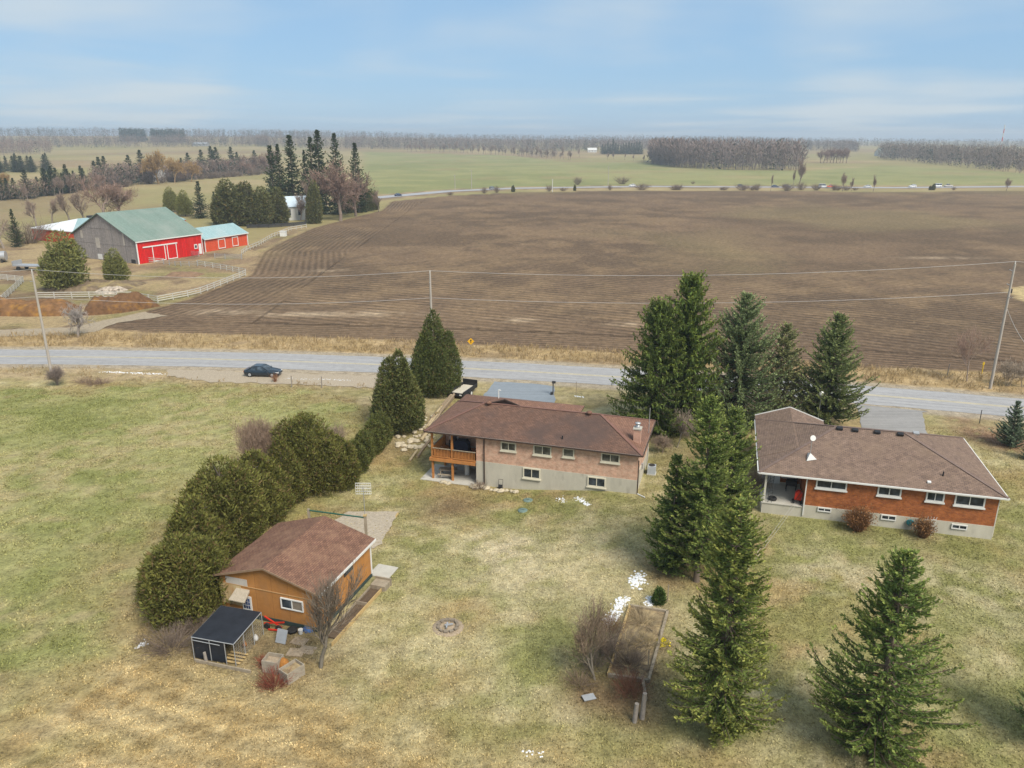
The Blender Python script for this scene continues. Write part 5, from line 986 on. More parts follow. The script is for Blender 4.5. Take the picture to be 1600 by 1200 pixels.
# under and on the balcony
t_ = thing('picnic_table', 'weathered picnic table on the patio under the balcony', 'table', L1(1.7, 1.25, PZ), H1A + R(8))
for i in range(5): MB().box(-.8, .8, -.36 + i * .145, -.36 + i * .145 + .13, .71, .75).build('table_plank', M_wood, t_)
for s in (-1, 1): MB().box(-.8, .8, s * .68 - .13, s * .68 + .13, .41, .45).build('bench_seat', M_wood, t_)
for x in (-.6, .6):
    for s in (-1, 1): MB().bar((x, s * .62, 0), (x, s * .22, .71), .09, .05).build('leg', M_wood, t_)
    MB().box(x - .04, x + .04, -.78, .78, .36, .408).build('crossbar', M_wood, t_)
one('water_tank', M_white, MB().lathe([(.24, 0), (.25, .05), (.25, 1.35), (.2, 1.45), (.05, 1.48)], 14), 'tall white cylindrical tank under the balcony', 'tank', L1(3.35, 2.2, PZ))
one('storage_box', M_galv, MB().box(-.35, .35, -.25, .25, 0, .55).box(-.37, .37, -.27, .27, .552, .60), 'pale grey box against the back wall of the patio', 'box', L1(2.45, 3.1, PZ), H1A)
t_ = thing('barbecue', 'barbecue under a dark blue cover on the balcony', 'barbecue', L1(2.75, 2.6, bz), H1A)
MB().extr([(-.75, 0), (.75, 0), (.72, .85), (.45, 1.15), (-.45, 1.15), (-.72, .85)], 'x', -.34, .34).build('cover', M_blue, t_).rotation_euler[2] = R(90)
one('patio_chair', M_dark, MB().box(-.25, .25, -.25, .25, .40, .45).box(-.25, .25, .21, .25, .452, .95).bar((-.22, -.22, 0), (-.22, -.22, .398), .04, .04).bar((.22, -.22, 0), (.22, -.22, .398), .04, .04).bar((-.22, .22, 0), (-.22, .22, .398), .04, .04).bar((.22, .22, 0), (.22, .22, .398), .04, .04).box(-.27, -.22, -.25, .2, .62, .66).box(.22, .27, -.25, .2, .62, .66), 'dark chair on the balcony beside the covered barbecue', 'chair', L1(1.7, 2.5, bz), H1A + R(20))
t_ = thing('hose_cart', 'black hose cart standing against the concrete wall', 'hose cart', L1(7.45, -.05, float(HT(*L1(7.45, -.05, 0)[:2]))), H1A)
MB().tube((-.16, 0, .32), (.16, 0, .32), .2, n=12).build('hose_drum', M_black, t_)
for s in (-1, 1):
    MB().tube((s * .24, -.1, .14), (s * .28, -.1, .14), .14, n=10).build('wheel', M_rubber, t_); MB().bar((s * .2, -.05, .1), (s * .2, .12, 1.0), .03, .03).build('side_frame', M_dark, t_)
MB().bar((-.2, .12, 1.0), (.2, .12, 1.0), .03, .03).build('handle', M_dark, t_)
t_ = thing('air_conditioner', 'grey air conditioner outside the chimney end of the brick house', 'air conditioner', L1(20.62, 5.2, 0), H1A)
MB().box(-.36, .36, -.36, .36, .08, .85).build('casing', mat('ac_casing', (.36, .39, .42), .5, .1), t_); MB().tube((0, 0, .852), (0, 0, .90), .30, n=14).build('fan_grille', M_dark, t_); MB().box(-.42, .42, -.42, .42, -.05, .078).build('pad', M_conc, t_)
for (px, py, lb) in ((825, 782, 'green septic lid in the grass nearer the brick house'), (817, 798, 'green septic lid in the grass farther from the brick house')):
    t_ = thing('septic_lid', lb, 'lid', G(px, py, .0)); MB().lathe([(.44, -.1), (.44, .05), (.40, .08), (.1, .10)], 16).build('cover', M_lid, t_); MB().obox((0, 0, .15), (.22, .05, .05)).build('handle', M_lid, t_)
def snow(label, pts, seed, n, rmax, zsc=.12):
    """a ragged patch of leftover snow: many flattened lumps along a line of ground points"""
    r = np.random.default_rng(seed); P = np.array([at(*p) for p in pts]); o0 = P.mean(0); mb = MB(); seg = np.cumsum([0] + [np.hypot(*(P[i + 1] - P[i])) for i in range(len(P) - 1)])
    for i in range(int(n * 2.6)):
        s = r.uniform(0, seg[-1]); k = min(np.searchsorted(seg, s, 'right') - 1, len(P) - 2); q = P[k] + (P[k + 1] - P[k]) * (s - seg[k]) / (seg[k + 1] - seg[k] + 1e-9) + r.normal(0, rmax * .55, 2)
        ra = rmax * r.uniform(.07, .30); m = 7; z0 = float(HT(*q)) + .01
        ring = [(q[0] - o0[0] + ra * r.uniform(.6, 1.2) * math.cos(6.283 * j / m) * 1.25, q[1] - o0[1] + ra * r.uniform(.6, 1.2) * math.sin(6.283 * j / m), z0 + .012) for j in range(m)]
        up = [((x - q[0] + o0[0]) * .6 + q[0] - o0[0], (y - q[1] + o0[1]) * .6 + q[1] - o0[1], z0 + ra * zsc + .035) for x, y, z in ring]
        lo = [(x, y, z - .08) for x, y, z in ring]
        mb.add(lo + ring + up, [(j, (j + 1) % m, m + (j + 1) % m, m + j) for j in range(m)] + [(m + j, m + (j + 1) % m, 2 * m + (j + 1) % m, 2 * m + j) for j in range(m)] + [tuple(range(2 * m, 3 * m))], True)
    o = mb.build('snow_patch', M_snow, None, (float(o0[0]), float(o0[1]), 0), fix=False); return tag(o, label, 'snow')
snow('snow remnant on the lawn nearest the right end of the brick house', [(901, 778), (912, 786), (918, 789)], 1, 30, .35)
snow('small snow remnant left of the bigger one behind the brick house', [(872, 778), (885, 786)], 2, 10, .28)
snow('long snow strip beside the upper left corner of the garden bed', [(977, 934), (964, 952), (946, 978)], 3, 80, .36)
snow('snow patch on the lawn above the garden bed', [(1001, 897), (991, 915)], 4, 40, .5)
snow('snow patch beside the tiny cone evergreen', [(1021, 934), (1012, 948)], 5, 24, .34)
snow('thin snow line in the ditch left of the gravel pull-off', [(158, 581), (210, 583), (256, 585)], 6, 46, .32)
snow('broken snow line in the ditch right of the parked car', [(446, 592), (490, 593), (530, 594), (552, 596)], 7, 46, .36)
snow('snow scrap in the tan grass left of the kennel', [(212, 1014), (228, 1003)], 8, 16, .22)
snow('snow scraps at the bottom edge of the picture', [(812, 1172), (848, 1180)], 9, 9, .2)
snow('snow left at the gap between cedar hedge and low hedge', [(524, 722), (534, 716)], 10, 14, .3)
snow('snow dusting on the far lawn beside the stake by the driveway', [(897, 619), (912, 621)], 11, 14, .3)
# fire pit
t_ = thing('fire_pit', 'round fire pit of stones and ash in the open lawn', 'fire pit', G(700, 980))
MB().lathe([(1.05, -.06), (1.0, .025), (.8, .05), (.45, .04)], 20).build('ash_bed', M_ash, t_)
for i in range(11):
    a_ = 2 * math.pi * i / 11; MB().obox((.62 * math.cos(a_), .62 * math.sin(a_), .10), (.26, .18, .16), (.1, .1, a_ + 1.57 + random.uniform(-.2, .2))).build('stone', mat('sooty_stone', (.20, .165, .125), .9, .4, 4) if 'sooty_stone' not in bpy.data.materials else bpy.data.materials['sooty_stone'], t_)
MB().obox((.05, .05, .16), (.55, .10, .08), (0, .1, .4)).obox((-.05, -.1, .22), (.5, .09, .08), (0, -.1, 1.5)).build('charred_wood', M_galv, t_)
# garden bed
t_ = thing('garden_bed', 'long timber-edged garden bed with dead stalks at the lawn edge', 'garden bed', G(995, 1005)); o0 = at(995, 1005)
cor = [at(984, 949), at(1043, 958), at(1013, 1066), at(950, 1057)]
def rel(p, z): return (float(p[0] - o0[0]), float(p[1] - o0[1]), z)
for i in range(4): MB().bar(rel(cor[i], .10), rel(cor[(i + 1) % 4], .10), .16 if i != 3 else .13, .24).build('timber', M_lumber if i == 3 else M_wood, t_)
MB().add([rel(c_, .06) for c_ in cor] + [rel(c_, -.1) for c_ in cor], [(3, 2, 1, 0), (0, 1, 5, 4), (1, 2, 6, 5), (2, 3, 7, 6), (3, 0, 4, 7)]).build('soil', mat('garden_soil', (.21, .155, .09), .95, .5, 3, bump=.8, stain=((.36, .275, .15), 1.1, .42)), t_)
for i, (px, py, h, lb) in enumerate(((1043, 940, 1.3, 'thin wire-fence stake above the right corner of the garden bed'), (1030, 1012, 1.3, 'thin stake halfway down the right edge of the garden bed'), (1012, 1050, 1.5, 'thin stake at the lower right corner of the garden bed'))):
    one('fence_stake', M_wood, MB().box(-.03, .03, -.03, .03, -.2, h), lb, 'stake', G(px, py))
one('gate_post', M_greybark, MB().tube((0, 0, -.2), (.1, .05, 1.15), .14, .12, 9), 'short grey log post below the garden bed, left of the pair', 'post', G(991, 1128)); one('gate_post', M_greybark, MB().tube((0, 0, -.2), (.12, .2, 1.5), .15, .12, 9), 'taller leaning log post below the garden bed, right of the pair', 'post', G(1003, 1123))
one('fallen_timber', M_wood, MB().bar((0, 0, .1), (.1, 1.9, .14), .17, .17), 'old timber lying between the log posts and the garden bed', 'timber', G(1009, 1096))
one('board', M_galv, MB().obox((0, 0, .12), (.75, .42, .04), (.15, .1, .4)), 'grey board lying on the brush heap by the garden bed', 'board', G(920, 1092))
o = bush('yellow_flowers', 120, .3, .35, 40, col=(.25, .25, .04), loc=G(1036, 1006), seedhead=((.62, .50, .02), .9)); tag(o, 'bright yellow flower clump beside the garden bed stake', 'flowers')
# aerial post and cross pipe behind the shed
P, z0, Hh = hgt(575, 878, 806)
t_ = thing('aerial_post', 'wooden post with white grid aerial on a thin mast behind the shed', 'post', (P[0], P[1], z0)); MB().box(-.09, .09, -.09, .09, -.2, Hh).build('post', M_wood, t_); MB().box(-.12, .12, -.12, .12, Hh + .002, Hh + .10).build('post_cap', M_lumber, t_)
MB().tube((.0, 0, Hh + .1), (0, 0, Hh + 2.4), .025, n=6).build('mast', M_galv, t_)
ar = MB()
for i in range(9): ar.bar((-.55 + i * .1375, .02, Hh + 1.75), (-.55 + i * .1375, .02, Hh + 2.6), .022, .022)
for z in (1.75, 1.96, 2.18, 2.39, 2.6): ar.bar((-.56, .0, Hh + z), (.56, .0, Hh + z), .03, .03)
g_ = ar.build('aerial_grid', M_white, t_); MB().bar((-.35, -.25, Hh + 2.1), (.35, -.25, Hh + 2.1), .03, .03).bar((-.3, -.25, Hh + 2.4), (.3, -.25, Hh + 2.4), .03, .03).bar((0, -.3, Hh + 2.25), (0, .05, Hh + 2.25), .03, .03).build('dipole', M_galv, g_)
q = at(482, 797, Hh - .1); MB().tube((0, -.05, Hh - .12), (q[0] - P[0], q[1] - P[1], Hh - .12), .055, n=8).build('cross_pipe', M_greenpipe, t_)
one('support_post', M_wood, MB().box(-.08, .08, -.08, .08, -.2, Hh), 'second wooden post holding the green cross pipe by the hedge', 'post', (float(q[0]), float(q[1]), 0))
one('edging_timber', M_lumber, MB().bar((0, 0, .07), tuple(at(585, 850) - at(622, 803)) + (.07,), .13, .14), 'timber edging along the right side of the gravel pad', 'timber', G(622, 803))
# raised bed beside the shed
t_ = thing('raised_bed', 'narrow raised bed of yellow boards along the right wall of the shed', 'garden bed', LS(.1, .2), SA)
for (p, q, hh) in (((1.0, -1.0), (1.15, 6.2), .28), ((.25, -.2), (.25, 6.2), .26), ((.25, 6.2), (1.15, 6.2), .3), ((.25, 3.4), (1.1, 3.4), .36)): MB().bar((*p, hh / 2), (*q, hh / 2), .06, hh).build('board', M_lumber if p[0] == 1.0 else M_wood, t_)
MB().box(.285, .98, -.3, 6.15, -.05, .12).build('soil', mat('damp_soil', (.10, .07, .045), .95, .5, 4, bump=.8), t_)
one('planter_box', M_wood, MB().box(-.55, .55, -.42, .42, -.02, .42).box(-.62, .62, .43, .52, -.02, .56), 'square wooden planter at the far end of the raised bed', 'planter', LS(.95, 6.0), SA)
# kennel
fl = at(304, 1029); fr = at(369, 1041); br = at(412, 992); kx = fr - fl; KW = float(np.hypot(*kx)); KA = math.atan2(kx[1], kx[0]); KD = float(np.hypot(*(br - fr))); KH = hgt(304, 1029, 996)[2]
t_ = thing('dog_kennel', 'wire dog kennel roofed with a black tarp in front of the shed', 'kennel', (fl[0], fl[1], 0), KA); sk = KD * math.cos(math.atan2(*(br - fr)[::-1]) - KA); kd = KD * math.sin(math.atan2(*(br - fr)[::-1]) - KA)
def K(u, v, z): return (u + sk * v, kd * v, z)
hb = KH + .12
for (u, v) in ((0, 0), (KW * .42, 0), (KW * .78, 0), (KW, 0), (KW, .33), (KW, .66), (KW, 1), (0, .5), (0, 1), (KW * .5, 1)): MB().tube(K(u, v, -.05), K(u, v, KH + .12 * v), .028, n=6).build('post', M_galv, t_)
for (p, q) in (((0, 0), (KW, 0)), ((KW, 0), (KW, 1)), ((KW, 1), (0, 1)), ((0, 1), (0, 0))): MB().tube(K(*p, KH + .03 + .12 * p[1]), K(*q, KH + .03 + .12 * q[1]), .032, n=6).build('top_rail', M_galv, t_)
MB().tube(K(.1, -.02, KH - .12), K(KW * .68, -.02, KH - .16), .025, n=6).build('loose_rail', M_galv, t_)
tg = MB(); nu = 8
tg.add([K(KW * i / nu, j / nu, KH + .065 + .12 * j / nu - .07 * math.sin(math.pi * i / nu) * math.sin(math.pi * j / nu)) for j in range(nu + 1) for i in range(nu + 1)], [(j * (nu + 1) + i, j * (nu + 1) + i + 1, (j + 1) * (nu + 1) + i + 1, (j + 1) * (nu + 1) + i) for j in range(nu) for i in range(nu)], True); tg.build('tarp_roof', M_tarp, t_, fix=False)
MB().add([K(.03, .02, .02), K(KW * .77, .02, .02), K(KW * .77, .02, KH - .02), K(.03, .02, KH - .02), K(.03, .035, .02), K(KW * .77, .035, .02), K(KW * .77, .035, KH - .02), K(.03, .035, KH - .02)], [(0, 1, 2, 3), (7, 6, 5, 4), (0, 4, 5, 1), (1, 5, 6, 2), (2, 6, 7, 3), (3, 7, 4, 0)]).build('front_screen', M_tarp, t_)
MB().add([K(.02, .05, .02), K(.02, .98, .02), K(.02, .98, KH), K(.02, .05, KH)], [(0, 1, 2, 3)]).build('side_screen', M_tarp, t_)
wm = MB()
for i in range(15): wm.bar(K(KW + .01, i / 14, 0), K(KW + .01, i / 14, KH), .008, .008)
for k in range(9): wm.bar(K(KW + .01, 0, KH * k / 9), K(KW + .01, 1, KH * k / 9), .008, .008)
stuff(wm.build('wire_mesh', M_galv, t_))
for i in range(4): MB().obox(K(KW * .86, .05 + .09 * i, .12), (KW * .42, .13, .03), (0, 0, 0)).build('floor_board', M_lumber, t_)
one('white_jug', M_white, MB().lathe([(.14, 0), (.16, .04), (.16, .22), (.07, .32), (.06, .38)], 12), 'white plastic jug inside the kennel by its far corner post', 'jug', (*[float(c_) for c_ in at(400, 1000)], .02))
one('hen', mat('brown_feathers', (.30, .12, .03), .9, .25, 8), MB().lathe([(.02, .10), (.12, .14), (.15, .24), (.10, .34), (.05, .42), (.06, .47), (.02, .51)], 10), 'rust-brown hen inside the kennel', 'hen', (*[float(c_) for c_ in at(383, 1012)], 0))
def bin_(label, px, py, rz, sx, sy, h, fill):
    t_ = thing('wooden_bin', label, 'bin', G(px, py), rz); w_ = .05
    for (a, b, c, d) in ((-sx, sx, -sy, -sy + w_), (-sx, sx, sy - w_, sy), (-sx, -sx + w_, -sy + w_, sy - w_), (sx - w_, sx, -sy + w_, sy - w_)):
        for k in range(3): MB().box(a + .002 * k, b - .002 * k, c, d, h * k / 3 + .01, h * (k + 1) / 3 - .012).build('slat', mat('grey_slat', (.29, .25, .195), .9, .25, 4) if 'grey_slat' not in bpy.data.materials else bpy.data.materials['grey_slat'], t_)
    MB().box(-sx + .06, sx - .06, -sy + .06, sy - .06, 0, h * .72).build('contents', fill, t_)
bin_('wooden compost bin nearer the kennel, filled with grey soil', 428, 1046, SA + .1, .5, .42, .85, M_ash); bin_('wooden compost bin nearer the bare fruit tree', 457, 1058, SA - .35, .42, .6, .75, bpy.data.materials['garden_soil'])
one('straw_heap', mat('rusty_straw', (.30, .13, .03), .95, .35, 8, bump=.7), MB().lathe([(.34, 0), (.36, .3), (.28, .6), (.1, .78)], 9), 'rust-coloured heap between the two wooden bins', 'heap', G(444, 1046))
t_ = thing('garden_tiller', 'red garden tiller frame parked against the shed skirting', 'tiller', G(428, 982), SA)
for (p, q) in (((-.7, 0, .25), (.75, .1, .55)), ((-.7, .1, .7), (.6, 0, .2)), ((-.2, -.3, .1), (.8, -.2, .15))): MB().bar(p, q, .09, .07).build('frame_tube', M_redp, t_)
for x in (-.4, .45): MB().tube((x, -.2, .2), (x, -.06, .2), .2, n=12).build('wheel', M_rubber, t_)
one('junk_wheel', M_rubber, MB().lathe([(.2, -.08), (.32, -.08), (.34, 0), (.32, .08), (.2, .08)], 16), 'black wheel in the clutter right of the red tiller', 'wheel', G(457, 988, .18))
one('crumpled_tarp', mat('blue_tarp', (.05, .11, .26), .6, .3, 4), MB().lathe([(.45, 0), (.42, .12), (.25, .26), (.08, .30)], 7), 'crumpled blue tarp at the right corner of the shed', 'tarp', G(483, 983))
one('grey_panel', M_galv, MB().obox((0, 0, .42), (.72, .05, .85), (R(-28), 0, 0)), 'grey sheet panel leaning on the clutter by the tiller', 'panel', G(441, 1003), SA)
one('bucket', M_white, MB().lathe([(.13, 0), (.16, .32)], 12), 'pale bucket beside the blue tarp', 'bucket', G(470, 990))
for i, (px, py, lb) in enumerate([(468, 1002, 'grey slab nearest the shed corner'), (480, 1016, 'grey slab beside the bare fruit tree'), (462, 1020, 'grey slab just behind the compost bins')]): one('paving_slab', M_ash, MB().box(-.5, .5, -.36, .36, -.05, .03 + .012 * i), lb, 'slab', G(px, py), SA + i * .1)
one('low_timber', M_wood, MB().bar((0, 0, .1), tuple(at(392, 1052) - at(305, 1034)) + (.1,), .09, .2), 'old timber along the front foot of the kennel', 'timber', G(305, 1034)); one('stump_post', M_greybark, MB().tube((0, 0, -.1), (-.05, 0, .75), .11, .09, 8), 'short broken post in front of the kennel', 'post', G(323, 1036))
one('flat_stone', M_stone, MB().obox((0, 0, .06), (.4, .3, .12), (0, .05, .3)), 'pale flat stone below the compost bins', 'stone', G(450, 1066))
# logs and stones left of the brick house
def log(px, py, qx, qy, rad, z, label='long split-bark log lying in the pile beside the brick house'):
    p = at(px, py); q = at(qx, qy); t_ = thing('log', label, 'log', (p[0], p[1], float(HT(*p)) + z), 0, 'logs piled left of the brick house'); d = (float(q[0] - p[0]), float(q[1] - p[1]), float(HT(*q) - HT(*p)) + random.uniform(-.05, .25))
    MB().tube((0, 0, rad), (d[0], d[1], d[2] + rad), rad, rad * .8, 9).build('bark', M_log if random.random() < .45 else mat('peeled_log', (.40, .315, .19), .9, .3, 4) if 'peeled_log' not in bpy.data.materials else bpy.data.materials['peeled_log'], t_)
    e_ = Vector(d).normalized(); MB().tube(Vector((0, 0, rad)) - e_ * .012, Vector((0, 0, rad)) - e_ * .002, rad * .93, n=9).build('cut_end', M_logend, t_)
lr = random.Random(5)
for i in range(24):
    s = lr.random(); bx = 657 + s * 44 + lr.uniform(-5, 5); by = 686 - s * 56 + lr.uniform(-5, 7); L_ = lr.uniform(14, 30); log(bx, by, bx + L_ * .78, by - L_ * 1.0, lr.uniform(.12, .22), lr.choice([0, 0, .2, .4, .6]))
for (a, b, c, d) in ((662, 702, 676, 684), (640, 722, 652, 708), (652, 716, 668, 692)): log(a, b, c, d, .14, 0, 'single log lying apart on the slope below the rock pile')
def rock(r): 
    mb = MB(); n = 7; ra = r.uniform(.14, .36); prof = [(ra * .7, -.05), (ra, ra * .25), (ra * .75, ra * .7), (ra * .25, ra * .85)]
    vs = [(q * r.uniform(.75, 1.2) * math.cos(6.283 * i / n) * 1.25, q * r.uniform(.75, 1.2) * math.sin(6.283 * i / n), z) for q, z in prof for i in range(n)]
    return mb.add(vs, [(k * n + i, k * n + (i + 1) % n, (k + 1) * n + (i + 1) % n, (k + 1) * n + i) for k in range(3) for i in range(n)] + [tuple(range(3 * n, 4 * n)), tuple(range(n - 1, -1, -1))])
rr = random.Random(9)
for i in range(64):
    s = rr.random(); px = rr.gauss(648, 17) if i < 44 else rr.gauss(664, 7); py = (rr.gauss(687, 9) if i < 44 else rr.gauss(668, 10)) + (648 - px) * .1
    px = max(622, min(676, px)); o = one('stone', M_stone, rock(rr), 'pale limestone rock in the rubble left of the balcony', 'stone', G(px, py), rr.uniform(0, 6), 'limestone rubble left of the balcony')
for i in range(9): px = 630 + i * 5.2; one('stone', M_stone, rock(rr), 'limestone rock in the low row edging the rubble', 'stone', G(px, 698 + rr.uniform(-2, 2)), rr.uniform(0, 6), 'row of rocks edging the rubble')
for i in range(8): one('stone', M_stone, rock(rr), 'limestone rock along the front edge of the patio', 'stone', L1(1.6 + i * .14 + rr.uniform(-.2, .2) if i < 6 else 4.8 + .2 * (i - 6), -.35 + rr.uniform(-.15, .15), -1.08), rr.uniform(0, 6), 'rocks along the patio edge')
for i in range(9): u_ = 5.2 + i * .48; q = L1(u_, -.25 + rr.uniform(-.2, .15), 0); one('stone', M_stone, rock(rr), 'small rock at the foot of the concrete wall', 'stone', (q[0], q[1], float(HT(q[0], q[1]))), rr.uniform(0, 6), 'rocks along the foot of the brick house')
# orange house: porch things and wall fittings
t_ = thing('tyre', 'old black tyre lying on the porch of the orange house', 'tyre', L2(1.35, 1.0, .98)); MB().lathe([(.17, .02), (.33, 0), (.37, .11), (.33, .22), (.17, .20), (.16, .11)], 18).build('rubber', M_rubber, t_)
t_ = thing('folding_stroller', 'red folded stroller standing on the porch by the downspout', 'stroller', L2(3.3, .95, .98), H2A)
MB().extr([(-.25, .35), (.28, .3), (.35, .95), (.05, 1.15), (-.2, .9)], 'y', -.2, .2).build('red_seat', M_redp, t_)
for (x, y) in ((-.3, -.2), (-.3, .2), (.3, -.2), (.3, .2)): MB().tube((x, y - .03, .12), (x, y + .03, .12), .12, n=10).build('wheel', M_rubber, t_)
MB().bar((-.25, .22, .15), (.3, .22, 1.25), .03, .03).bar((-.25, -.22, .15), (.3, -.22, 1.25), .03, .03).build('frame', M_dark, t_)
t_ = thing('porch_grill', 'dark grill with side table at the back of the porch', 'barbecue', L2(2.95, 3.2, .98), H2A)
MB().box(-.45, .45, -.25, .25, .55, .85).build('firebox', M_dark, t_); MB().tube((-.42, 0, .86), (.42, 0, .86), .25, n=12).build('lid', M_black, t_)
for (x, y) in ((-.4, -.2), (.4, -.2), (-.4, .2), (.4, .2)): MB().box(x - .03, x + .03, y - .03, y + .03, 0, .548).build('leg', M_dark, t_)
t_ = thing('hose_reel', 'teal hose reel on the concrete wall of the orange house', 'hose reel', L2(11.82, .14, .72), H2A)
MB().tube((0, 0, 0), (0, .18, 0), .14, n=12).build('hub', M_teal, t_)
for k in range(9):
    a_ = 6.283 * k / 9; MB().tube((math.cos(a_) * .22, .08, math.sin(a_) * .22), (math.cos(a_ + .7) * .22, .08, math.sin(a_ + .7) * .22), .075, n=7).build('hose_coil', M_teal, t_)
one('trellis', M_white, (lambda mb: [mb.bar((x, 0, 0), (x + .25, .1, 1.6), .03, .03) for x in (-.3, -.1, .1, .3)] and [mb.bar((-.32, .02, z), (.5, .08, z + .1), .03, .03) for z in (.5, .9, 1.3)] and mb)(MB()), 'white lattice trellis leaning inside the dried narrow shrub', 'trellis', L2(13.0, -.25, 0), H2A)
cl = at(1165, 905)
for k, (a, b, lb) in enumerate([((2.95, .35, 1.05), (0, 0), 'clothesline wire from the porch edge to the spruces, upper one'), ((3.15, .33, 1.02), (.3, .1), 'clothesline wire from the porch edge to the spruces, lower one')]):
    s_ = Vector(L2(*a)); e_ = Vector((float(at(1184, 862, .9)[0]) + b[0], float(at(1184, 862, .9)[1]) + b[1], .9)); e2 = e_ + (e_ - s_) * .35; mb = MB(); mb.path([s_, s_.lerp(e2, .33) - Vector((0, 0, .05)), s_.lerp(e2, .66) - Vector((0, 0, .05)), e2], .010, 4); o = mb.build('clothesline', M_wire, None); tag(o, lb, 'wire')
P, z0, Hh = hgt(1276, 672, 618)
t_ = thing('yard_light', 'slim pole with round white lamp in front of the orange house', 'lamp', (P[0], P[1], 0)); MB().tube((0, 0, -.2), (0, 0, Hh - .1), .05, .04, 8).build('pole', M_galv, t_); MB().lathe([(.05, 0), (.22, .1), (.28, .28), (.2, .48), (.06, .55)], 12, (0, 0, Hh - .1)).build('lamp', M_white, t_)
P, z0, Hh = hgt(864, 617, 596); t_ = thing('mailbox_post', 'dark mailbox post on the far lawn beside the driveway', 'post', (P[0], P[1], 0)); MB().box(-.06, .06, -.06, .06, -.2, Hh).build('post', M_dark, t_); MB().box(-.14, .30, -.14, .14, Hh * .86, Hh).build('mailbox', M_dark, t_); MB().box(-.3, -.06, -.2, .2, .1, .35).build('box', M_dark, t_)
one('stake', M_wood, MB().box(-.03, .03, -.03, .03, -.1, 1.7), 'thin stake standing in the far lawn right of the mailbox', 'stake', G(900, 617)); one('stake', M_dark, MB().box(-.03, .03, -.03, .03, -.1, 1.6), 'thin dark stake on the front lawn left of the blue-grey young spruce', 'stake', G(1530, 662))
# road furniture
P, z0, Hh = hgt(736, 556, 529)
t_ = thing('road_sign', 'yellow diamond warning sign with black figure across the road', 'sign', (P[0], P[1], 0)); Hs = Hh - .45; MB().box(-.04, .04, .03, .10, -.2, Hs + .5).build('post', M_wood, t_)
MB().add([(0, 0, Hs - .5), (.5, 0, Hs), (0, 0, Hs + .5), (-.5, 0, Hs), (0, .025, Hs - .5), (.5, .025, Hs), (0, .025, Hs + .5), (-.5, .025, Hs)], [(0, 1, 2, 3), (7, 6, 5, 4), (0, 4, 5, 1), (1, 5, 6, 2), (2, 6, 7, 3), (3, 7, 4, 0)]).build('sign_plate', mat('sign_yellow', (.68, .36, .01), .5, .06), t_)
MB().box(-.05, .05, -.008, -.002, Hs - .28, Hs + .05).add([(-.16, -.008, Hs + .05), (.16, -.008, Hs + .05), (0, -.008, Hs + .3), (-.16, -.002, Hs + .05), (.16, -.002, Hs + .05), (0, -.002, Hs + .3)], [(0, 1, 2), (5, 4, 3), (0, 3, 4, 1), (1, 4, 5, 2), (2, 5, 3, 0)]).build('symbol', M_black, t_)
P, z0, Hh = hgt(1534, 584, 566); one('marker_post', mat('marker_yellow', (.62, .42, .02), .6, .1), MB().tube((0, 0, -.1), (0, 0, Hh), .06, n=7).box(-.12, .12, -.02, .02, Hh - .35, Hh), 'yellow marker post on the far verge left of the right power pole', 'post', (float(P[0]), float(P[1]), 0))
for (px, py, h, lb) in ((456, 605, 1.5, 'old grey fence post in the weeds right of the parked car'), (503, 606, 1.5, 'thin fence post farther right in the ditch scrub'), (1480, 587, 1.6, 'weathered fence post on the verge left of the reddish sapling')): one('fence_post', M_greybark, MB().tube((0, 0, -.1), (.05, 0, h), .07, .06, 7), lb, 'post', G(px, py))
def pole(px, py, pt, label, arms):
    P, z0, Hh = hgt(px, py, pt); t_ = thing('power_pole', label, 'power pole', (P[0], P[1], 0)); MB().tube((0, 0, -.3), (0, 0, Hh), .19, .12, 10).build('pole', M_polewood, t_)
    MB().tube((0, 0, Hh + .002), (0, 0, Hh + .32), .05, .07, 8).build('insulator', M_white, t_)
    for z, s in arms: MB().bar((0, 0, Hh - z), (0, s * .8, Hh - z + .1), .06, .06).build('bracket', M_galv, t_)
    if len(arms) > 1: MB().tube((.22, 0, Hh - 3.5), (.22, 0, Hh - 3.0), .10, n=8).build('fuse_box', M_dark, t_)
    return Vector((P[0], P[1], 0)), Hh
pl = pole(81, 586, 425, 'leaning-looking grey power pole at the left, nearest the barnyard', [(1.2, -1)]); pm = pole(677, 585, 427, 'power pole rising behind the tallest pointed cedar', [(1.2, -1)]); pr = pole(1547, 607, 413, 'thick power pole at the right edge beside the road', [(.9, 1), (2.6, 1), (4.0, -1)])
def wire(label, a, b, sag, rad=.022):
    mb = MB(); pts = [a.lerp(b, k / 14) - Vector((0, 0, sag * 4 * (k / 14) * (1 - k / 14))) for k in range(15)]; mb.path(pts, rad, 4); return tag(mb.build('power_line', M_wire, None), label, 'wire')
def top(p, d): return p[0] + Vector((0, 0, p[1] - d))
dirL = (pl[0] - pm[0]); dirR = (pr[0] - pm[0])
fl_ = (pl[0] + dirL, pl[1]); fr_ = (pr[0] + dirR * .9 + Vector((0, -6, 0)), pr[1])
wire('upper power line between the left and middle poles', top(pl, -.3), top(pm, -.3), 1.0); wire('lower power line between the left and middle poles', top(pl, 3.2), top(pm, 3.2), .9)
wire('upper power line between the middle and right poles', top(pm, -.3), top(pr, -.3), 1.1); wire('lower power line between the middle and right poles', top(pm, 3.2), top(pr, 3.4), 1.0)
wire('upper power line running off the left edge', top(pl, -.3), top(fl_, -.3), 1.0); wire('lower power line running off the left edge', top(pl, 3.2), top(fl_, 3.2), .9)
wire('upper power line running off the right edge', top(pr, -.3), top(fr_, -.3), 1.0)
e_ = at(1640, 585, 2.0); wire('slack service cable drooping from the right pole', top(pr, 5.2), Vector((float(e_[0]), float(e_[1]), 4.0)), 1.6, .03)

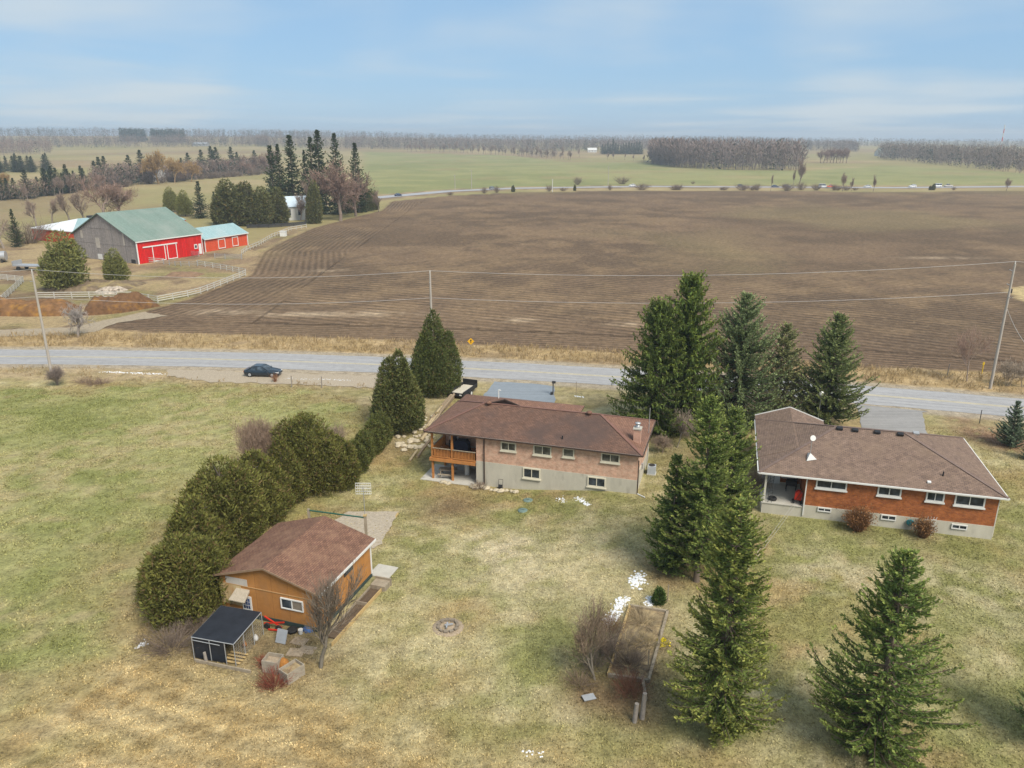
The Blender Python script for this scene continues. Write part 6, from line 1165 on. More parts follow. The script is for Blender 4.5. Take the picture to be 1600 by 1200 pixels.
# ------------------------------------------------------------------ vehicles
M_tglass = mat_glass('car_glass', (.03, .04, .05), .05)
def car_paint(name, c): 
    m, t, b = nodes(name); b.inputs['Base Color'].default_value = (*c, 1); b.inputs['Roughness'].default_value = .28; b.inputs['Specular IOR Level'].default_value = .5; b.inputs['Coat Weight'].default_value = .5; b.inputs['Coat Roughness'].default_value = .1; return m
def loft(mb, secs, smooth=True):
    """secs: list of (x, [(y,z)...]) cross-sections of equal count, closed loops"""
    n = len(secs[0][1]); vs = [(x, y, z) for x, L_ in secs for y, z in L_]
    mb.add(vs, [(k * n + i, k * n + (i + 1) % n, (k + 1) * n + (i + 1) % n, (k + 1) * n + i) for k in range(len(secs) - 1) for i in range(n)], smooth)
    mb.add(vs, [tuple(range(n - 1, -1, -1)), tuple((len(secs) - 1) * n + i for i in range(n))]); return mb
def vehicle(name, label, cat, loc, rz, paint, kind='sedan', group=None):
    """length along x, nose at +x"""
    t_ = thing(name, label, cat, loc, rz, group)
    Lh = {'sedan': 2.35, 'suv': 2.3, 'van': 2.6, 'pickup': 2.75}[kind]; hb = {'sedan': .92, 'suv': 1.08, 'van': 1.15, 'pickup': 1.1}[kind]; ht = {'sedan': 1.45, 'suv': 1.75, 'van': 2.2, 'pickup': 1.85}[kind]; wd = .90
    def sec(w_, z0, zs, z1): return [(-w_ * .92, z0), (w_ * .92, z0), (w_, z0 + .16), (w_, zs), (w_ * .90, z1), (-w_ * .90, z1), (-w_, zs), (-w_, z0 + .16)]
    b = MB(); hn = hb - .18 if kind != 'van' else hb - .1
    loft(b, [(-Lh, sec(wd * .84, .42, hb - .24, hb - .14)), (-Lh + .12, sec(wd * .95, .28, hb - .14, hb - .02)), (-Lh + .7, sec(wd, .22, hb - .12, hb)), (0, sec(wd, .20, hb - .12, hb)), (Lh - 1.35, sec(wd, .20, hb - .13, hb - .01)), (Lh - .7, sec(wd * .98, .22, hn - .12, hn + .06)), (Lh - .18, sec(wd * .92, .26, hn - .18, hn - .05)), (Lh, sec(wd * .78, .36, hn - .26, hn - .16))])
    bo = b.build('body', paint, t_)
    xr, xf, rr_, rf = {'sedan': (-Lh + .35, Lh - 1.35, -Lh + 1.25, Lh - 2.2), 'suv': (-Lh + .08, Lh - 1.35, -Lh + .45, Lh - 2.1), 'van': (-Lh + .06, Lh - .8, -Lh + .2, Lh - 1.5), 'pickup': (-.75, Lh - 1.5, -.5, Lh - 2.3)}[kind]
    def cab(w0, w1, z0, z1, a, c, a1, c1): return [(a, -w0, z0), (c, -w0, z0), (c, w0, z0), (a, w0, z0), (a1, -w1, z1), (c1, -w1, z1), (c1, w1, z1), (a1, w1, z1)]
    F6 = [(0, 3, 2, 1), (4, 5, 6, 7), (0, 1, 5, 4), (1, 2, 6, 5), (2, 3, 7, 6), (3, 0, 4, 7)]
    MB().add(cab(wd * .88, wd * .74, hb - .04, ht - .07, xr, xf, rr_, rf), F6).build('windows', M_tglass, t_)
    MB().add(cab(wd * .75, wd * .66, ht - .085, ht, rr_ - .04, rf + .05, rr_ + .12, rf - .12), F6).build('roof', paint, t_)
    pi = MB(); 
    for s in (-1, 1):
        for (xb, xt) in ((xr, rr_), ((xr + xf) / 2 - .1, (rr_ + rf) / 2), (xf, rf)): pi.bar((xb, s * wd * .89, hb - .05), (xt, s * wd * .75, ht - .07), .09, .05)
    pi.build('pillars', paint, t_)
    if kind == 'pickup': MB().box(-Lh + .12, -.82, -.74, .74, hb - .012, hb + .004).build('bed_floor', M_dark, t_)
    for x in (-Lh + .85, Lh - .85):
        for s in (-1, 1):
            w_ = MB().tube((x, s * .70, .32), (x, s * .91, .32), .32, n=16).build('wheel', M_rubber, t_); MB().tube((x, s * .912, .32), (x, s * .925, .32), .20, n=12).build('rim', M_galv, w_)
    for s in (-1, 1):
        MB().obox((Lh - .14, s * .60, hn - .14), (.14, .34, .13), (0, 0, -s * .3)).build('headlight', M_white, t_); MB().obox((-Lh + .07, s * .62, hb - .20), (.10, .32, .14), (0, 0, s * .2)).build('tail_light', M_redp, t_)
        MB().obox((xf - .25, s * (wd + .09), hb + .04), (.12, .18, .12)).build('mirror', paint, t_)
    return t_
P = at(412, 587); vehicle('parked_car', 'dark blue-green sedan parked on the gravel pull-off', 'car', (P[0], P[1], .05), R(-4), car_paint('teal_paint', (.010, .020, .032)), 'sedan')
# flatbed trailer
P = at(724, 616); t_ = thing('utility_trailer', 'black utility trailer with pale deck beside the tallest pointed cedar', 'trailer', (P[0], P[1], 0), R(68))
MB().box(-1.9, 1.9, -.85, .85, .52, .62).build('deck', mat('pale_deck', (.50, .46, .38), .85, .2), t_)
for s in (-1, 1): MB().box(-1.95, 1.95, s * .92 - .06, s * .92 + .06, .45, .92).build('side_rail', M_black, t_); w_ = MB().tube((-.2, s * 1.0, .36), (-.2, s * 1.2, .36), .36, n=14).build('wheel', M_rubber, t_); MB().tube((-.2, s * 1.202, .36), (-.2, s * 1.215, .36), .2, n=10).build('rim', M_white, w_)
MB().box(1.96, 2.04, -.98, .98, .45, 1.35).build('front_gate', M_black, t_); MB().box(-2.04, -1.96, -.98, .98, .42, .80).build('tail_board', M_black, t_); MB().bar((2.04, 0, .5), (3.2, 0, .5), .12, .12).build('drawbar', M_black, t_); MB().box(-2.06, -2.042, -.75, -.45, .5, .65).build('number_plate', M_white, t_)
# ------------------------------------------------------------------ barnyard
def rail_fence(label, pts, m, rails=3, hh=1.35, gap=2.9, name='rail_fence', rw=.045, rh=.16):
    P = [at(*p) for p in pts]; o0 = P[0]; t_ = thing(name, label, 'fence', (float(o0[0]), float(o0[1]), 0)); pp = None
    for a, b in zip(P[:-1], P[1:]):
        L_ = float(np.hypot(*(b - a))); n = max(1, round(L_ / gap))
        for k in range(n):
            p = a + (b - a) * k / n - o0; q = a + (b - a) * (k + 1) / n - o0
            MB().box(p[0] - .07, p[0] + .07, p[1] - .07, p[1] + .07, -.2, hh).build('post', m, t_)
            for r_ in range(rails):
                z = hh - .12 - r_ * (hh - .25) / max(1, rails - .4); MB().bar((p[0], p[1], z), (q[0], q[1], z), rw, rh).build('rail', m, t_)
    q = P[-1] - o0; MB().box(q[0] - .07, q[0] + .07, q[1] - .07, q[1] + .07, -.2, hh).build('post', m, t_); return t_
rail_fence('white rail fence along the road side of the paddock', [(58, 467), (140, 466), (205, 466), (247, 473), (294, 464), (314, 459), (345, 447), (384, 431)], M_paint_w)
rail_fence('white rail fence closing the back of the paddock on the right', [(384, 429), (345, 421), (309, 415)], M_paint_w)
rail_fence('short white rail fence in front of the red barn wall', [(214, 412), (226, 410), (256, 412)], M_paint_w)
rail_fence('white double fence corner at the left edge', [(-40, 432), (0, 437), (37, 441), (22, 455), (4, 472), (-40, 480)], M_paint_w, 4)
rail_fence('long white rail fence from the stable towards the dark cedars', [(378, 398), (386, 392), (405, 384), (425, 372), (455, 360), (479, 356)], M_paint_w, 2, 1.3)
rail_fence('grey wire-and-post fence between the barn and paddock corner', [(256, 413), (283, 416), (309, 416)], M_galv, 3, 1.2, 2.4, rh=.06)
rail_fence('galvanised gate panels left of the stable', [(336, 404), (352, 405), (378, 405)], M_galv, 5, 1.4, 3, 'metal_gate', rh=.07)
rail_fence('galvanised gate panel at the barn door corner', [(286, 399), (311, 401)], M_galv, 5, 1.4, 3, 'metal_gate', rh=.07)
t_ = rail_fence('low dark board fence under the cedars of the farmstead', [(386, 357), (420, 356), (478, 352)], M_dark, 4, 1.3, 4, 'board_fence', rh=.26)
one('feed_box', M_white, MB().box(-.9, .9, -.8, .8, 0, 1.5).box(-1, 1, -.9, .9, 1.502, 1.6), 'white box on the grass beside the long fence', 'box', G(443, 369))
def heap(name, label, cat, pts, H, W, m, seed):
    """lumpy mound along a ground line"""
    P = np.array([at(*p) for p in pts]); o0 = P.mean(0); nu, nv = 60, 16; V = []; 
    for i in range(nu + 1):
        s = i / nu * (len(P) - 1); k = min(int(s), len(P) - 2); c_ = P[k] + (P[k + 1] - P[k]) * (s - k); tt = P[k + 1] - P[k]; tt = tt / np.hypot(*tt); n_ = np.array([-tt[1], tt[0]])
        for j in range(nv + 1):
            v = j / nv * 2 - 1; q = c_ + n_ * v * W; e = max(0, 1 - v * v) ** .7 * min(1, 5 * min(i, nu - i) / nu) ** .6
            z = H * e * (.55 + .75 * float(fbm(q[0], q[1], 2.8, seed))) + e * .5 * (float(fbm(q[0], q[1], .9, seed + 1)) - .4); V.append((q[0] - o0[0], q[1] - o0[1], z - .05 if e > 0 else -.15))
    F = [(i * (nv + 1) + j, (i + 1) * (nv + 1) + j, (i + 1) * (nv + 1) + j + 1, i * (nv + 1) + j + 1) for i in range(nu) for j in range(nv)]
    mb = MB(); mb.add(V, F, False); o = mb.build(name, m, None, (float(o0[0]), float(o0[1]), 0), fix=False); return tag(o, label, cat)
M_man = mat('manure', (.165, .085, .035), .95, .55, 1.1, bump=.8, stain=((.30, .155, .03), .5, .55)); M_man2 = mat('dark_manure', (.125, .065, .03), .95, .5, 1.3, bump=.8, stain=((.24, .12, .025), .6, .55))
heap('manure_heap', 'orange-brown manure heap at the left edge beside the road field', 'heap', [(-60, 486), (0, 487), (60, 488), (120, 487)], 2.6, 3.6, M_man, 3)
heap('manure_heap', 'dark brown manure heap right of the dead crooked tree', 'heap', [(132, 488), (180, 485), (240, 475)], 2.7, 3.2, M_man2, 6)
heap('soil_mound', 'low scrubby mound under the two barnyard pines', 'mound', [(80, 447), (130, 450), (165, 447), (215, 448)], 1.4, 5, mat('scrub_mound', (.15, .11, .07), .95, .5, 1.2, bump=.8, stain=((.27, .21, .10), .4, .52)), 9)
heap('soil_mound', 'small reddish mound in the middle of the paddock', 'mound', [(262, 430), (285, 430), (312, 431)], .7, 3, mat('red_mound', (.20, .125, .075), .95, .4, 1.2, bump=.6), 12)
heap('stone_heap', 'heap of pale stones at the foot of the barnyard scrub', 'heap', [(155, 459), (175, 455), (190, 456)], 1.0, 2.2, mat('pale_stones', (.42, .35, .28), .9, .6, 1.6, bump=.8, stain=((.14, .11, .08), 1.2, .5)), 14)
t_ = thing('farm_wagon', 'grey flat farm wagon parked left of the bigger pine', 'wagon', G(52, 422), R(-10)); MB().box(-4.2, 4.2, -1.4, 1.4, 1.0, 1.25).build('bed', M_galv, t_); MB().box(-4.2, -3.9, -1.4, 1.4, 1.252, 2.2).build('headboard', M_galv, t_)
for x in (-2.8, 2.8):
    for s in (-1, 1): MB().tube((x, s * 1.1, .5), (x, s * 1.4, .5), .5, n=12).build('wheel', M_rubber, t_)
t_ = thing('fuel_tank', 'pale grey tank at the left edge of the barnyard', 'tank', G(0, 410), R(15)); MB().tube((-3.5, 0, 1.6), (1.6, 0, 1.6), 1.2, n=14).build('tank', M_galv, t_)
for x in (-2, .8): MB().box(x - .15, x + .15, -1, 1, 0, .9).build('cradle', M_dark, t_)

# ------------------------------------------------------------------ country beyond: single trees
def proto(name, cat, fn, **kw):
    t_ = thing(name, 'x', cat, (0, -400, -50)); fn(t_, **kw); return t_
FS = dict(col=(.050, .075, .034), tip=(.09, .115, .05))
PR = {
 'spruce': [proto('spruce_tree', 'tree', spruce, seed=300 + i, H=20, R_=4.0 + .4 * i, nb=300, step=.36, leaf=.75, wd=.115, droop=.5, z0=.04, gaps=.4, up=.5, power=.95, tr=.3, e_lo=-25, **FS) for i in range(3)],
 'pine': [proto('pine_tree', 'tree', cedar, seed=310 + i, H=14, R_=5.0, n=7000, leaf=.75, wd=.12, prof='egg', plumes=7, upw=.7, z0=.08, col=(.18, .19, .06), tip=(.29, .28, .09), brown=.05, lumpy=.3, tr=.3) for i in range(2)],
 'cedar': [proto('cedar_tree', 'tree', cedar, seed=320 + i, H=12, R_=3.6, n=6000, leaf=.6, wd=.13, plumes=5, prof='egg', col=(.115, .124, .046), tip=(.19, .18, .07), brown=.1) for i in range(2)],
 'bare': [proto('bare_tree', 'tree', bare_tree, seed=330 + i, H=14, depth=4, nch=(3, 4), r0=.32, spread=.55, tropism=.3, trunk=.16, rmin=.026, col=(.24, .20, .165), tipc=(.30, .225, .18)) for i in range(3)],
 'twiggy': [proto('bare_tree', 'tree', bare_tree, seed=340 + i, H=13, depth=4, nch=(3, 5), r0=.28, spread=.85, tropism=.2, trunk=.15, rmin=.026, col=(.20, .155, .125), tipc=(.275, .185, .145)) for i in range(2)],
 'scrub': [proto('bare_bush', 'shrub', lambda t_, H, s: setattr(bush('stems', s, H, 3.2, 90, col=(.21, .16, .125), rad=.035, spread=.9, fork=5), 'parent', t_), H=5, s=350 + i) for i in range(2)],
 'willow': [proto('bare_tree', 'tree', bare_tree, seed=360, H=13, depth=4, nch=(4, 5), r0=.3, spread=.6, tropism=.1, trunk=.22, rmin=.05, col=(.25, .17, .09), tipc=(.36, .235, .10))],
}
PH = dict(spruce=20, pine=14, cedar=12, bare=14, twiggy=13, scrub=5, willow=13)
fr_ = random.Random(21)
def far(kind, px, py, pt, label, group=None, wide=1.0, which=None):
    P, z0, H = hgt(px, py, pt); L_ = PR[kind]; src = L_[fr_.randrange(len(L_)) if which is None else which]; k = H / PH[kind] * 1.0
    return dup(src, (float(P[0]), float(P[1]), z0), fr_.uniform(0, 6.28), (k * wide, k * wide, k), label, group)
far('pine', 106, 451, 361, 'bigger yellow-green pine in front of the grey barn gable', wide=1.0, which=0); far('pine', 184, 443, 388, 'smaller pine at the right corner of the grey barn gable', wide=.85, which=1)
far('spruce', 28, 386, 327, 'dark spruce standing left of the long orange-red shed', wide=1.1)
for (px, py, pt, k, lb) in ((134, 352, 298, 'bare', 'bare tree just behind the left slope of the barn'), (163, 350, 272, 'twiggy', 'tallest bare tree behind the barn ridge'), (186, 345, 282, 'twiggy', 'wide bare tree behind the middle of the barn roof'), (58, 356, 312, 'bare', 'small bare tree behind the white hipped shed end'), (82, 350, 310, 'bare', 'small bare tree behind the blue shed roof'), (6, 388, 330, 'bare', 'bare tree at the left edge before the dark spruce'), (45, 380, 345, 'scrub', 'bare scrub at the left end of the orange-red shed'), (110, 350, 300, 'bare', 'thin bare tree between the shed roof and the barn')): far(k, px, py, pt, lb, None, 1.5)
for (px, py, pt, k, lb, w_) in ((268, 331, 292, 'pine', 'yellowish thin pine behind the barn roof, left one', .8), (290, 338, 297, 'pine', 'yellowish thin pine behind the barn roof, right one', .8), (315, 341, 284, 'spruce', 'single dark pointed spruce behind the barn roof', 1.25), (338, 342, 300, 'spruce', 'small narrow spruce left of the farmstead cedars', .9),
    (360, 352, 281, 'cedar', 'big rounded cedar at the left of the farmstead', 1.25), (388, 352, 284, 'cedar', 'rounded cedar second from the left in the farmstead', 1.15), (412, 353, 292, 'cedar', 'rounded cedar third from the left in the farmstead', 1.1), (436, 350, 293, 'cedar', 'rounded cedar in front of the pale roof', 1.05), (350, 350, 300, 'cedar', 'low dark cedar at the left foot of the farmstead', 1.1), (494, 349, 283, 'cedar', 'cedar between the pale roof and the broad bare maple', .72),
    (431, 335, 228, 'spruce', 'leftmost tall spruce of the farmstead', .95), (442, 334, 226, 'spruce', 'second tall spruce of the farmstead, thin topped', .8), (461, 334, 212, 'spruce', 'tall full spruce left of the middle pair of the farmstead', 1.05), (482, 333, 235, 'spruce', 'thin shorter spruce between the two tallest farmstead spruces', .6), (493, 335, 215, 'spruce', 'left spruce of the tallest farmstead pair', .8), (504, 335, 204, 'spruce', 'tallest spruce of the farmstead', 1.0), (530, 335, 209, 'spruce', 'spruce rising above the broad bare maple', .8), (560, 332, 224, 'spruce', 'rightmost tall spruce of the farmstead', .95),
    (532, 345, 246, 'twiggy', 'broad reddish bare maple at the field edge of the farmstead', .85), (556, 338, 264, 'twiggy', 'second bare maple right of the broad one', .8), (478, 346, 280, 'bare', 'pale bare tree beside the pale roof', .7), (592, 331, 295, 'bare', 'spindly bare tree at the right end of the farmstead', .6), (470, 345, 300, 'bare', 'small bare tree before the pale roof', .6)): far(k, px, py, pt, lb, None, w_ * {'spruce': 1.35, 'twiggy': 1.75, 'bare': 1.6}.get(k, 1))
for i, px in enumerate((546, 553, 560, 567, 574, 581, 587)): far('cedar', px, 333 - i * .8, 284 + i * 2.2, 'cedar in the row at the right end of the farmstead', 'cedars in the row at the farmstead end', .62)
# ------------------------------------------------------------------ woods that read as one mass
def wood(name, front, depth, n, Hh, seed, col, tipc, conifer=.1, twn=34, spread=.30, ccol=(.04, .055, .035)):
    r = np.random.default_rng(seed); P = np.array([at(*p) if len(p) == 2 else p[1:] for p in front], float); seg = np.array([np.hypot(*(P[i + 1] - P[i])) for i in range(len(P) - 1)]); cum = np.concatenate([[0], np.cumsum(seg)])
    s = r.uniform(0, cum[-1], n); k = np.clip(np.searchsorted(cum, s, 'right') - 1, 0, len(P) - 2); f = (s - cum[k]) / seg[k]; Q = P[k] + (P[k + 1] - P[k]) * f[:, None]; out = Q / np.linalg.norm(Q, axis=1, keepdims=True); dd = depth * r.random(n) ** 1.3; Q = Q + out * dd[:, None]
    z = HT(Q[:, 0], Q[:, 1]); H = Hh * r.uniform(.72, 1.1, n); con = r.random(n) < conifer
    # trunks
    A = np.stack([Q[:, 0], Q[:, 1], z - .3], -1); B = A + np.stack([r.normal(0, .5, n), r.normal(0, .5, n), H * .92], -1); V, F = prisms(A, B, np.full(n, Hh * .010), np.full(n, Hh * .004)); C = np.repeat(np.array([[.20, .17, .15]]) * r.uniform(.85, 1.15, (n, 1)), 6, 0)
    # twig fans / needle boughs
    i = np.repeat(np.arange(n), twn); m = len(i); t = np.where(con[i], r.uniform(.06, 1, m), r.uniform(.06, 1.0, m) ** .8); w_ = np.where(con[i], (1 - t) * .20 + .01, spread * np.sqrt(np.clip(1 - ((t - .55) / .62) ** 2, .02, 1)) * .8); az = r.uniform(0, 6.283, m); rad = w_ * H[i] * np.sqrt(r.random(m))
    Pb = np.stack([Q[i, 0] + rad * np.cos(az), Q[i, 1] + rad * np.sin(az), z[i] + t * H[i] * .97], -1); D = np.stack([np.cos(az) * .6, np.sin(az) * .6, np.where(con[i], -.1, 1.0)], -1) + r.normal(0, .3, (m, 3))
    V2, F2 = rhomb(Pb, D, Hh * np.where(con[i], .13, .15) * r.uniform(.6, 1.3, m), Hh * np.where(con[i], .030, .013) * r.uniform(.6, 1.4, m), r); tc_ = np.where(con[i][:, None], np.array([ccol]), np.array([col]) * (1 - t[:, None]) + np.array([tipc]) * t[:, None]); tree_f = r.uniform(.88, 1.12, n)[i]; C2 = np.repeat(tc_ * (tree_f * r.uniform(.85, 1.15, m))[:, None], 4, 0)
    V = np.concatenate([V, V2]); Fq = np.concatenate([F, F2 + len(V) - len(V2)]); return stuff(npmesh(name, V, Fq, M_twig, np.concatenate([C, C2])))
# left-hand tree belts
def lin(xs_, ys_, x): return float(np.interp(x, xs_, ys_))
for i in range(23): px = fr_.uniform(-4, 140) if i > 3 else (25, 62, 92, 100)[i]; b_ = lin([0, 45, 60, 100, 140], [313, 313, 308, 303, 297], px); far('spruce', px, b_ - fr_.uniform(0, 3), b_ - fr_.uniform(28, 48), 'dark evergreen in the near left tree belt', 'evergreens in the near left tree belt', 1.9)
for i in range(7): px = fr_.uniform(0, 150); b_ = lin([0, 45, 60, 100, 140], [313, 313, 308, 303, 297], px); far('bare', px, b_ + 1, b_ - fr_.uniform(18, 32), 'bare tree among the near left evergreens', 'bare trees in the near left tree belt')
for px in (5, 14): far('willow', px, 300, 268, 'golden bare willow at the left edge of the tree belt', 'golden willows at the left edge')
far('twiggy', 158, 302, 266, 'pinkish broad bare tree at the right end of the near left belt', None, 1.2)
for i in range(14): px = fr_.uniform(-5, 76); far('spruce', px, 270 - fr_.uniform(0, 3), 238 + fr_.uniform(0, 8), 'evergreen in the farther clump at the left edge', 'evergreens in the farther left clump', 2.0)
bx, by = [140, 200, 260, 330, 430], [300, 290, 284, 278, 270]
for i in range(22): px = [152, 160, 168, 176, 224, 256, 265, 285, 297, 312, 333, 341, 364, 373, 400][i] if i < 15 else fr_.uniform(145, 420); b_ = lin(bx, by, px) - fr_.uniform(1, 6); far('spruce', px, b_, b_ - fr_.uniform(26, 50) * (1 if px < 380 else .8), 'evergreen in the belt behind the tan hay slope', 'evergreens in the belt behind the hay slope', 1.8)
for i in range(24): px = fr_.uniform(172, 432); b_ = lin(bx, by, px) - fr_.uniform(-1, 4); far('twiggy' if i % 3 else 'bare', px, b_, b_ - fr_.uniform(20, 36), 'bare tree in the belt behind the tan hay slope', 'bare trees in the belt behind the hay slope', 1.5)
for px, py, pt in ((273, 286, 243), (299, 284, 250), (248, 288, 232)): far('willow', px, py, pt, 'golden bare willow in the belt behind the hay slope', 'golden willows in the belt')
for i in range(24): px = fr_.uniform(150, 430); b_ = lin(bx, by, px) + 1; far('scrub', px, b_, b_ - fr_.uniform(7, 13), 'bare scrub bush along the foot of the belt', 'scrub along the foot of the belt', 1.3)
wood('woodland', [(148, 301), (200, 291), (260, 285), (330, 279), (432, 270)], 30, 420, 13, 430, (.17, .13, .115), (.23, .17, .14), .18, 30)
wood('woodland', [(-30, 315), (45, 314), (60, 309), (100, 304), (142, 298)], 22, 130, 9, 431, (.19, .14, .115), (.24, .17, .13), .1, 30)
# along the highway
for (px, py, pt, k, lb, w_) in ((1248, 291, 243, 'bare', 'tall forked bare tree on the highway verge', .9), (1240, 291, 262, 'bare', 'thin broken bare tree left of the forked one', .5), (1316, 299, 268, 'twiggy', 'taller of two bare trees before the highway guard brush', .7), (1330, 299, 276, 'bare', 'shorter bare tree right of it before the highway', .7), (1364, 300, 271, 'bare', 'single thin bare tree left of the white highway cars', .6), (1572, 299, 277, 'twiggy', 'round bare tree by the highway near the right edge', 1.0), (1204, 299, 272, 'bare', 'thin bare tree on the field side of the highway at the dark car', .5), (1230, 298, 285, 'scrub', 'brush beneath the dark highway cars', 1.3), (1252, 297, 284, 'scrub', 'brush under the forked bare tree', 1.0)): far(k, px, py, pt, lb, None, w_)
for px in (802, 858, 880, 898, 902, 953, 972, 1003, 1054, 1060, 1083, 1127, 1132, 1175, 1183, 1275, 1303, 1308, 1322, 1336, 1453, 1458, 1490, 703, 757, 776, 1160):
    k = 'cedar' if px in (802, 898, 1453, 1458) else 'scrub'; s = fr_.random(); up_ = s < .35 and px < 1100; b_ = float(np.interp(px, [600, 700, 800, 1000, 1200, 1600], [303, 294.5, 290, 287, 288, 287])) if up_ else float(np.interp(px, [600, 700, 800, 1000, 1200, 1600], [314, 305, 300, 296.5, 297.5, 297])); far(k, px, b_, b_ - fr_.uniform(3.5, 12), 'dark green bush on the highway verge' if k == 'cedar' else 'bare bush on the highway verge', 'green bushes on the highway verge' if k == 'cedar' else 'bare bushes on the highway verge', fr_.uniform(.6, 1.9) if k == 'scrub' else .9)
# field-edge trees in the distance
for i in range(46): px = 640 + i * 5.6 + fr_.uniform(-3, 3); b_ = float(np.interp(px, [560, 700, 800, 900], [236, 238, 243, 251])); far('bare', px, b_, b_ - fr_.uniform(9, 19), 'bare tree in the row along the far edge of the green field', 'bare trees along the far field edge', 1.0)
for (px, b_, t_) in ((949, 249, 238), (959, 249, 236), (976, 250, 239), (990, 251, 240), (1006, 253, 241), (1018, 251, 216), (880, 246, 228), (905, 246, 232)): far('bare', px, b_, t_, 'small lone bare tree before the dark evergreen block', 'lone bare trees beyond the green field', .9)
for i in range(16): px = 941 + i * 4.1; far('spruce', px, 241, 217 if i == 4 else fr_.uniform(219, 226), 'evergreen in the dark block beyond the green field', 'evergreens in the dark block beyond the field', 1.5)
for i in range(9): px = 1282 + i * 5; far('twiggy', px, 255, fr_.uniform(227, 234), 'bare tree in the clump right of the large wood', 'bare trees in the clump right of the large wood', 1.1)

TW, TT = (.165, .135, .125), (.205, .155, .135)
wood('woodland', [(1018, 256), (1060, 262), (1150, 266), (1250, 267)], 130, 620, 26, 400, TW, TT, .04, 40)
wood('woodland', [(1372, 249), (1450, 256), (1530, 264), (1600, 272), (1700, 279), (1900, 290)], 420, 1300, 19, 401, (.14, .115, .10), (.19, .15, .12), .08, 28)
wood('woodland', [(-200, 250), (0, 243), (80, 240)], 160, 420, 18, 402, (.20, .15, .135), (.245, .18, .15), .05, 26)
wood('woodland', [(-300, 233), (0, 231), (200, 231), (400, 229), (420, 231), (560, 234)], 260, 1900, 19, 403, TW, TT, .15, 20)
wood('woodland', [(540, 233), (700, 234), (830, 237), (1030, 236)], 300, 1700, 21, 404, TW, TT, .12, 20)
wood('woodland', [(810, 245), (850, 246), (870, 245)], 60, 46, 15, 405, TW, TT, .1, 34); wood('woodland', [(190, 224), (228, 224)], 150, 200, 27, 406, TW, TT, .95, 30, ccol=(.038, .055, .04)); wood('woodland', [(237, 224), (290, 224)], 150, 260, 27, 407, TW, TT, .95, 30, ccol=(.038, .055, .04))
wood('woodland', [(1030, 234), (1300, 236), (1340, 238)], 300, 1000, 19, 408, TW, TT, .2, 18)
def farband(name, x0, x1, y, n, Hh, seed, con): wood(name, [(0, x0, y), (0, (x0 + x1) / 2, y + 60), (0, x1, y)], 600, n, Hh, seed, TW, TT, con, 16, .34)
farband('far_woodland', -2300, -500, 2150, 1900, 25, 420, .45); farband('far_woodland', -700, 700, 2250, 1600, 24, 421, .3); farband('far_woodland', 500, 2400, 2150, 1900, 22, 422, .3)
# ------------------------------------------------------------------ distant buildings, poles and traffic
def house_far(name, label, px, py, rz, Lx, Ly, ez, rise, mw, mr, extra=True):
    P = at(px, py); z0 = float(HT(*P)); t_ = thing(name, label, 'building', (float(P[0]), float(P[1]), z0), rz); MB().extr([(-Ly / 2, -.5), (Ly / 2, -.5), (Ly / 2, ez), (0, ez + rise - .1), (-Ly / 2, ez)], 'x', -Lx / 2, Lx / 2).build('wall', mw, t_)
    rb = MB()
    for s in (-1, 1): rb.add([(-Lx / 2 - .4, s * (Ly / 2 + .4), ez - .15), (Lx / 2 + .4, s * (Ly / 2 + .4), ez - .15), (Lx / 2 + .4, 0, ez + rise), (-Lx / 2 - .4, 0, ez + rise), (-Lx / 2 - .4, s * (Ly / 2 + .4), ez - .35), (Lx / 2 + .4, s * (Ly / 2 + .4), ez - .35), (Lx / 2 + .4, 0, ez + rise - .2), (-Lx / 2 - .4, 0, ez + rise - .2)], [(0, 1, 2, 3), (7, 6, 5, 4), (0, 4, 5, 1), (1, 5, 6, 2), (2, 6, 7, 3), (3, 7, 4, 0)])
    rb.build('roof', mr, t_)
    for k in range(3): MB().box(-Lx * .3 + k * Lx * .3 - .6, -Lx * .3 + k * Lx * .3 + .6, -Ly / 2 - .06, -Ly / 2 - .01, ez * .35, ez * .75).build('window', M_glass, t_)
    return t_
M_palew = mat('pale_siding', (.55, .55, .53), .7, .08, .3); M_proof = mat('pale_blue_roof', (.44, .52, .58), .6, .12, .5)
house_far('farmhouse', 'farmhouse with pale blue-white roof half hidden by the farmstead cedars', 466, 342, R(25), 13, 9, 5.2, 3.4, M_palew, M_proof); house_far('farmhouse', 'grey-roofed white house hidden in the belt behind the hay slope', 238, 283, R(-15), 16, 10, 5, 4, M_palew, mat('grey_far_roof', (.14, .14, .14), .8, .1, .3)); house_far('far_barn', 'long green-roofed barn far off before the right-hand wood', 1391, 244, R(5), 42, 20, 6, 6, M_palew, M_groof); house_far('farmhouse', 'small white farmhouse left of the dark evergreen block', 925, 238, R(0), 16, 10, 4, 4, M_palew, M_palew); house_far('far_barn', 'low grey barn in the haze above the left tree belt', 314, 228, R(0), 30, 12, 4, 3, M_galv, M_galv)
P = at(1562, 240); t_ = thing('radio_mast', 'thin red and white radio mast on the horizon at the right', 'mast', (float(P[0]), float(P[1]), float(HT(*P)))); zt_ = 0; Hm = hgt(1562, 240, 195)[2]
for k in range(7): MB().tube((0, 0, Hm * k / 7), (0, 0, Hm * (k + 1) / 7), .9, .8, 5).build('mast_section', M_redp if k % 2 else M_white, t_)
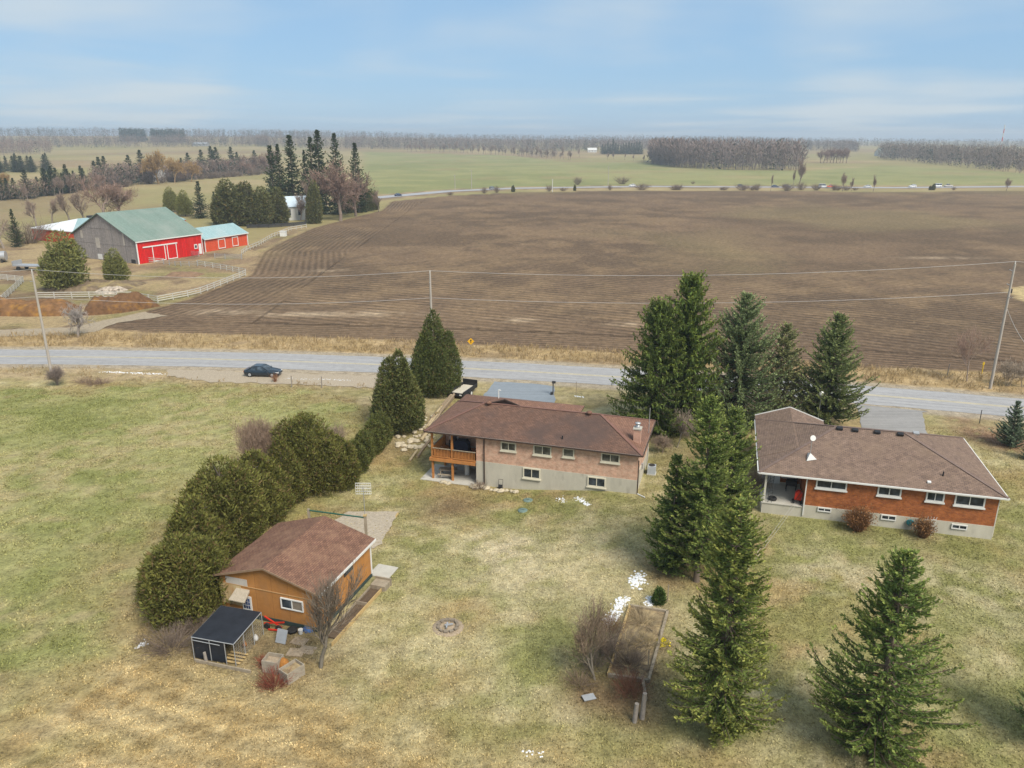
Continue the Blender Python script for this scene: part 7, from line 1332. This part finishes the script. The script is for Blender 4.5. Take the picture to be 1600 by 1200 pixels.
for (px, py, pt, lb) in ((737, 297, 265, 'thin utility pole on the highway verge near the silver car'), (711, 297, 273, 'short leaning pole on the highway verge left of it'), (950, 291, 260, 'thin utility pole on the highway verge left of the white sedan'), (863, 300, 280, 'white marker pole on the field side of the highway')):
    P, z0, Hh = hgt(px, py, pt); t_ = thing('utility_pole', lb, 'pole', (float(P[0]), float(P[1]), z0)); MB().tube((0, 0, -.3), (0, 0, Hh), .20, .14, 7).build('pole', M_white if 'white marker' in lb else M_polewood, t_)
    MB().bar((-.8, 0, Hh - .5), (.8, 0, Hh - .5), .12, .12).build('crossarm', M_polewood, t_)
HC = HWP[1:-1]
def hwy(px):
    d = ray(px, 293); best = None
    for a, b in zip(HC[:-1], HC[1:]):
        k = d[0] / d[1]; den = (b[0] - a[0]) - k * (b[1] - a[1]); t = -(a[0] - k * a[1]) / (den + 1e-9)
        if 0 <= t <= 1: p = a + (b - a) * t; return p, math.atan2(*(b - a)[::-1])
    return HC[3], 0
for (px, kind, col_, dirn, lb) in ((617, 'sedan', (.02, .035, .09), 1, 'dark blue car on the highway nearest the farmstead'), (767, 'suv', (.20, .21, .22), 1, 'silver-grey car on the highway by the thin utility pole'), (990, 'sedan', (.70, .70, .70), -1, 'white sedan alone in the middle of the highway'), (1157, 'suv', (.05, .055, .07), 1, 'dark car with pale roof rack on the highway left of the brush'), (1210, 'sedan', (.03, .045, .09), 1, 'navy car behind the thin bare tree on the highway'), (1228, 'suv', (.10, .105, .12), 1, 'charcoal car above the highway brush'), (1284, 'van', (.62, .63, .65), 1, 'white van just ahead of the orange truck'), (1296, 'pickup', (.55, .09, .025), 1, 'orange-red truck on the highway'), (1357, 'sedan', (.55, .55, .54), -1, 'pale car beside the single thin bare tree'), (1429, 'suv', (.72, .72, .72), -1, 'white car alone right of the thin bare tree'), (1468, 'van', (.72, .72, .71), -1, 'white van ahead of the tan pickup'), (1485, 'pickup', (.42, .38, .34), -1, 'tan pickup last in the highway traffic at right')):
    p, an = hwy(px); n_ = np.array([-math.sin(an), math.cos(an)]); p = p + n_ * (2.2 if dirn > 0 else -2.2) * -1
    vehicle('highway_car', lb, 'car', (float(p[0]), float(p[1]), .13), an + (0 if dirn > 0 else math.pi), car_paint('paint', col_), kind)
for L_ in PR.values():
    for t_ in L_:
        for ch in list(t_.children): bpy.data.objects.remove(ch)
        bpy.data.objects.remove(t_)
# tell repeats apart by their order across the picture
ORD = 'first second third fourth fifth sixth seventh eighth ninth tenth eleventh twelfth thirteenth fourteenth fifteenth sixteenth seventeenth eighteenth nineteenth twentieth twenty-first twenty-second twenty-third twenty-fourth'.split()
bpy.context.view_layer.update(); byl = {}
for o in sc.objects:
    if o.parent is None and 'label' in o: byl.setdefault(o['label'], []).append(o)
for lb, os_ in byl.items():
    if 1 < len(os_) <= 24 and not lb.startswith(('log', 'long split', 'pale limestone')):
        for k, o in enumerate(sorted(os_, key=lambda o: proj(*o.matrix_world.translation)[0])): o['label'] = lb + ', ' + ORD[k] + ' from the left'
# ------------------------------------------------------------------ haze
m = bpy.data.materials.new('haze'); m.use_nodes = True; t = m.node_tree; t.nodes.clear(); ou = t.nodes.new('ShaderNodeOutputMaterial'); pv = t.nodes.new('ShaderNodeVolumePrincipled'); pv.inputs['Color'].default_value = (.80, .90, 1, 1); pv.inputs['Density'].default_value = .00025; pv.inputs['Anisotropy'].default_value = .2
t.links.new(pv.outputs[0], ou.inputs['Volume']); HZ = 64
o = MB().box(-4600, 4600, -260, 6400, -3, HZ).build('haze', m, None); stuff(o)
